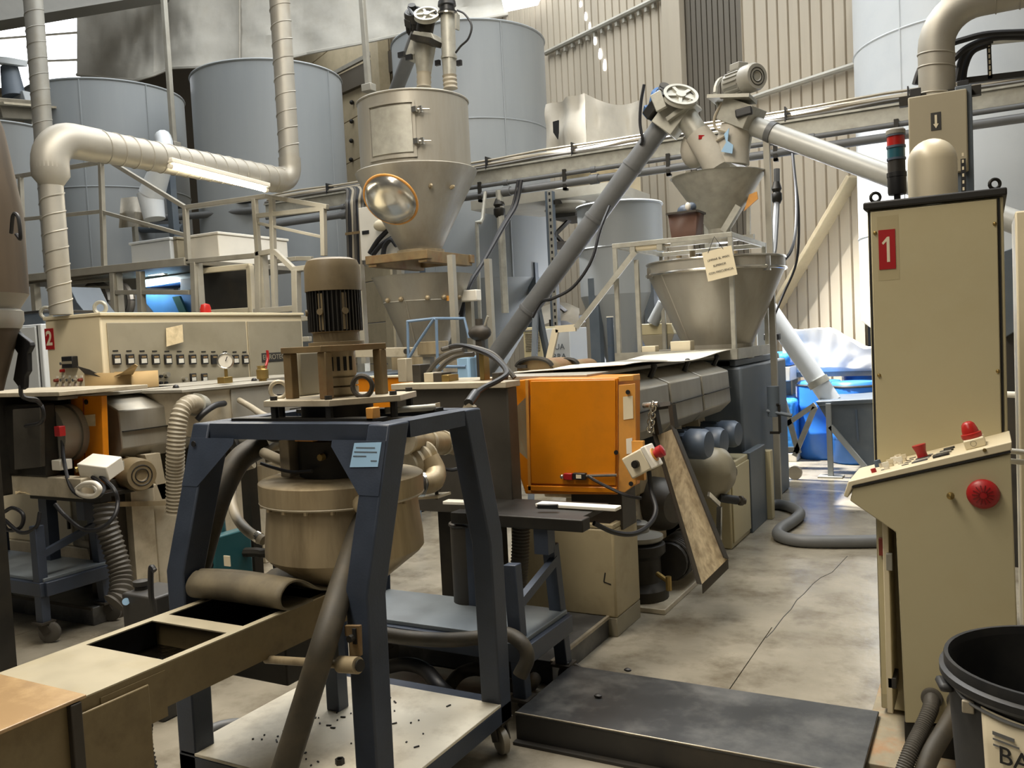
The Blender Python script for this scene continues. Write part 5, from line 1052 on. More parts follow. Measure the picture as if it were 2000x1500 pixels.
for x in (XL+.05, XR-.05):
    for y in (yN+.06, yF-.03): caster(bf, x, y, .13, .05, 'hose_beige', -.6)
# slotted bracket with round bar across the frame
bb = part(bf, 'slotted_bracket', MB().prism([Q(672, 1222, Y=1.99), Q(702, 1222, Y=1.99), Q(704, 1282, Y=1.99), Q(682, 1282, Y=1.99), Q(682, 1245, Y=1.99), Q(673, 1242, Y=1.99)], V((0, .012, 0))), 'rusty', .002)
part(bb, 'slot', MB().box(Q(691, 1230, Y=1.985).x-.006, Q(691, 1230, Y=1.985).x+.006, 1.984, 1.99, Q(691, 1258, Y=1.985).z, Q(691, 1228, Y=1.985).z), 'black_void'); part(bb, 'slot_bolt', MB().cyl(Q(689, 1245, Y=1.985), Q(689, 1245, Y=1.985)-Y_*.018, .011, n=8), 'dark_iron')
a, b = Q(520, 1288, Y=2.0), Q(690, 1299, Y=1.96)
part(bf, 'round_bar', MB().cyl(a, b, .013), 'stainless_dirty'); part(bf, 'bar_clamp', MB().cyl(lerp(a, b, .86), b+(b-a).normalized()*.02, .025), 'stainless_dirty'); part(bf, 'bar_end', MB().cyl(b+(b-a).normalized()*.025, b+(b-a).normalized()*.03, .018), 'dark_iron')
part(bf, 'tube_bar', MB().cyl(Q(752, 802, z=1.365), Q(850, 795, z=1.365), .012, n=10), 'galvanised'); part(bf, 'yellow_block', MB().box(Q(722, 815, Y=2.3).x, Q(736, 815, Y=2.3).x, 2.28, 2.32, zt, zt+.045), 'orange', .003)
# crumbs on the deck
cb = MB()
for i in range(46):
    x, y = random.uniform(XL+.15, XR-.1), random.uniform(yN+.02, yF-.15); L_ = random.choice((.004, .006, .008, .02)); a_ = random.uniform(0, 3); cb.beam(V((x, y, .214)), V((x+L_*math.cos(a_), y+L_*math.sin(a_), .215)), .005, .004)
single('plastic_crumbs', cb, 'crumbs', 'black plastic crumbs scattered over the bright deck plate', 'crumbs', kind='stuff')
sn = single('hex_nut', MB().lathe(Q(664, 1492, z=.212), Z_, [(.016, 0), (.016, .018), (.009, .018), (.009, .004)], 6), 'dark_iron', 'single steel nut lying on the bright deck plate', 'nut')

# ================================================================ tub with vertical motor
TC = V((-2.09, 2.48, 0))
tu = thing('mixing_tub', 'round stained stainless tub with flat lid hanging in the blue frame', 'tub', TC+Z_*.7)
part(tu, 'lid', MB().lathe(TC, Z_, [(.29, 1.055), (.298, 1.06), (.298, 1.125), (.29, 1.13), (.12, 1.14), (0, 1.14)], 56), 'stainless_dirty')
bd = part(tu, 'body', MB().lathe(TC, Z_, [(.288, .86), (.287, .9), (.272, 1.05), (.285, 1.055)], 56), 'stainless_dirty')
for k in range(9): an = -2.6+k*.32; part(bd, 'clamp_stud', MB().cyl(TC+V((.287*math.cos(an), .287*math.sin(an), 1.04)), TC+V((.287*math.cos(an), .287*math.sin(an), 1.056)), .009, n=8), 'stainless_dirty')
part(tu, 'cone', MB().lathe(TC, Z_, [(.12, .72), (.15, .75), (.275, .845), (.288, .862)], 56), 'stainless_dirty')
part(tu, 'rim_bead', MB().torus(TC+Z_*1.056, Z_, .293, .006, 56, 6), 'steel_plate')
nk = part(tu, 'neck_housing', MB().lathe(TC, Z_, [(.15, 1.14), (.15, 1.27), (.13, 1.28), (.13, 1.4)], 36), 'dark_iron')
part(nk, 'clamp_block', MB().box(TC.x-.165, TC.x-.12, TC.y-.14, TC.y-.08, 1.14, 1.3), 'steel_plate', .004); part(nk, 'orange_pad', MB().box(TC.x-.03, TC.x+.05, TC.y-.2, TC.y-.12, 1.28, 1.297), 'orange'); part(nk, 'neck_bolt', MB().cyl(TC+V((.05, -.15, 1.22)), TC+V((.05, -.17, 1.22)), .012, n=8), 'brass')
part(tu, 'hanger', MB().box(TC.x-.33, TC.x+.33, TC.y-.2, TC.y-.14, 1.345, 1.36).box(TC.x-.33, TC.x+.33, TC.y+.14, TC.y+.2, 1.345, 1.36).box(XL+w_+.002, XR-w_-.002, 2.44, 2.5, 1.3, 1.345), 'dark_iron')
# side inlet
part(tu, 'side_inlet', MB().tube([TC+V((.2, -.15, 1.07)), TC+V((.3, -.24, 1.07)), TC+V((.36, -.2, 1.06))], .032, 14, 5), 'stainless_dirty')
TC = TC+V((.014, 0, 0))
mo = thing('vertical_motor', 'brown upright electric motor on a four-post stand above the tub', 'motor', TC+Z_*1.36)
zp = 1.40
part(mo, 'base_plate', MB().prism([TC+V((-.27, -.06, zp)), TC+V((-.18, -.2, zp)), TC+V((.12, -.2, zp)), TC+V((.27, .0, zp)), TC+V((.2, .2, zp)), TC+V((-.2, .2, zp))], V((0, 0, .022))), 'steel_plate', .002)
for x, y in ((-.24, -.05), (-.15, -.18), (.1, -.18), (.24, .0), (.18, .18), (-.18, .18)): part(mo, 'base_bolt', MB().cyl(TC+V((x, y, 1.345)), TC+V((x, y, zp+.036)), .013, n=6), 'gasket')
zu = 1.585
for x, y in ((-.135, -.1), (.06, -.14), (.145, .06), (-.1, .13)): part(mo, 'post', MB().box(TC.x+x-.018, TC.x+x+.018, TC.y+y-.018, TC.y+y+.018, zp+.022, zu), 'rusty', .003)
part(mo, 'upper_plate', MB().prism([TC+V((-.16, -.12, zu)), TC+V((.07, -.17, zu)), TC+V((.17, .07, zu)), TC+V((-.12, .16, zu))], V((0, 0, .022))), 'rusty', .002)
part(mo, 'coupling', MB().lathe(TC, Z_, [(.06, zp+.022), (.07, zp+.03), (.07, zp+.055), (.055, zp+.058), (.07, zp+.062), (.07, zp+.09), (.06, zp+.092), (.065, zp+.1), (.065, zu)], 28), 'stainless_dirty')
sk = MB()
for k in range(9): an = -3.0+k*.36; sk.beam(TC+V((.066*math.cos(an), .066*math.sin(an), zp+.115)), TC+V((.066*math.cos(an), .066*math.sin(an), zu-.02)), .011, .004, V((math.cos(an), math.sin(an), 0)))
part(mo, 'coupling_slots', sk, 'black_void')
z0 = zu+.022
part(mo, 'flange', MB().lathe(TC, Z_, [(.1, z0), (.1, z0+.012), (.083, z0+.014), (.083, z0+.045), (.09, z0+.05)], 36), 'motor_tan')
mbod = part(mo, 'motor_body', MB().cyl(TC+Z_*(z0+.045), TC+Z_*(z0+.2), .084, n=36), 'motor_dark')
fn = MB()
for k in range(40): an = 2*math.pi*k/40; d_ = V((math.cos(an), math.sin(an), 0)); fn.obox(TC+d_*.09+Z_*(z0+.125), (.15, .004, .016), Z_, d_)
part(mbod, 'cooling_fins', fn, 'motor_dark', label='dark vertical cooling fins')
for an in (-1.4, -2.3, -.5): d_ = V((math.cos(an), math.sin(an), 0)); part(mbod, 'fin_boss', MB().cyl(TC+d_*.085+Z_*(z0+.12), TC+d_*.104+Z_*(z0+.12), .012, n=10).obox(TC+d_*.09+Z_*(z0+.12), (.13, .018, .012), Z_, d_), 'motor_tan')
part(mo, 'fan_cowl', MB().lathe(TC, Z_, [(.102, z0+.195), (.1, z0+.28), (.09, z0+.305), (.07, z0+.313), (0, z0+.315)], 40), 'motor_tan')
part(mo, 'lifting_eye', MB().torus(TC+V((.17, -.08, zp+.06)), V((.3, -1, 0)), .036, .009, 20, 8), 'brown_iron'); part(mo, 'lifting_eye', MB().torus(TC+V((-.2, -.1, zp+.055)), V((.6, -.8, 0)), .03, .008, 20, 8), 'steel_plate'); part(mo, 'bearing_plate', MB().box(TC.x-.215, TC.x-.185, TC.y-.0, TC.y+.12, zp+.022, zp+.19), 'cabinet_grey', .01)

# pipework between tub and die head
pw = thing('adapter_pipe', 'clamped stainless adapter pipe between the tub and the die head', 'pipe', Q(850, 890, Y=3.2))
a, b = Q(788, 862, Y=2.9), Q(893, 866, Y=3.4); part(pw, 'pipe', MB().cyl(a, b, .05), 'stainless_dirty')
for t_ in (.02, .4, .7, .98): part(pw, 'pipe_clamp', MB().cyl(lerp(a, b, t_-.02), lerp(a, b, t_+.02), .056), 'steel_plate'); part(pw, 'clamp_bolt', MB().cyl(lerp(a, b, t_)+V((.0, -.06, -.01)), lerp(a, b, t_)+V((.02, -.06, .035)), .007, n=6), 'dark_iron')
part(pw, 'end_nut', MB().lathe(b, b-a, [(.06, 0), (.06, .05)], 6), 'stainless_dirty'); part(pw, 'top_block', MB().box(lerp(a, b, .2).x-.03, lerp(a, b, .75).x, lerp(a, b, .5).y-.04, lerp(a, b, .5).y+.1, a.z+.03, a.z+.13), 'steel_plate', .004)
ca = Q(800, 905, Y=2.95); part(pw, 'bellows', MB().tube([ca, Q(822, 893, Y=3.0), Q(838, 880, Y=3.05)], .06, 16, 4, .012, .03), 'steel_plate'); part(pw, 'elbow', MB().tube([Q(838, 895, Y=3.0), Q(850, 920, Y=3.0), Q(845, 940, Y=2.95), Q(822, 946, Y=2.9)], .045, 14, 5), 'stainless_dirty'); part(pw, 'elbow_clamp', MB().cyl(Q(826, 946, Y=2.9), Q(815, 946, Y=2.88), .052), 'chrome')
part(pw, 'rubber_sleeve', MB().tube([Q(818, 946, Y=2.88), Q(790, 946, Y=2.75), Q(760, 944, Y=2.55), Q(735, 950, Y=2.4)], .045, 14, 5), 'black_plastic'); part(pw, 'wing_knob', MB().cyl(Q(853, 975, Y=3.0), Q(853, 955, Y=3.0), .008, n=8).cyl(Q(853, 957, Y=3.0), Q(853, 950, Y=3.0), .02, n=10), 'black_plastic'); part(pw, 'flange_plate', MB().beam(Q(815, 970, Y=3.0), Q(868, 967, Y=3.0), .1, .01), 'steel_plate')
part(pw, 'small_cable', MB().tube([Q(855, 912, Y=3.0), Q(880, 918, Y=3.05), Q(900, 914, Y=3.1)], .008, 6), 'cable')
# long rubber hoses
hose('long brown rubber hose slanting from the tub down over the deck', [Q(742, 955, Y=2.42), Q(724, 985, Y=2.36), Q(700, 1045, Y=2.28), Q(672, 1130, Y=2.1), Q(632, 1260, Y=1.93), Q(590, 1395, Y=1.9), Q(552, 1515, Y=1.86), Q(535, 1570, Y=1.86)], .04, 'hose_dark', n=18)
hose('thick dark hose curving down behind the left frame leg', [Q(520, 868, Y=2.55), Q(492, 880, Y=2.5), Q(462, 905, Y=2.42), Q(430, 965, Y=2.32), Q(405, 1040, Y=2.25), Q(380, 1130, Y=2.2), Q(350, 1230, Y=2.15), Q(335, 1290, Y=2.15)], .047, 'hose_dark', n=18)
hose('pale bent tube beside the tub with steel clamp', [Q(495, 905, Y=2.6), Q(470, 915, Y=2.58), Q(456, 940, Y=2.55), Q(452, 975, Y=2.5), Q(462, 1010, Y=2.45), Q(485, 1038, Y=2.4), Q(515, 1056, Y=2.4)], .02, 'hose_beige', ends=(0, 1))
hose('cream tube stub crossing above the tub lid', [Q(512, 886, Y=2.5), Q(540, 870, Y=2.55), Q(575, 852, Y=2.6)], .018, 'hose_beige'); hose('second cream tube stub lying on the tub lid', [Q(515, 884, Y=2.45), Q(545, 898, Y=2.42), Q(570, 906, Y=2.4), Q(600, 908, Y=2.42)], .02, 'hose_beige')
hose('thin black cable loop above the tub lid', [Q(510, 905, Y=2.3), Q(530, 912, Y=2.3), Q(570, 922, Y=2.3), Q(610, 920, Y=2.3)], .006, 'cable', cat='cable', name='cable'); hose('thin black cable hanging under the frame top', [Q(515, 850, Y=2.35), Q(540, 858, Y=2.35), Q(575, 848, Y=2.35), Q(605, 842, Y=2.35)], .012, 'cable', cat='cable', name='cable')
ho = thing('steel_roller', 'horizontal brushed steel pipe behind the left gusset of the frame', 'pipe', Q(500, 870, Y=3.3)); part(ho, 'pipe', MB().cyl(Q(462, 855, Y=3.3), Q(600, 862, Y=3.3), .055), 'stainless'); part(ho, 'end_cap', MB().cyl(Q(450, 862, Y=3.2), Q(463, 858, Y=3.22), .065), 'black_plastic'); part(ho, 'stand', MB().box(Q(480, 870, Y=3.3).x-.03, Q(480, 870, Y=3.3).x+.03, 3.28, 3.34, 0, 1.15), 'dark_iron')

# ================================================================ vibrating trough
TX0, TX1, TZ = -2.41, -2.02, .75
tg = thing('conveyor_trough', 'long worn steel conveyor trough with two rectangular openings running under the tub', 'conveyor', (-2.2, 1.8, 0))
yA, yB = 1.28, 2.6
o1a, o1b = Q(310, 1287, z=TZ).y, Q(420, 1232, z=TZ).y; o2a = Q(470, 1222, z=TZ).y; o2b = 2.42
xa, xb = TX0+.03, TX1-.025
def strip(x0, x1, ya, yb, nm='top_plate'): part(tg, nm, MB().box(x0, x1, ya, yb, TZ-.004, TZ), 'trough_steel')
strip(TX0, TX1, yA, o1a); strip(TX0, TX1, o1b, o2a); strip(TX0, TX1, o2b, yB); strip(TX0, xa, o1a, o1b, 'top_flange'); strip(xb, TX1, o1a, o1b, 'top_flange'); strip(TX0, xa, o2a, o2b, 'top_flange'); strip(xb, TX1, o2a, o2b, 'top_flange')
for x in (TX0, TX1-.004): part(tg, 'side_plate', MB().box(x, x+.004, yA, yB, TZ-.125, TZ-.004), 'trough_side')
part(tg, 'floor_plate', MB().box(TX0+.004, TX1-.004, yA, yB, TZ-.125, TZ-.12), 'trough_side'); part(tg, 'slurry', MB().box(TX0+.006, TX1-.006, yA+.02, yB-.02, TZ-.12, TZ-.09), 'slurry', label='glossy black wet granulate')
part(tg, 'shade_plate', MB().box(TX0+.004, TX0+.008, yA, yB, TZ-.12, TZ-.01), 'black_void'); part(tg, 'shade_plate', MB().box(TX0+.004, TX1-.004, o1a-.02, o1a-.016, TZ-.12, TZ-.006), 'black_void'); part(tg, 'cross_wall', MB().box(TX0+.004, TX1-.004, o1b+.03, o1b+.034, TZ-.12, TZ-.004), 'trough_side')  # black plates added inside to put deep shade into the trough openings
part(tg, 'lap_joint', MB().box(TX1-.001, TX1+.003, 1.40, 1.60, TZ-.15, TZ-.02), 'trough_side'); part(tg, 'end_plate', MB().box(TX0, TX1, yB, yB+.004, TZ-.125, TZ), 'trough_side')
for x in (TX0+.05, TX1-.1):
    for y in (1.45,): part(tg, 'leg', MB().box(x-.03, x+.03, y, y+.06, 0, TZ-.125), 'frame_blue', .004)
part(tg, 'rear_leg', MB().box(-2.25, -2.19, 2.5, 2.56, .212, TZ-.125), 'frame_blue', .004); part(tg, 'drive_box', MB().box(-2.4, -2.1, 2.15, 2.42, .46, TZ-.13), 'dark_iron', .006)
sb_ = thing('outlet_box', 'brown steel outlet box with amber acrylic lid at the near end of the trough', 'box', (-2.2, 1.15, 0))
yC0, yC1 = .55, 1.42
part(sb_, 'side_plate', MB().box(TX1-.01, TX1+.004, yC0, yC1-.1, .4, TZ-.0), 'trough_side'); part(sb_, 'side_plate', MB().box(TX0-.02, TX0-.006, yC0, yC1-.1, .4, TZ-.0), 'trough_side'); part(sb_, 'end_plate', MB().box(TX0-.02, TX1+.004, yC1-.114, yC1-.1, .4, TZ-.01), 'trough_side')
part(sb_, 'clamp_flange', MB().box(TX1+.004, TX1+.012, yC1-.1, yC1+.12, .45, TZ-.035), 'trough_side', .004); part(sb_, 'vertical_rib', MB().box(TX1, TX1+.022, yC1-.115, yC1-.085, .42, TZ), 'brown_iron', .003)
part(sb_, 'acrylic_lid', MB().box(TX0-.03, TX1+.02, yC0, yC1-.07, TZ+.002, TZ+.012), 'acrylic', .002, label='amber see-through acrylic lid'); part(sb_, 'leg', MB().box(-2.3, -2.22, .9, .98, 0, .42), 'frame_blue'); part(sb_, 'leg', MB().box(-2.1, -2.04, .9, .98, 0, .42), 'frame_blue'); part(sb_, 'bottom', MB().box(TX0-.006, TX1-.01, yC0, yC1-.114, .4, .41), 'trough_side')
# rolled rubber mat
rm = thing('rubber_mat', 'dirty rubber mat flopped over in a roll at the tub outlet', 'mat', (-2.2, 2.2, TZ))
prof = [(2.36, .745), (2.32, .762), (2.27, .775), (2.22, .79), (2.165, .825), (2.12, .845), (2.075, .84), (2.045, .81), (2.05, .775), (2.085, .757), (2.14, .754), (2.2, .754)]
cu = catmull([V((0, a, b)) for a, b in prof], 5)
part(rm, 'sheet', MB().grid(lambda u, v: V((TX0-.02+.42*v, cu[min(int(u*(len(cu)-1)), len(cu)-1)].y+.03*(v-.5)*(1-u), cu[min(int(u*(len(cu)-1)), len(cu)-1)].z+.012*math.sin(v*4)*(1-u))), len(cu)-1, 14), 'rubber_mat', solid=.008)
part(rm, 'flap', MB().grid(lambda u, v: V((TX0+.02+.4*v, 2.3+.2*u, .752+.02*math.sin(u*3)+.01*noise.noise(V((u*4, v*4, 0))))), 8, 8), 'rubber_mat', solid=.006)
# teal gear unit behind the frame
gu = thing('pump_unit', 'teal painted pump unit with dome seen through the frame legs', 'pump', (-2.9, 3.1, 0)); a, b = Q(402, 1122, Y=3.0), Q(425, 1052, Y=3.0); c = Q(462, 1052, Y=3.15)
part(gu, 'block', MB().box(a.x, c.x, 3.0, 3.25, a.z-.08, b.z), 'teal', .008); part(gu, 'dome', MB().lathe(Q(420, 1050, Y=3.15), Z_, [(.06, -.01), (.055, .1), (.03, .14), (0, .145)], 18), 'teal'); part(gu, 'port', MB().cyl(Q(412, 1075, Y=3.0), Q(412, 1075, Y=3.0)-Y_*.006, .018, n=12).cyl(Q(412, 1102, Y=3.0), Q(412, 1102, Y=3.0)-Y_*.006, .018, n=12), 'black_void'); part(gu, 'sticker', MB().box(Q(438, 1100, Y=2.998).x, Q(450, 1100, Y=2.998).x, 2.996, 3.0, Q(440, 1105, Y=3).z, Q(440, 1085, Y=3).z), 'paper'); part(gu, 'stand', MB().box(a.x+.03, c.x-.03, 3.03, 3.22, 0, a.z-.08), 'dark_iron')
part(gu, 'pipe', MB().tube([V((c.x-.02, 3.2, b.z-.12)), V((c.x+.1, 3.22, b.z-.12)), V((c.x+.2, 3.22, b.z-.16)), V((c.x+.2, 3.22, .05))], .025, 8), 'dark_iron')
# small black reservoir left
rv = thing('black_reservoir', 'small black reservoir box with cap and blue tag beside the left frame leg', 'reservoir', Q(270, 1225, Y=2.5)); a, b = Q(241, 1225, Y=2.5), Q(302, 1168, Y=2.5)
part(rv, 'tank', MB().box(a.x, b.x, 2.5, 2.7, 0, b.z), 'motor_dark', .01); part(rv, 'cap', MB().lathe(Q(278, 1166, Y=2.58), Z_, [(.03, 0), (.03, .05), (.036, .055), (.036, .075), (0, .08)], 18), 'motor_dark'); part(rv, 'tag', MB().cyl(Q(246, 1175, Y=2.495), Q(246, 1175, Y=2.49), .016, n=16), 'label_blue'); part(rv, 'hose', MB().tube([Q(302, 1115, Y=2.45), Q(295, 1110, Y=2.45), Q(295, 1160, Y=2.45), Q(300, 1195, Y=2.48)], .012, 8), 'cable')
hose('grey hose ring lying on the floor left of the deck plate', [Q(372, 1500, z=.03), Q(372, 1470, z=.03), Q(390, 1440, z=.03), Q(425, 1420, z=.03), Q(465, 1413, z=.03), Q(500, 1420, z=.03), Q(520, 1440, z=.03)], .022, 'hose_grey')
hose('dark ribbed hose hanging below the trough', [Q(286, 1395, Y=1.55), Q(282, 1440, Y=1.55), Q(290, 1490, Y=1.55), Q(305, 1560, Y=1.55)], .022, 'hose_corr', .005, .012); hose('smooth black hose beside the ribbed one below the trough', [Q(262, 1410, Y=1.5), Q(260, 1460, Y=1.5), Q(262, 1560, Y=1.5)], .016, 'cable')

# ================================================================ second line, near end
yg2 = thing('yellow_guard', 'narrow yellow guard plate with paper label on the second line', 'guard', Q(170, 960, Y=3.38))
Yh = 3.4; H_ = lambda x, y, o=0: Q(x, y, Y=Yh-o)
part(yg2, 'plate', MB().prism([H_(137, 775), H_(198, 773), H_(204, 945), H_(180, 958), H_(146, 960)], V((0, .04, 0))), 'yellow', .005); part(yg2, 'door_seam', MB().beam(H_(163, 778, .002), H_(167, 935, .002), .004, .008), 'rust_red'); part(yg2, 'label', MB().prism([H_(156, 812, .001), H_(186, 809, .001), H_(187, 832, .001), H_(157, 833, .001)], V((0, -.003, 0))), 'paper_old'); q = H_(169, 785, .001); part(yg2, 'lock_hole', MB().cyl(q, q-Y_*.006, .016, n=12), 'black_plastic'); part(yg2, 'bracket', MB().box(H_(150, 940).x, H_(200, 940).x, 3.45, 3.65, 0, H_(170, 940).z), 'brown_iron')
bx = thing('button_box', 'white metal push button box with two cables on the second line guard', 'control box', Q(198, 935, Y=3.3)); cc = Q(197, 912, Y=3.28); ax2 = V((1, 0, -.12)).normalized()
part(bx, 'case', MB().obox(cc, (.2, .14, .09), (ax2+V((0, .25, 0))), (0, -.35, 1)), 'white', .006); part(bx, 'button', MB().cyl(cc+V((-.09, -.07, -.0)), cc+V((-.1, -.095, -.005)), .018, n=12), 'brass')
part(bx, 'cable', MB().tube([cc+V((0, -.06, -.05)), Q(203, 950, Y=3.2), Q(195, 968, Y=3.15), Q(170, 972, Y=3.15), Q(140, 955, Y=3.15), Q(125, 900, Y=3.2), Q(122, 860, Y=3.25)], .011, 8), 'cable'); part(bx, 'metal_conduit', MB().tube([cc+V((.05, -.04, -.05)), Q(222, 955, Y=3.2), Q(230, 980, Y=3.2), Q(222, 1010, Y=3.15), Q(195, 1033, Y=3.1), Q(160, 1033, Y=3.1), Q(125, 1005, Y=3.05), Q(108, 985, Y=3.05)], .012, 8), 'cable'); part(bx, 'bracket', MB().box(cc.x-.05, cc.x+.05, 3.33, 3.4, cc.z-.02, cc.z+.02), 'galvanised')
ws = hose('coil of white cable under the white button box', [Q(150, 955, Y=3.12), Q(165, 945, Y=3.1), Q(185, 944, Y=3.1), Q(195, 955, Y=3.1), Q(185, 968, Y=3.1), Q(165, 968, Y=3.1), Q(152, 960, Y=3.11), Q(160, 948, Y=3.12), Q(182, 950, Y=3.12), Q(192, 962, Y=3.12)], .014, 'white', cat='cable', name='cable_coil')
d3 = thing('extrusion_die', 'greasy dark die block with round heater band on the second line', 'die', (-5.3, 3.2, .7)); a, b = Q(18, 960, Y=3.15), Q(80, 790, Y=3.15)
part(d3, 'block', MB().box(a.x, b.x, 3.15, 3.24, a.z+.1, b.z), 'dark_iron', .01, label='black greasy block'); part(d3, 'front_sheet', MB().prism([Q(24, 800, Y=3.12), Q(78, 796, Y=3.12), Q(80, 912, Y=3.12), Q(28, 918, Y=3.12)], V((0, .03, 0))), 'die_steel', .004)
part(d3, 'left_block', MB().box(a.x-.5, a.x+.02, 3.05, 3.7, .8, b.z+.05), 'dark_iron', .01); part(d3, 'top_ledge', MB().box(a.x-.5, b.x+.25, 3.1, 3.7, b.z+.05, b.z+.075), 'steel_plate', .003)
c = Q(92, 850, Y=3.24); part(d3, 'heater_band', MB().lathe(c, Y_, [(.15, 0), (.175, .0), (.175, .09), (.16, .09), (.16, .12), (.175, .12), (.175, .24), (.1, .25)], 36), 'stainless'); part(d3, 'terminal', MB().obox(Q(117, 842, Y=3.15), (.05, .04, .06)), 'red', .004); part(d3, 'cable', MB().tube([Q(42, 770, Y=3.1), Q(55, 780, Y=3.05), Q(75, 785, Y=3.0), Q(85, 805, Y=3.0), Q(80, 825, Y=3.02), Q(50, 832, Y=3.1)], .011, 8), 'cable'); part(d3, 'support', MB().box(a.x, b.x+.3, 3.16, 3.24, .80, a.z+.1), 'steel_plate', .006)
for x in (87, 115): p = Q(x, 908, Y=3.2); part(d3, 'white_block', MB().box(p.x-.04, p.x+.04, 3.18, 3.26, p.z-.03, p.z+.03), 'white', .004)
pp2 = thing('greasy_rag', 'crumpled pale paper rag on the left cart top', 'rag', Q(100, 962, z=.802)); part(pp2, 'paper', MB().grid(lambda u, v: Q(30+118*u, 968-26*v+8*u*v, z=.80)+Z_*(.012+.035*max(0, noise.noise(V((u*5, v*4, 3))))), 14, 8, V((0, 0, -.006))), 'paper_old')
vx = thing('vent_box', 'beige stainless vent box with hose port on the second line', 'box', Q(460, 815, X=-4.5)); Xv = -4.55
ya_, yb_ = Q(363, 780, X=Xv).y, Q(562, 770, X=Xv).y; zt = Q(450, 752, X=Xv).z; zb = Q(450, 812, X=Xv).z
part(vx, 'body', MB().box(Xv-.5, Xv, ya_, yb_, zb-.1, zt-.02), 'steel_plate', .008); part(vx, 'lid', MB().box(Xv-.55, Xv+.03, ya_-.05, yb_+.03, zt-.02, zt), 'stainless', .003); part(vx, 'side_plate', MB().box(Xv, Xv+.012, Q(450, 780, X=Xv).y, yb_, zb-.08, zt-.03), 'stainless', .004)
part(vx, 'leg', MB().box(Xv-.35, Xv-.2, ya_+.3, ya_+.45, 0, zb-.1), 'steel_plate')
pts = [Q(384, 792, X=Xv+.02), Q(372, 788, X=Xv+.1), Q(356, 800, X=Xv+.12), Q(347, 830, X=Xv+.12), Q(343, 880, X=Xv+.1), Q(342, 930, X=Xv+.05), Q(342, 1000, X=Xv)]
t = hose('grey ribbed suction hose curving down from the vent box', pts, .058, 'hose_beige', .008, .024, n=20); part(t, 'port_ring', MB().cyl(Q(391, 793, X=Xv+.0), Q(380, 790, X=Xv+.04), .075, n=20), 'galvanised')
hose('black cable pair plugged into the vent box', [Q(438, 788, X=Xv+.02), Q(420, 792, X=Xv+.1), Q(400, 805, X=Xv+.12), Q(385, 820, X=Xv+.1)], .02, 'cable', name='cable', cat='cable'); hose('pale cable bundle running from the vent box to the frame top', [Q(468, 782, X=Xv+.03), Q(490, 795, Y=4.2), Q(515, 812, Y=3.4), Q(537, 818, Y=2.6)], .02, 'hose_beige', name='cable', cat='cable')
pg_ = thing('pressure_gauge', 'round white pressure gauge standing on the second line', 'gauge', Q(438, 748, X=-4.7)); c = Q(440, 705, X=-4.7); d_ = (EYEP-c).normalized(); d_ = V((d_.x+.15, d_.y, 0)).normalized()
part(pg_, 'case', MB().lathe(c-d_*.03, d_, [(.055, 0), (.055, .035), (.05, .04)], 28), 'cabinet_grey'); part(pg_, 'dial', MB().cyl(c+d_*.01, c+d_*.012, .048, n=28), 'white'); part(pg_, 'bezel', MB().torus(c+d_*.012, d_, .052, .006, 28, 6), 'chrome'); part(pg_, 'needle', MB().beam(c+d_*.015, c+d_*.015+V((.02, 0, .03)), .004, .004), 'ink'); part(pg_, 'stem', MB().cyl(c-Z_*.055, V((c.x, c.y, 1.385)), .012, n=10), 'brass'); part(pg_, 'valve_block', MB().box(c.x-.05, c.x+.02, c.y-.04, c.y+.04, 1.385, 1.43), 'brass', .004)
rv2 = thing('ball_valve', 'brass ball valve with red lever on the second line', 'valve', Q(513, 745, X=-4.72)); c = Q(512, 720, X=-4.72); part(rv2, 'body', MB().lathe(V((c.x, c.y, 1.36)), Z_, [(.03, 0), (.03, .03), (.045, .035), (.045, .1), (.035, .11), (.04, .13)], 12), 'brass'); part(rv2, 'lever', MB().tube([c+V((.03, 0, .0)), Q(523, 700, X=-4.7), Q(522, 684, X=-4.7)], .01, 8), 'red')
cbx = thing('cardboard_box', 'open torn cardboard box on the second line near the cabinet', 'box', Q(215, 752, X=-5.0)); a, b = Q(172, 755, Y=4.0), Q(262, 752, Y=4.0)
part(cbx, 'walls', MB().add([V((x, y, z)) for z in (1.385, 1.5) for x, y in ((a.x, 3.98), (b.x, 3.98), (b.x, 4.2), (a.x, 4.2))], [(0, 1, 5, 4), (1, 2, 6, 5), (2, 3, 7, 6), (3, 0, 4, 7), (3, 2, 1, 0)]), 'cardboard', solid=.006); part(cbx, 'flap', MB().prism([Q(222, 735, Y=3.98), Q(238, 728, Y=3.9), Q(262, 711, Y=3.9), Q(268, 714, Y=3.9), Q(258, 732, Y=3.98)], V((0, .006, 0))), 'cardboard'); part(cbx, 'flap', MB().prism([Q(150, 715, Y=3.95), Q(175, 722, Y=3.98), Q(205, 738, Y=3.98), Q(165, 730, Y=3.97)], V((0, .006, 0))), 'brown_iron'); part(cbx, 'stand_sheet', MB().box(a.x-.1, b.x+.1, 3.9, 4.3, 1.37, 1.385), 'steel_plate')
m2 = thing('gear_motor', 'grey electric motor with round fan grille under the second barrel', 'motor', Q(262, 960, X=-4.65)); c = Q(278, 928, X=-4.55)
emotor(m2, c+V((-.42, .12, 0)), V((.95, -.28, 0)), .1, .44, 'motor_tan'); part(m2, 'foot', MB().box(c.x-.3, c.x-.12, c.y, c.y+.16, .0, c.z-.08), 'steel_plate')
bs = thing('machine_base', 'brown sloping sheet metal base under the second barrel', 'base', Q(290, 1100, X=-4.75)); 
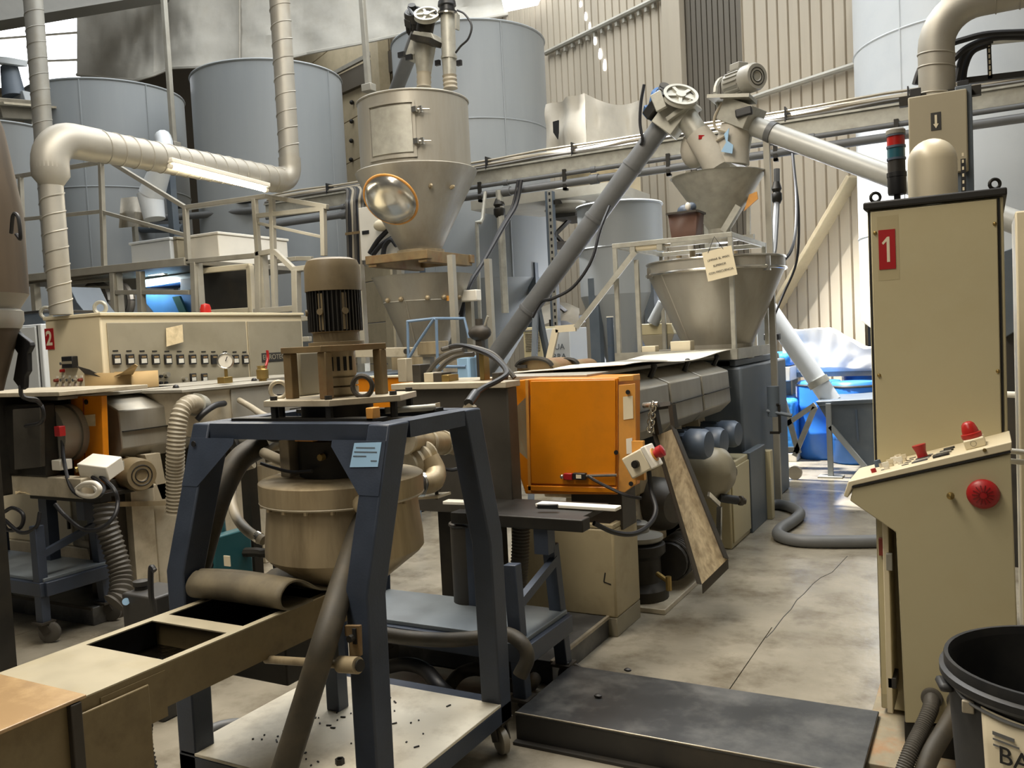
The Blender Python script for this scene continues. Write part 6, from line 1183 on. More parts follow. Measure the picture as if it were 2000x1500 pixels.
part(bs, 'body', MB().prism([Q(215, 985, X=-4.9), Q(332, 978, X=-4.9), Q(345, 1150, X=-4.9), Q(255, 1150, X=-4.9)], V((-.35, 0, 0))), 'cabinet_grey', .006); part(bs, 'apron', MB().box(-5.3, -4.72, 3.75, 4.6, .0, .78), 'steel_plate', .01); part(bs, 'strut', MB().prism([Q(283, 888, X=-4.72), Q(313, 884, X=-4.72), Q(330, 975, X=-4.72), Q(316, 976, X=-4.72)], V((-.2, 0, 0))), 'steel_plate', .004); part(bs, 'shelf_edge', MB().beam(Q(205, 985, X=-4.68), Q(332, 982, X=-4.68), .05, .03), 'stainless_dirty')
hose('fat ribbed exhaust hose dropping to the floor on the second line', [Q(205, 985, X=-4.6), Q(207, 1020, X=-4.58), Q(222, 1070, X=-4.55), Q(236, 1120, X=-4.5), Q(235, 1160, X=-4.45), Q(222, 1178, X=-4.45)], .068, 'hose_corr', .012, .03, n=20)
wc = thing('white_cabinet', 'small cream cabinet on legs behind the left die cart', 'cabinet', Q(90, 1060, Y=3.75)); a, b = Q(12, 1052, Y=3.75), Q(137, 985, Y=3.75); part(wc, 'body', MB().box(a.x, b.x, 3.75, 4.0, a.z+.0, b.z+.05), 'cream', .006); part(wc, 'side', MB().box(b.x, b.x+.35, 3.76, 3.95, a.z, b.z+.03), 'cabinet_grey', .005); part(wc, 'base_rail', MB().box(a.x, b.x+.35, 3.72, 3.98, a.z-.12, a.z), 'steel_plate', .004); part(wc, 'handle', MB().box(b.x-.03, b.x-.015, 3.735, 3.75, a.z+.12, a.z+.2), 'dark_iron')
for x in (a.x+.04, b.x+.05, b.x+.3): part(wc, 'leg', MB().box(x-.025, x+.025, 3.76, 3.82, 0, a.z-.12), 'steel_plate')
hose('pale hose coiled on the plinth behind the left cart', [Q(150, 1060, Y=3.6), Q(190, 1070, Y=3.55), Q(180, 1095, Y=3.5), Q(130, 1112, z=.13), Q(75, 1110, z=.13), Q(70, 1095, z=.13), Q(110, 1085, z=.13), Q(160, 1090, z=.13)], .026, 'hose_beige'); hose('black cable coil hanging under the left cart top', [Q(8, 1000, Y=3.0), Q(25, 992, Y=3.0), Q(45, 1005, Y=3.0), Q(40, 1030, Y=3.0), Q(15, 1035, Y=3.0), Q(8, 1015, Y=3.0), Q(40, 1040, Y=2.98), Q(70, 1030, Y=2.98), Q(78, 1000, Y=3.0)], .011, 'cable', name='cable', cat='cable')
sp2 = thing('steel_plinth', 'dark steel plinth under the left die cart', 'plinth', (-5.4, 3.5, 0)); part(sp2, 'slab', MB().box(-6.6, -4.74, 3.28, 4.4, 0, .11), 'step_steel', .004); part(sp2, 'edge', MB().box(-6.6, -4.74, 3.27, 3.28, .098, .114), 'brown_iron')
# tall dirty cylinder at the left edge
tc = thing('dirty_column', 'tall brown grease-stained cylinder with rope loop at the left image edge', 'column', Q(-20, 800, Y=2.35)); cx = Q(-38, 500, Y=2.35); cx = Q(-72, 500, Y=2.35); r0 = 112*(cx-EYEP).dot(fw)/1700
c = V((cx.x, 2.35, 0)); zz = lambda y: Q(0, y, Y=2.35).z
part(tc, 'drum', MB().lathe(c, Z_, [(r0*.97, zz(570)), (r0*.98, zz(400)), (r0*.78, zz(225)), (r0*.72, zz(200)), (0, zz(195))], 40), 'column_brown'); part(tc, 'lower_ring', MB().lathe(c, Z_, [(r0*.8, zz(640)), (r0*.86, zz(625)), (r0*.86, zz(605)), (r0*.8, zz(600)), (r0*.97, zz(570))], 40), 'stainless'); part(tc, 'lower_cone', MB().lathe(c, Z_, [(r0*.45, zz(765)), (r0*.5, zz(745)), (r0*.78, zz(640))], 40), 'column_brown'); part(tc, 'stand', MB().box(c.x-.06, c.x+.06, c.y-.06, c.y+.06, 0, zz(765)), 'dark_iron')
part(tc, 'rope_loop', MB().tube([Q(22, 455, Y=2.26), Q(26, 420, Y=2.24), Q(36, 425, Y=2.24), Q(40, 465, Y=2.24), Q(32, 458, Y=2.25)], .008, 7), 'cable')
rg = thing('black_rag', 'black rag hanging from the dirty column over a cable', 'rag', Q(40, 760, Y=2.5)); out = [(22, 640), (40, 655), (58, 668), (60, 676), (53, 690), (54, 725), (48, 735), (47, 758), (40, 762), (25, 742), (34, 690), (27, 680), (18, 676)]
part(rg, 'cloth', MB().prism([Q(x, y, Y=2.5) for x, y in out], V((.0, .025, 0))), 'cable', .004); part(rg, 'cable', MB().tube([Q(40, 755, Y=2.5), Q(44, 775, Y=2.6), Q(70, 780, Y=2.7), Q(80, 790, Y=2.9)], .01, 6), 'cable')
# ================================================================ black step, control cabinet one
bs_ = thing('steel_step', 'low black checker-worn steel step platform in the aisle', 'step', (-1.0, 3.2, 0)); px0, px1, py0, py1 = -1.67, -.385, 2.94, 3.47
part(bs_, 'top_plate', MB().box(px0, px1, py0, py1, .108, .12), 'step_steel', .003); part(bs_, 'front_skirt', MB().box(px0, px1, py0+.003, py0+.02, .0, .108), 'motor_dark'); part(bs_, 'side_skirt', MB().box(px1-.02, px1-.003, py0+.02, py1, 0, .108), 'motor_dark'); part(bs_, 'side_skirt', MB().box(px0, px0+.02, py0+.02, py1, 0, .108), 'motor_dark'); part(bs_, 'back_skirt', MB().box(px0+.02, px1-.02, py1-.02, py1-.003, 0, .108), 'motor_dark')
part(bs_, 'worn_edge', MB().beam(V((px0, py0+.001, .119)), V((px1, py0+.001, .119)), .006, .006), 'edge_worn', .002); part(bs_, 'floor_flange', MB().box(px0, px1, py0-.03, py0, 0, .012), 'motor_dark')
cb = MB()
for x, y in ((1105, 1298), (1226, 1311), (1168, 1362)): p = Q(x, y, z=.122); cb.ball(p+Z_*.006, .014, (1.3, .8, .6), 7, 5)
single('dirt_lumps', cb, 'crumbs', 'small black dirt lumps on the steel step platform', 'dirt', kind='stuff')

YS, YC = 3.2, 3.5
cc_ = thing('control_cabinet', 'tall beige control cabinet with red number 1 sign and sloping button desk', 'cabinet', (-.15, 3.7, .1))
K = lambda x, y, o=0.: Q(x, y, Y=YC-o); S = lambda x, y, o=0.: Q(x, y, Y=YS-o)
xl, xr = K(1693, 392).x, K(1959, 366).x; zt = K(1830, 380).z-.03
part(cc_, 'carcass', MB().box(xl, xr, YC, YC+.62, .12, zt), 'cabinet_beige', .006)
part(cc_, 'roof_cap', MB().box(xl-.012, xr+.012, YC-.02, YC+.64, zt, zt+.028), 'gasket', .006)
xg, xh = K(1704, 600).x, K(1953, 600).x
part(cc_, 'gasket_strip', MB().box(xg-.006, xg+.001, YC-.004, YC, .2, zt-.005).box(xh-.001, xh+.006, YC-.004, YC, .2, zt-.005), 'gasket')
part(cc_, 'side_panel', MB().box(xg+.003, xh-.003, YC-.012, YC, .95, zt-.008), 'cabinet_beige', .003)
for x, y in ((1709, 455), (1943, 437), (1717, 733), (1949, 725)): q = K(x, y, .012); part(cc_, 'panel_screw', MB().lathe(q, -Y_, [(.007, 0), (.006, .005), (0, .007)], 12), 'brass')
a, b = K(1717.5, 527, .012), K(1748, 447, .012)
part(cc_, 'tape', MB().box(a.x-.004, b.x+.012, YC-.0125, YC-.012, a.z-.04, b.z+.05), 'tape'); sg = part(cc_, 'number_sign', MB().box(a.x, b.x, YC-.0145, YC-.012, a.z, b.z), 'red', label='red sign with a white 1'); mx_, mz_ = (a.x+b.x)/2, (a.z+b.z)/2; part(sg, 'digit', MB().prism([V((mx_+dx*.001, YC-.0152, mz_+dz*.001)) for dx, dz in ((1, 46), (9, 46), (9, -46), (-1, -46), (-1, 30), (-13, 18), (-17, 25))], V((0, .0008, 0))), 'cream')
# roof fittings
for x, y in ((1706, 376), (1943, 352)): p = K(x, y); part(cc_, 'lifting_eye', MB().torus(V((p.x, YC+.06, zt+.052)), V((.35, -1, 0)), .017, .006, 20, 8).cyl(V((p.x, YC+.06, zt+.02)), V((p.x, YC+.06, zt+.037)), .01, n=10), 'dark_iron')
p = Q(1752, 365, Y=YC+.1); bz = zt+.028; sl_ = part(cc_, 'stack_light', MB().cyl(V((p.x, p.y, bz)), V((p.x, p.y, bz+.03)), .012).lathe(V((p.x, p.y, bz+.03)), Z_, [(.03, 0), (.033, .01), (.033, .065), (.035, .066), (.035, .082), (.032, .083)], 24), 'black_plastic')
hgt = [(.113, .04, 'black_plastic'), (.153, .015, 'motor_blue'), (.168, .035, 'lens_blue'), (.203, .012, 'motor_blue'), (.215, .035, 'lens_red'), (.25, .012, 'motor_grey')]
for z, h, m in ((.113, .045, 'motor_dark'), (.161, .042, 'lens_blue'), (.206, .04, 'lens_red')): part(sl_, 'lens', MB().cyl(V((p.x, p.y, bz+z)), V((p.x, p.y, bz+z+h)), .031, n=24), m); part(sl_, 'ring', MB().cyl(V((p.x, p.y, bz+z+h)), V((p.x, p.y, bz+z+h+.008)), .034, n=24), 'motor_blue')
part(sl_, 'cap', MB().lathe(V((p.x, p.y, bz+.25)), Z_, [(.034, 0), (.034, .018), (.028, .024), (0, .026)], 24), 'motor_grey')
p = Q(1822, 376, Y=YC+.2); rr = 44*(p-EYEP).dot(fw)/1700; ht = Q(1822, 271, Y=YC+.2).z-bz
part(cc_, 'dome', MB().lathe(V((p.x, p.y, bz)), Z_, [(rr, 0), (rr, ht-rr)]+[(rr*math.cos(a*math.pi/16), ht-rr+rr*math.sin(a*math.pi/16)) for a in range(1, 9)], 40), 'cream', label='smooth cream dome housing')
# console
body = [(1666, 953), (1974, 886), (1986, 1200), (1992, 1418), (1768, 1412), (1750, 1040), (1660, 978)]
part(cc_, 'console_body', MB().prism([S(*q) for q in body], V((0, YC-YS, 0))), 'cabinet_beige', .004)
lid = [(1648, 968), (1657, 940), (1976, 862), (1976, 879), (1667, 948), (1656, 972)]
L3 = [S(*q) for q in lid]; part(cc_, 'console_lid', MB().prism([v-Y_*.006 for v in L3], V((0, YC-YS+.004, 0))), 'cabinet_cream', .003)
part(cc_, 'lid_gap', MB().beam(S(1664, 951, .003), S(1974, 882, .003), .006, .007), 'gasket')
ta, tb_ = L3[1], L3[2]; du_ = (tb_-ta).normalized(); nu_ = V((-du_.z, 0, du_.x))
def LT(f, y, h=0.): return lerp(ta, tb_, f)+Y_*y+nu_*h
part(cc_, 'plinth', MB().box(S(1766, 1412).x, S(1990, 1412).x, YS+.01, YC+.6, .1, S(1768, 1412).z), 'gasket')
part(cc_, 'upper_left_frame', MB().box(xl, xl+.022, YC-.0, YC+.012, .2, .98), 'cabinet_beige')
dz0, dz1 = .28, .94
part(cc_, 'door_edge', MB().box(K(1727, 1200).x, K(1738, 1200).x, YC-.16, YC-.005, .24, .95), 'cabinet_beige', .002); part(cc_, 'door_edge', MB().box(K(1738, 1200).x+.002, K(1748, 1200).x+.004, YC-.2, YC-.005, .19, .9), 'cabinet_cream', .003); part(cc_, 'door_slot', MB().box(K(1718, 1200).x, K(1727, 1200).x, YC-.02, YC, .25, .96), 'gasket')
q = K(1724, 1068, .17); part(cc_, 'red_hinge', MB().box(q.x-.012, q.x+.012, YC-.18, YC-.16, q.z-.03, q.z+.03), 'rust_red'); q = K(1736, 1097, .21); part(cc_, 'latch', MB().box(q.x-.008, q.x+.012, YC-.22, YC-.2, q.z-.03, q.z+.03), 'motor_grey', .002); q = K(1745, 1335, .2); part(cc_, 'bottom_hinge', MB().box(q.x-.02, q.x+.01, YC-.2, YC-.1, q.z-.02, q.z+.02), 'motor_dark', .003)
# big red mushroom button and key knob on the side
q = S(1920, 964); big = part(cc_, 'stop_button', MB().lathe(q, -Y_, [(.047, 0), (.049, .008), (.048, .014), (.04, .024), (.02, .03), (0, .031)], 40), 'red', label='big red round ribbed button')
rb = MB()
for k in range(14): an = 2*math.pi*k/14; d_ = V((math.cos(an), 0, math.sin(an))); rb.beam(q-Y_*.031+d_*.011, q-Y_*.0265+d_*.032, .003, .004, -Y_)
part(big, 'button_ribs', rb, 'red_dark')
q = S(1857, 966); part(cc_, 'side_knob', MB().lathe(q, -Y_, [(.006, 0), (.007, .016), (.012, .018), (.012, .028), (0, .032)], 16), 'brass')
q = S(1923, 879, .006); part(cc_, 'lid_screw', MB().cyl(q, q-Y_*.004, .006, n=10), 'brass')
# desk controls
def deskbox(f0, f1, y0_, y1_, h, m, nm, bev=.0015): return part(cc_, nm, MB().add([LT(f0, y0_), LT(f1, y0_), LT(f1, y1_), LT(f0, y1_), LT(f0, y0_, h), LT(f1, y0_, h), LT(f1, y1_, h), LT(f0, y1_, h)], [(3, 2, 1, 0), (4, 5, 6, 7), (0, 1, 5, 4), (1, 2, 6, 5), (2, 3, 7, 6), (3, 0, 4, 7)]), m, bev)
p = LT(.155, .07); part(cc_, 'desk_button', MB().cyl(p, p+nu_*.014, .009, n=12), 'red'); p = LT(.10, .04); 
part(cc_, 'desk_button', MB().cyl(LT(.16, .2), LT(.16, .2, .024), .014, .011, 14), 'motor_blue'); part(cc_, 'selector', MB().cyl(LT(.19, .16), LT(.19, .16, .016), .009, n=12), 'chrome')
for i, (f, y) in enumerate(((.24, .07), (.26, .12), (.28, .16), (.3, .2), (.32, .12), (.34, .16))): part(cc_, 'selector', MB().cyl(LT(f, y), LT(f, y, .01), .009, n=12).obox(LT(f, y, .018), (.022, .008, .014), du_, nu_), ('white', 'cream')[i % 2], 0)
for i in range(4): deskbox(.2+.015*i, .245+.015*i, .07+.045*i, .076+.045*i, .002, 'gasket', 'engraved_strip', 0); deskbox(.335+.01*i, .38+.01*i, .06+.045*i, .068+.045*i, .002, 'gasket', 'engraved_strip', 0)
for i in range(4): deskbox(.40+.008*i, .50+.008*i, .05+.035*i, .07+.035*i, .003, ('gasket', 'motor_grey')[i % 2], 'rocker_switch')
deskbox(.535, .635, .045, .085, .008, 'black_plastic', 'rocker_switch'); deskbox(.55, .645, .1, .125, .006, 'motor_grey', 'rocker_switch'); deskbox(.57, .655, .14, .16, .006, 'black_plastic', 'rocker_switch'); deskbox(.59, .66, .19, .21, .006, 'black_plastic', 'rocker_switch')
part(cc_, 'emergency_button', MB().lathe(LT(.46, .15), nu_, [(.019, 0), (.017, .006), (.017, .022), (.023, .042), (.023, .046), (0, .048)], 24), 'red')
bxp = deskbox(.735, .855, .05, .15, .03, 'cabinet_cream', 'beacon_box', .003); q = lerp(LT(.735, .05, .016), LT(.855, .05, .016), .45); part(bxp, 'box_ring', MB().torus(q, -Y_, .009, .001, 16, 5), 'cabinet_grey'); part(bxp, 'beacon', MB().lathe(LT(.79, .1, .03), nu_, [(.03, 0), (.032, .004), (.032, .016), (.026, .018), (.025, .03), (.02, .048), (.012, .056), (0, .058)], 28), 'lens_red', label='red beacon lamp')
# timber board under the cabinet
wb = thing('timber_board', 'worn splintered chipboard under the control cabinet', 'board', (-.2, 3.4, 0)); part(wb, 'board', MB().box(-.415, .5, 3.08, 4.2, .075, .1), 'board', .003); part(wb, 'bearer', MB().box(-.38, -.32, 3.12, 4.1, 0, .075), 'wood', .003); part(wb, 'bearer', MB().box(.2, .26, 3.12, 4.1, 0, .075), 'wood', .003)
# hoses from the cabinet
t = hose('grey ribbed conduit leaving the cabinet plinth nearest the step', [S(1820, 1362, 0), S(1817, 1385, .06), S(1800, 1425, .12), S(1778, 1470, .2), S(1758, 1530, .26), S(1750, 1600, .3)], .026, 'hose_corr', .003, .008, n=16); q = S(1820, 1362); part(t, 'port_ring', MB().lathe(q+Y_*.0, -Y_, [(.034, 0), (.034, .012), (.03, .014)], 24), 'hose_corr')
t = hose('dark smooth conduit leaving the cabinet plinth beside the bin', [S(1872, 1370, 0), S(1866, 1390, .06), S(1842, 1432, .12), S(1815, 1480, .2), S(1795, 1540, .26), S(1785, 1600, .3)], .029, 'hose_dark', n=16); q = S(1872, 1370); part(t, 'port_ring', MB().lathe(q, -Y_, [(.036, 0), (.036, .012), (.03, .014)], 24), 'hose_corr')
# scrubbing brush by the board corner
sbp = Q(1700, 1492, z=.02); bsh = thing('hand_brush', 'black bristle brush lying on the floor by the chipboard corner', 'brush', sbp); part(bsh, 'stock', MB().obox(sbp+V((.0, .02, .045)), (.14, .04, .02), (1, .3, 0)), 'brown_iron', .004); mbb = MB()
for i in range(40): q = sbp+V((random.uniform(-.06, .06), random.uniform(-.0, .035), .035)); mbb.cyl(q, q+V((random.uniform(-.015, .015), random.uniform(-.02, 0), -.05)), .0015, n=4)
part(bsh, 'bristles', mbb, 'motor_dark', kind='stuff')

# ================================================================ waste bin
bc = Q(2082, 1292, Y=2.4); R = .265
wbn = thing('waste_bin', 'big black plastic waste bin with paper sign at the right edge', 'bin', (bc.x, bc.y, 0)); c = V((bc.x, bc.y, 0)); zr = bc.z
part(wbn, 'wall', MB().lathe(c, Z_, [(R*.78, 0), (R*.8, .01), (R*.955, zr-.09), (R*.96, zr-.02), (R*.94, zr-.02), (R*.93, zr-.09), (R*.77, .03), (0, .03)], 56, False), 'bin_black')
part(wbn, 'rim', MB().lathe(c, Z_, [(R*.94, zr-.05), (R*1.0, zr-.055), (R*1.03, zr-.045), (R*1.03, zr-.03), (R*.99, zr-.025), (R*.99, zr-.004), (R*.985, zr), (R*.95, zr), (R*.94, zr-.02)], 56, False), 'bin_black')
tow = math.atan2(-c.y, -c.x); hp = c+V((math.cos(tow-1.28), math.sin(tow-1.28), 0))*R*1.0+Z_*(zr-.07); part(wbn, 'handle', MB().obox(hp, (.035, .07, .022), V((math.cos(tow-1.28), math.sin(tow-1.28), 0))), 'bin_black', .01)
def bp(a, z, o=.002): rr = R*(.8+.155*(z/(zr-.09)))+o; return c+V((math.cos(tow+a)*rr, math.sin(tow+a)*rr, z))
a0, a1, z0, z1 = -.70, .35, .18, zr-.082
sgn = part(wbn, 'paper_sign', MB().grid(lambda u, v: bp(a0+(a1-a0)*u, z0+(z1-z0)*v+.02*(1-u)*v, .004), 20, 6), 'paper', solid=.001, label='white paper sign lettered BA')
def bintext(body, size, a, z):
    p = bp(a, z, .008); q = bp(a+.02, z, .008); return text(sgn, 'sign_text', body, size, p, q-p, Z_, 'ink')
bintext('BA', .058, -.40, zr-.158)
for i, wd in enumerate((.05, .06, .036)): 
    p = bp(-.5, zr-.112-.014*i, .0065); q = bp(-.48, zr-.112-.014*i, .0065); d_ = (q-p).normalized(); part(sgn, 'printed_line', MB().beam(p-d_*.022, p-d_*.022+d_*wd, .001, .004 if i else .008), 'hose_grey')
part(wbn, 'plastic_tie', MB().tube([bp(-1.1, zr-.05, .006), bp(-.9, zr-.065, .006), bp(-.7, zr-.07, .006), bp(-.4, zr-.075, .007), bp(0, zr-.08, .007)], .004, 6), 'hose_grey'); part(wbn, 'clip', MB().obox(bp(-.84, zr-.078, .008), (.026, .012, .03), (1, 0, 0)), 'hose_beige', .003)
# grey floor hose in the aisle
hose('smooth grey hose snaking across the floor to the control cabinet', [Q(1480, 990, z=.045), Q(1515, 985, z=.045), Q(1545, 991, z=.045), Q(1562, 1003, z=.045), Q(1548, 1018, z=.045), Q(1525, 1033, z=.045), Q(1522, 1046, z=.045), Q(1560, 1056, z=.045), Q(1630, 1058, z=.045), Q(1720, 1057, z=.045), Q(1780, 1056, z=.045)], .045, 'hose_grey', n=18)

# ================================================================ far right background
yfr = 10.2
fh = thing('floor_hopper', 'grey sheet metal floor hopper with inclined white auger', 'hopper', Q(1660, 935, z=0)); YH = Q(1623, 932, z=0).y; P5 = lambda x, y, o=0: Q(x, y, Y=YH+o)
tl, tr_, ml, mr_ = P5(1594, 787), P5(1790, 776), P5(1608, 806), P5(1790, 800); bl = P5(1688, 915); brr = P5(1790, 915)
part(fh, 'rim', MB().prism([P5(1592, 784), P5(1795, 774), P5(1795, 784), P5(1598, 793)], V((0, 1.0, 0))), 'gear_blue', .01)
part(fh, 'side_face', MB().prism([P5(1597, 790, .02), P5(1795, 782, .02), P5(1795, 905, .02), P5(1690, 912, .02), P5(1622, 832, .02)], V((0, .9, 0))), 'gear_blue', .006); part(fh, 'edge_rib', MB().beam(P5(1622, 832, .0), P5(1690, 912, .0), .06, .05), 'silo_paint'); part(fh, 'post', MB().beam(P5(1618, 788, .0), V((P5(1623, 932).x, YH, .0)), .05, .06), 'silo_paint'); q = P5(1623, 932); part(fh, 'foot_plate', MB().box(q.x-.12, q.x+.12, YH-.08, YH+.1, 0, .015), 'galvanised')
part(fh, 'crease', MB().beam(P5(1672, 800, .0), P5(1676, 862, .0), .02, .01), 'motor_blue')
ia = thing('white_auger', 'inclined white tube auger leaning over blue wrapped pallets', 'auger', Q(1555, 890, z=0)); IA = lambda x, y, o=.3: Q(x, y, Y=YH+o)
tb = part(ia, 'tube', MB().cyl(IA(1625, 785), IA(1490, 588), .1, n=28), 'silo_white'); part(tb, 'coupling', MB().cyl(IA(1602, 752), IA(1595, 741), .115, n=28), 'galvanised')
for pts in ([(1592, 790), (1505, 850)], [(1592, 795), (1552, 890)], [(1530, 780), (1560, 885)], [(1505, 878), (1556, 878)], [(1515, 690), (1530, 780)]): part(ia, 'brace', MB().path([IA(*q, -.2) for q in pts], .05, .05), 'galvanised')
q = IA(1552, 888, -.2); part(ia, 'wheel', MB().lathe(V((q.x, q.y-.03, .07)), Y_, [(.07, 0), (.07, .05)], 18), 'hose_beige'); part(ia, 'bracket', MB().obox(IA(1508, 658, .1), (.16, .1, .07)), 'black_plastic', .01); part(ia, 'post', MB().beam(IA(1491, 600, .5), V((IA(1495, 700, .5).x, YH+.5, 0)), .14, .14), 'silo_paint', .01)
for i, (x0, x1, yt, yb_, Yp, lb) in enumerate(((1502, 1542, 690, 760, 10.6, 'upper blue stretch-wrapped block in the sunlight'), (1502, 1552, 780, 890, 10.4, 'lower blue stretch-wrapped block on the floor under the white auger'))):
    t = thing('wrapped_block', lb, 'pallet load', Q(x0, yb_, Y=Yp), 'blue wrapped blocks'); a, b = Q(x0-30, yb_, Y=Yp), Q(x1, yt, Y=Yp); zb = 0 if i else 1.0
    part(t, 'wrap', MB().box(a.x, b.x, Yp, Yp+.9, zb+.1, b.z if i else b.z), 'blue_wrap', .05); part(t, 'pallet', MB().box(a.x, b.x, Yp, Yp+.9, zb if i else 0, zb+.1 if i else .001) if i else MB().box(a.x, b.x, Yp, Yp+.9, .93, 1.1), 'white', .01)
def drum(label, x, yb_, r, h, m='blue_plastic', Yp=None):
    q = Q(x, yb_, z=0) if Yp is None else V((Q(x, yb_, Y=Yp).x, Yp, 0)); t = thing('plastic_drum', label, 'drum', q, 'blue plastic drums')
    part(t, 'barrel', MB().lathe(q, Z_, [(r*.9, 0), (r, .04), (r, h*.3), (r*1.03, h*.32), (r*1.03, h*.36), (r, h*.38), (r, h*.64), (r*1.03, h*.66), (r*1.03, h*.7), (r, h*.72), (r, h*.93), (r*.92, h*.98), (r*.85, h), (0, h)], 36), m); part(t, 'lid_ring', MB().torus(q+Z_*(h*.95), Z_, r*.97, .015, 36, 6), 'motor_dark'); return t
drum('blue plastic drum standing under the white auger', 1605, 893, .27, .92); drum('blue plastic drum behind the floor hopper leg', 1672, 902, .27, .92)
bk_ = thing('storage_rack', 'steel rack shelf carrying white plastic covered goods behind the floor hopper', 'rack', Q(1640, 720, Y=11.2))
zs = Q(1640, 722, Y=11.0).z; 
a, b = Q(1528, 720, Y=11.0), Q(1716, 715, Y=11.0); part(bk_, 'shelf', MB().box(a.x, b.x+.2, 11.0, 11.6, zs-.08, zs-.02), 'rail')
for x in (a.x+.05, b.x+.15): part(bk_, 'post', MB().box(x-.04, x+.04, 11.04, 11.12, 0, zs-.05), 'rail'); part(bk_, 'post', MB().box(x-.04, x+.04, 11.48, 11.56, 0, zs-.05), 'rail')
wp = thing('covered_goods', 'bulky goods under bright white plastic sheet on the rack', 'sheet', Q(1620, 715, Y=11.0)); a, b = Q(1530, 715, Y=10.98), Q(1712, 712, Y=10.98); h1, h2 = Q(1560, 645, Y=11.2).z, Q(1700, 680, Y=11.0).z
part(wp, 'sheet', MB().grid(lambda u, v: V((a.x+(b.x+.1-a.x)*u, 10.98+.5*max(0, v-.5)*2+.02*noise.noise(V((u*9, v*5, 1))), zs-.02+((h1 if u < .45 else h1+(h2-h1)*min(1, (u-.45)*3))-zs+.02)*min(1, v*2)*(1+.05*noise.noise(V((u*8, v*6, 4)))))), 30, 16), 'white', solid=.01); part(wp, 'goods', MB().box(a.x+.05, b.x+.05, 11.1, 11.5, zs-.02, h2-.06), 'cabinet_cream')
dd_ = drum('blue plastic drum on the pallet below the covered rack', 1686, 760, .24, .6, Yp=11.25); dd_.location.z += .55
pk = thing('drum_plinth', 'dark pallet stack under the far blue drum', 'pallet', (dd_.location.x, 11.25, 0)); part(pk, 'block', MB().box(dd_.location.x-.3, dd_.location.x+.3, 11.05, 11.5, .0, .55), 'motor_dark'); part(pk, 'board', MB().box(dd_.location.x-.32, dd_.location.x+.32, 11.03, 11.52, .5, .55), 'brown_iron')
# pallet rack and boxes behind the inclined auger
pr = thing('pallet_rack', 'perforated pallet rack upright with diagonal bracing behind the auger', 'rack', Q(1078, 640, Y=9.6)); RK = lambda x, y, o=0: Q(x, y, Y=9.8+o)
for x in (1076, 1122): q = RK(x, 500); part(pr, 'upright', MB().box(q.x-.045, q.x+.045, 9.8 if x == 1076 else 10.6, 9.9 if x == 1076 else 10.7, 0, RK(x, 372).z), 'gear_blue' if x == 1076 else 'rail', .004)
up_ = part(pr, 'perforated_face', MB().box(RK(1079, 500).x-.03, RK(1079, 500).x+.03, 9.795, 9.8, 0, RK(1079, 372).z), 'motor_grey'); hl = MB()
for i in range(40): z = .3+i*.08; q = RK(1079, 500); hl.box(q.x-.012, q.x+.012, 9.793, 9.795, z, z+.035)
part(up_, 'slot_holes', hl, 'black_void', kind='stuff')
for (p, q) in (((1082, 460), (1122, 420)), ((1082, 455), (1122, 500)), ((1082, 590), (1125, 625)), ((1082, 395), (1125, 392))): part(pr, 'diagonal', MB().beam(RK(*p, .05), RK(*q, .8), .03, .05), 'dark_iron')
part(pr, 'shelf_beam', MB().beam(RK(1076, 480, .05), RK(1140, 478, .85), .05, .1), 'brown_iron'); part(pr, 'shelf_beam', MB().beam(RK(1076, 632, .05), RK(1140, 622, .85), .05, .1), 'dark_iron')
fs = thing('film_bales', 'pale plastic film bales on the rack top shelf', 'bale', RK(1100, 400, .4)); part(fs, 'bale', MB().ball(RK(1104, 388, .5), .3, (1, 1, .45), 14, 8), 'white'); part(fs, 'bale', MB().ball(RK(1106, 410, .5), .28, (1, 1, .35), 14, 8), 'canvas'); part(fs, 'shelf', MB().box(RK(1078, 420, .3).x, RK(1130, 420, .3).x, 10.0, 10.7, RK(1100, 424, .4).z-.03, RK(1100, 422, .4).z), 'dark_iron')
tp2 = single('grey_tarpaulin', MB().grid(lambda u, v: RK(1052+78*u, 640-36*v-14*math.sin(u*3), .1+.6*v)+V((0, .1*noise.noise(V((u*4, v*3, 7))), 0)), 14, 8, V((0, .02, 0))), 'canvas', 'crumpled grey tarpaulin low on the pallet rack', 'tarpaulin')
vb = thing('vent_cabinet', 'beige louvred machine cabinet behind the arched covers', 'cabinet', Q(1050, 720, Y=8.3)); a, b = Q(1024, 700, Y=8.3), Q(1058, 638, Y=8.3); c2_ = Q(1108, 640, Y=8.3)
part(vb, 'carcass', MB().box(a.x, b.x, 8.3, 8.9, 0, b.z), 'cabinet_beige', .008); 
for i in range(11): z = Q(1040, 652+i*3.2, Y=8.29).z; part(vb, 'louvre', MB().obox(V(((a.x+b.x)/2, 8.292, z)), ((b.x-a.x)*.75, .012, .009), X_, (0, -.5, 1)), 'cabinet_grey')
part(vb, 'vent_bar', MB().cyl(V((a.x+.02, 8.28, Q(1040, 646, Y=8.28).z)), V((b.x-.03, 8.28, Q(1040, 645, Y=8.28).z)), .01, n=8), 'chrome')
wc2 = thing('lettered_cabinet', 'pale grey lettered panel next to the louvred cabinet', 'cabinet', (b.x+.15, 8.35, 0)); part(wc2, 'carcass', MB().box(b.x+.005, c2_.x, 8.35, 8.8, 0, c2_.z), 'silo_white', .006)
for i, (tx, y) in enumerate((('AGUA', 678), ('TIERRA', 697))): text(wc2, 'panel_text', tx, .085, Q(1083, y, Y=8.345), X_, Z_, 'gear_blue')
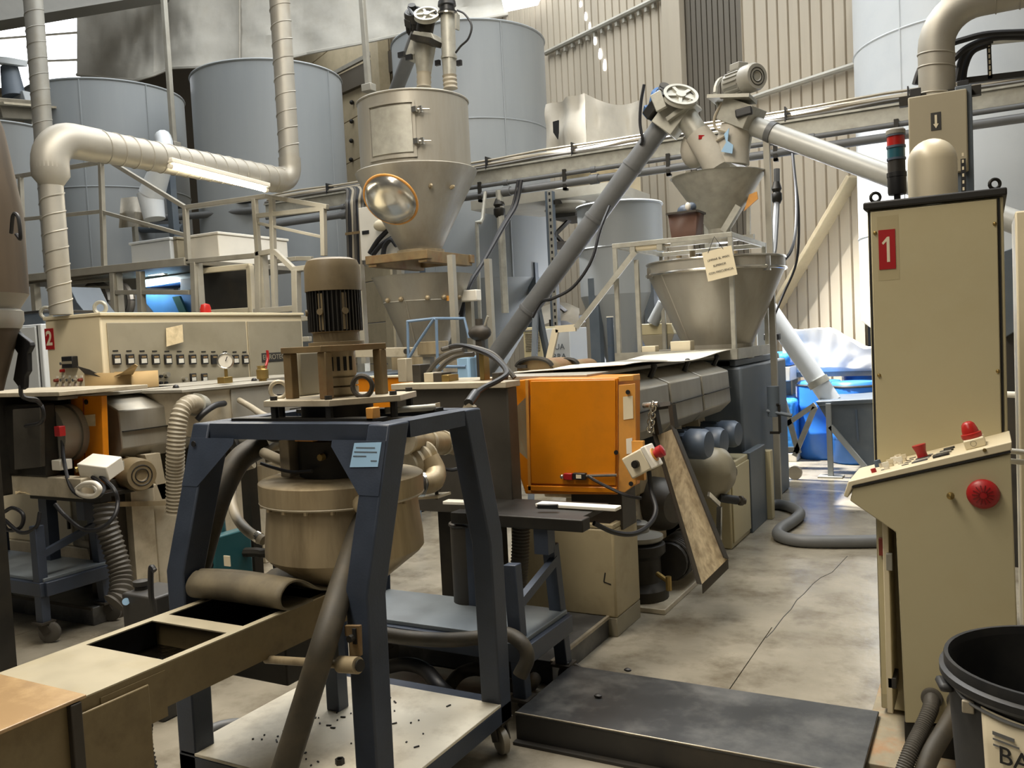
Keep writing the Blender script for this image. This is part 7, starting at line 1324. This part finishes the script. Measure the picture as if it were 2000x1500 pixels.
gpipe = thing('blue_grey_pipe', 'upright blue-grey plastic pipe with slanted top left of the hopper cage', 'pipe', Q(1193, 725, Y=7.2)); q = Q(1192, 640, Y=7.2); zt = Q(1191, 620, Y=7.2).z; part(gpipe, 'pipe', MB().cyl(V((q.x, 7.2, 0)), V((q.x, 7.2, zt)), .03, n=18), 'motor_blue'); part(gpipe, 'joint', MB().cyl(V((q.x, 7.2, zt-.25)), V((q.x, 7.2, zt-.24)), .032, n=18).cyl(V((q.x, 7.2, zt-.42)), V((q.x, 7.2, zt-.41)), .032, n=18), 'gear_blue'); part(gpipe, 'cap', MB().cyl(V((q.x, 7.2, zt)), V((q.x, 7.2, zt+.01)), .032, n=18), 'white')
cone_ = thing('dosing_hopper', 'small beige dosing hopper behind the cage platform', 'hopper', Q(1285, 690, Y=8.2)); D = lambda x, y: Q(x, y, Y=8.2)
part(cone_, 'upper_bin', MB().prism([D(1250, 633), D(1310, 632), D(1317, 652), D(1250, 655)], V((0, .4, 0))), 'cabinet_beige', .006); part(cone_, 'lower_cone', MB().prism([D(1250, 655), D(1317, 652), D(1305, 685), D(1265, 686)], V((0, .35, 0))), 'cabinet_grey', .006); part(cone_, 'stand', MB().box(D(1270, 690).x, D(1300, 690).x, 8.25, 8.5, 0, D(1280, 685).z), 'gear_blue'); part(cone_, 'feed_tube', MB().cyl(D(1275, 632), D(1296, 592), .06, n=14), 'silo_paint')
wbd = thing('cream_board', 'cream board with black hoses seen left below the hopper cone', 'board', Q(735, 505, Y=8.4)); WB = lambda x, y, o=0: Q(x, y, Y=8.45+o)
part(wbd, 'board', MB().box(WB(706, 505).x, WB(790, 505).x, 8.45, 8.5, WB(740, 505).z, WB(730, 402).z), 'white', .004); part(wbd, 'post', MB().box(WB(760, 505).x, WB(770, 505).x, 8.5, 8.56, 0, WB(730, 420).z), 'rail'); part(wbd, 'tag', MB().box(WB(708, 455).x, WB(721, 455).x, 8.44, 8.45, WB(710, 458).z, WB(710, 451).z), 'black_plastic')
for i, pts in enumerate(([(722, 495), (738, 470), (752, 455), (766, 440)], [(728, 498), (745, 478), (770, 462)], [(748, 500), (752, 480), (764, 468), (775, 480)])): part(wbd, 'hose', MB().tube([WB(x, y, -.06-.03*i) for x, y in pts], .03, 8), 'cable')
part(wbd, 'cap', MB().ball(WB(745, 440, -.08), .09, (1.2, .7, .8)), 'paper')
# blue stair frame behind lower hopper
bsf = thing('blue_ladder', 'bright blue tubular steel stair rail in front of the lower hopper', 'ladder', Q(830, 740, Y=6.2)); LD = lambda x, y, o=0: Q(x, y, Y=6.3+o)
for pts, o in (([(795, 628), (848, 622), (907, 622), (916, 660)], .3), ([(848, 622), (813, 674), (776, 740)], 0), ([(796, 628), (798, 720)], .3), ([(852, 624), (855, 720)], 0), ([(846, 716), (910, 716)], .1)): part(bsf, 'rail', MB().tube([LD(x, y, o) for x, y in pts], .013, 8, 1), 'blue_paint')
for x in (798, 856): q = LD(x, 715, 0); part(bsf, 'leg', MB().box(q.x-.02, q.x+.02, 6.3, 6.34, 0, q.z), 'blue_paint')
bt_ = thing('blue_bottle', 'light blue plastic canister standing behind the die head', 'canister', Q(905, 745, Y=6.4)); q = Q(905, 720, Y=6.4); part(bt_, 'body', MB().box(q.x-.07, q.x+.06, 6.4, 6.6, .0, Q(905, 696, Y=6.4).z), 'label_blue', .02); part(bt_, 'neck', MB().cyl(V((q.x-.02, 6.5, Q(905, 696, Y=6.4).z)), V((q.x-.02, 6.5, Q(905, 690, Y=6.4).z)), .03), 'white')
vlv = thing('manifold', 'rusty valve manifold behind the die head', 'valve', Q(937, 690, Y=6.5)); q = Q(937, 650, Y=6.5); part(vlv, 'body', MB().ball(q, .09, (1.2, .9, .8)).cyl(q, q+Z_*.12, .035), 'brown_iron'); part(vlv, 'stem', MB().box(q.x-.03, q.x+.03, 6.47, 6.53, 0, q.z-.05), 'brown_iron'); part(vlv, 'lever', MB().cyl(q+V((.05, 0, .05)), q+V((.09, 0, .14)), .012, n=8), 'galvanised')
jb = thing('junction_box', 'small white junction box right of the lower hopper', 'box', Q(912, 590, Y=7.6)); a, b = Q(893, 590, Y=7.5), Q(930, 565, Y=7.5); part(jb, 'case', MB().box(a.x, b.x, 7.5, 7.6, a.z, b.z), 'white', .01); part(jb, 'post', MB().box(a.x+.03, a.x+.1, 7.6, 7.66, 0, b.z), 'rail'); part(jb, 'gland', MB().cyl(V((a.x+.06, 7.55, b.z)), V((a.x+.06, 7.55, b.z+.06)), .02, n=8), 'chrome')

# ================================================================ top right: ducts and switch box behind the cabinet
sbx = thing('switch_box', 'beige switch box with arrow label hanging behind the control cabinet', 'box', Q(1835, 385, Y=4.6)); YB = 4.7; a, b = Q(1778, 385, Y=YB), Q(1888, 172, Y=YB); zb = a.z-.6
part(sbx, 'case', MB().box(a.x, b.x, YB, YB+.35, Q(1830, 300, Y=YB).z-.1, b.z), 'box_dull', .006); part(sbx, 'back_frame', MB().box(b.x-.05, b.x+.02, YB+.02, YB+.3, 0, b.z+.02), 'gear_blue', .004); q = Q(1828, 237, Y=YB); al = part(sbx, 'arrow_label', MB().box(q.x-.022, q.x+.022, YB-.002, YB, q.z-.042, q.z+.042), 'motor_dark'); part(al, 'arrow', MB().prism([V((q.x+dx, YB-.004, q.z+dz)) for dx, dz in ((-.005, .03), (.005, .03), (.005, -.012), (.012, -.012), (0, -.033), (-.012, -.012), (-.005, -.012))], V((0, .002, 0))), 'cream')
st_ = part(sbx, 'slotted_strip', MB().box(Q(1876, 300, Y=YB-.02).x, Q(1886, 300, Y=YB-.02).x, YB-.03, YB-.02, a.z-.02, Q(1880, 312, Y=YB).z), 'black_plastic'); hl = MB(); q = Q(1881, 330, Y=YB-.03)
for i in range(6): hl.box(q.x-.004, q.x+.004, YB-.032, YB-.03, a.z+.0+i*.032, a.z+.015+i*.032)
part(st_, 'slots', hl, 'cream', kind='stuff')
part(sbx, 'mount_rail', MB().box(Q(1752, 180, Y=YB).x, b.x+.06, YB+.1, YB+.14, b.z-.015, b.z+.03), 'dark_iron')
for x in (1785, 1880): q = Q(x, 165, Y=YB); part(sbx, 'mount_bracket', MB().box(q.x-.025, q.x+.025, YB+.09, YB+.1, b.z+.0, b.z+.06), 'black_plastic', .002)
dr2 = thing('ventilation_duct', 'wide round duct bending to the right above the switch box', 'duct', Q(1830, 172, Y=5.0)); Yd_ = YB+.17; q = Q(1830, 172, Y=Yd_); rr = .083
ce = Q(1830, 95, Y=Yd_); pts = [V((q.x, Yd_, b.z-.02)), V((q.x, Yd_, ce.z-.02))]; Rb = .2
pts += [V((q.x+Rb-Rb*math.cos(k*math.pi/16), Yd_, ce.z+Rb*math.sin(k*math.pi/16))) for k in range(0, 9)]; pts += [V((q.x+Rb+2.0, Yd_+.0, ce.z+Rb))]
part(dr2, 'duct', MB().tube(pts, rr, 32, 1), 'duct')
for z in (b.z+.03, b.z+.16, ce.z-.03): part(dr2, 'band', MB().torus(V((q.x, Yd_, z)), V((.12, 0, 1)), rr+.001, .004, 32, 6), 'duct')
for x in (.06, .16, .3): part(dr2, 'band', MB().torus(V((q.x+Rb+x, Yd_, ce.z+Rb)), X_, rr+.001, .004, 32, 6), 'duct')
cbx_ = thing('cable_bundle', 'thick black cables curving down behind the round duct to the switch box', 'cable', Q(1880, 160, Y=5.0))
for i, pts in enumerate(([(2010, 62), (1930, 66), (1880, 78), (1850, 88)], [(2010, 72), (1940, 74), (1890, 92), (1858, 120)], [(1940, 78), (1905, 85), (1880, 110), (1868, 160)], [(1935, 85), (1900, 100), (1885, 130), (1880, 165)], [(1810, 110), (1795, 140), (1787, 165)])): part(cbx_, 'cable', MB().tube([Q(x, y, Y=5.05+.03*i) for x, y in pts], .016, 8), 'cable')
crk = thing('cable_bracket', 'slotted steel cable tray bracket at the right edge', 'bracket', Q(1935, 150, Y=5.1)); C5 = lambda x, y: Q(x, y, Y=5.15)
part(crk, 'arm', MB().beam(C5(1888, 158), C5(2060, 138), .03, .03), 'dark_iron'); part(crk, 'arm', MB().beam(C5(1926, 82), C5(2060, 68), .02, .03), 'galvanised'); part(crk, 'strut', MB().beam(C5(1931, 82), C5(1934, 155), .02, .03), 'dark_iron'); hl = MB()
for i in range(6): q = C5(1931.5+i*.4, 90+i*11)-Y_*.02; hl.box(q.x-.004, q.x+.004, q.y-.002, q.y, q.z-.01, q.z+.01)
part(crk, 'slots', hl, 'cream', kind='stuff'); part(crk, 'post', MB().beam(C5(2058, 60), V((C5(2058, 60).x, 5.15, 0)), .06, .06), 'dark_iron')
nb = thing('neighbour_cabinet', 'cream cabinet edge standing behind the control cabinet at right', 'cabinet', Q(1995, 900, Y=4.6)); a = Q(1986, 600, Y=4.6); part(nb, 'carcass', MB().box(a.x, a.x+.6, 4.6, 5.2, 0, Q(1990, 412, Y=4.6).z), 'cabinet_cream', .008); part(nb, 'plinth', MB().box(a.x+.02, a.x+.58, 4.58, 4.6, 0, .1), 'gasket')
nb2 = thing('grey_machine', 'grey sloping machine casing behind the control cabinet right edge', 'machine', Q(1975, 760, Y=6.2)); part(nb2, 'casing', MB().prism([Q(1960, 490, Y=6.2), Q(1990, 480, Y=6.2), Q(1996, 640, Y=6.2), Q(1962, 660, Y=6.2)], V((0, .5, 0))), 'gear_blue', .006); part(nb2, 'base', MB().box(Q(1960, 700, Y=6.2).x, Q(2040, 700, Y=6.2).x, 6.25, 6.7, 0, Q(1975, 640, Y=6.2).z), 'motor_dark', .006); part(nb2, 'bar', MB().cyl(Q(1955, 770, Y=6.1), Q(2010, 772, Y=6.1), .02, n=10), 'white')
for i, (x, y, e) in enumerate(((1960, 880, .4), (1963, 900, .5))): hose(('white cable sticking out behind the console', 'second white cable sticking out behind the console')[i], [Q(x, y, Y=4.2), Q(x+25, y+2, Y=4.2), Q(x+60, y+6, Y=4.2)], .012, 'white', name='cable', cat='cable')

# ---------------------------------------------------------------- finish
for o in list(bpy.data.objects):
    if '_b' in o: del o['_b']
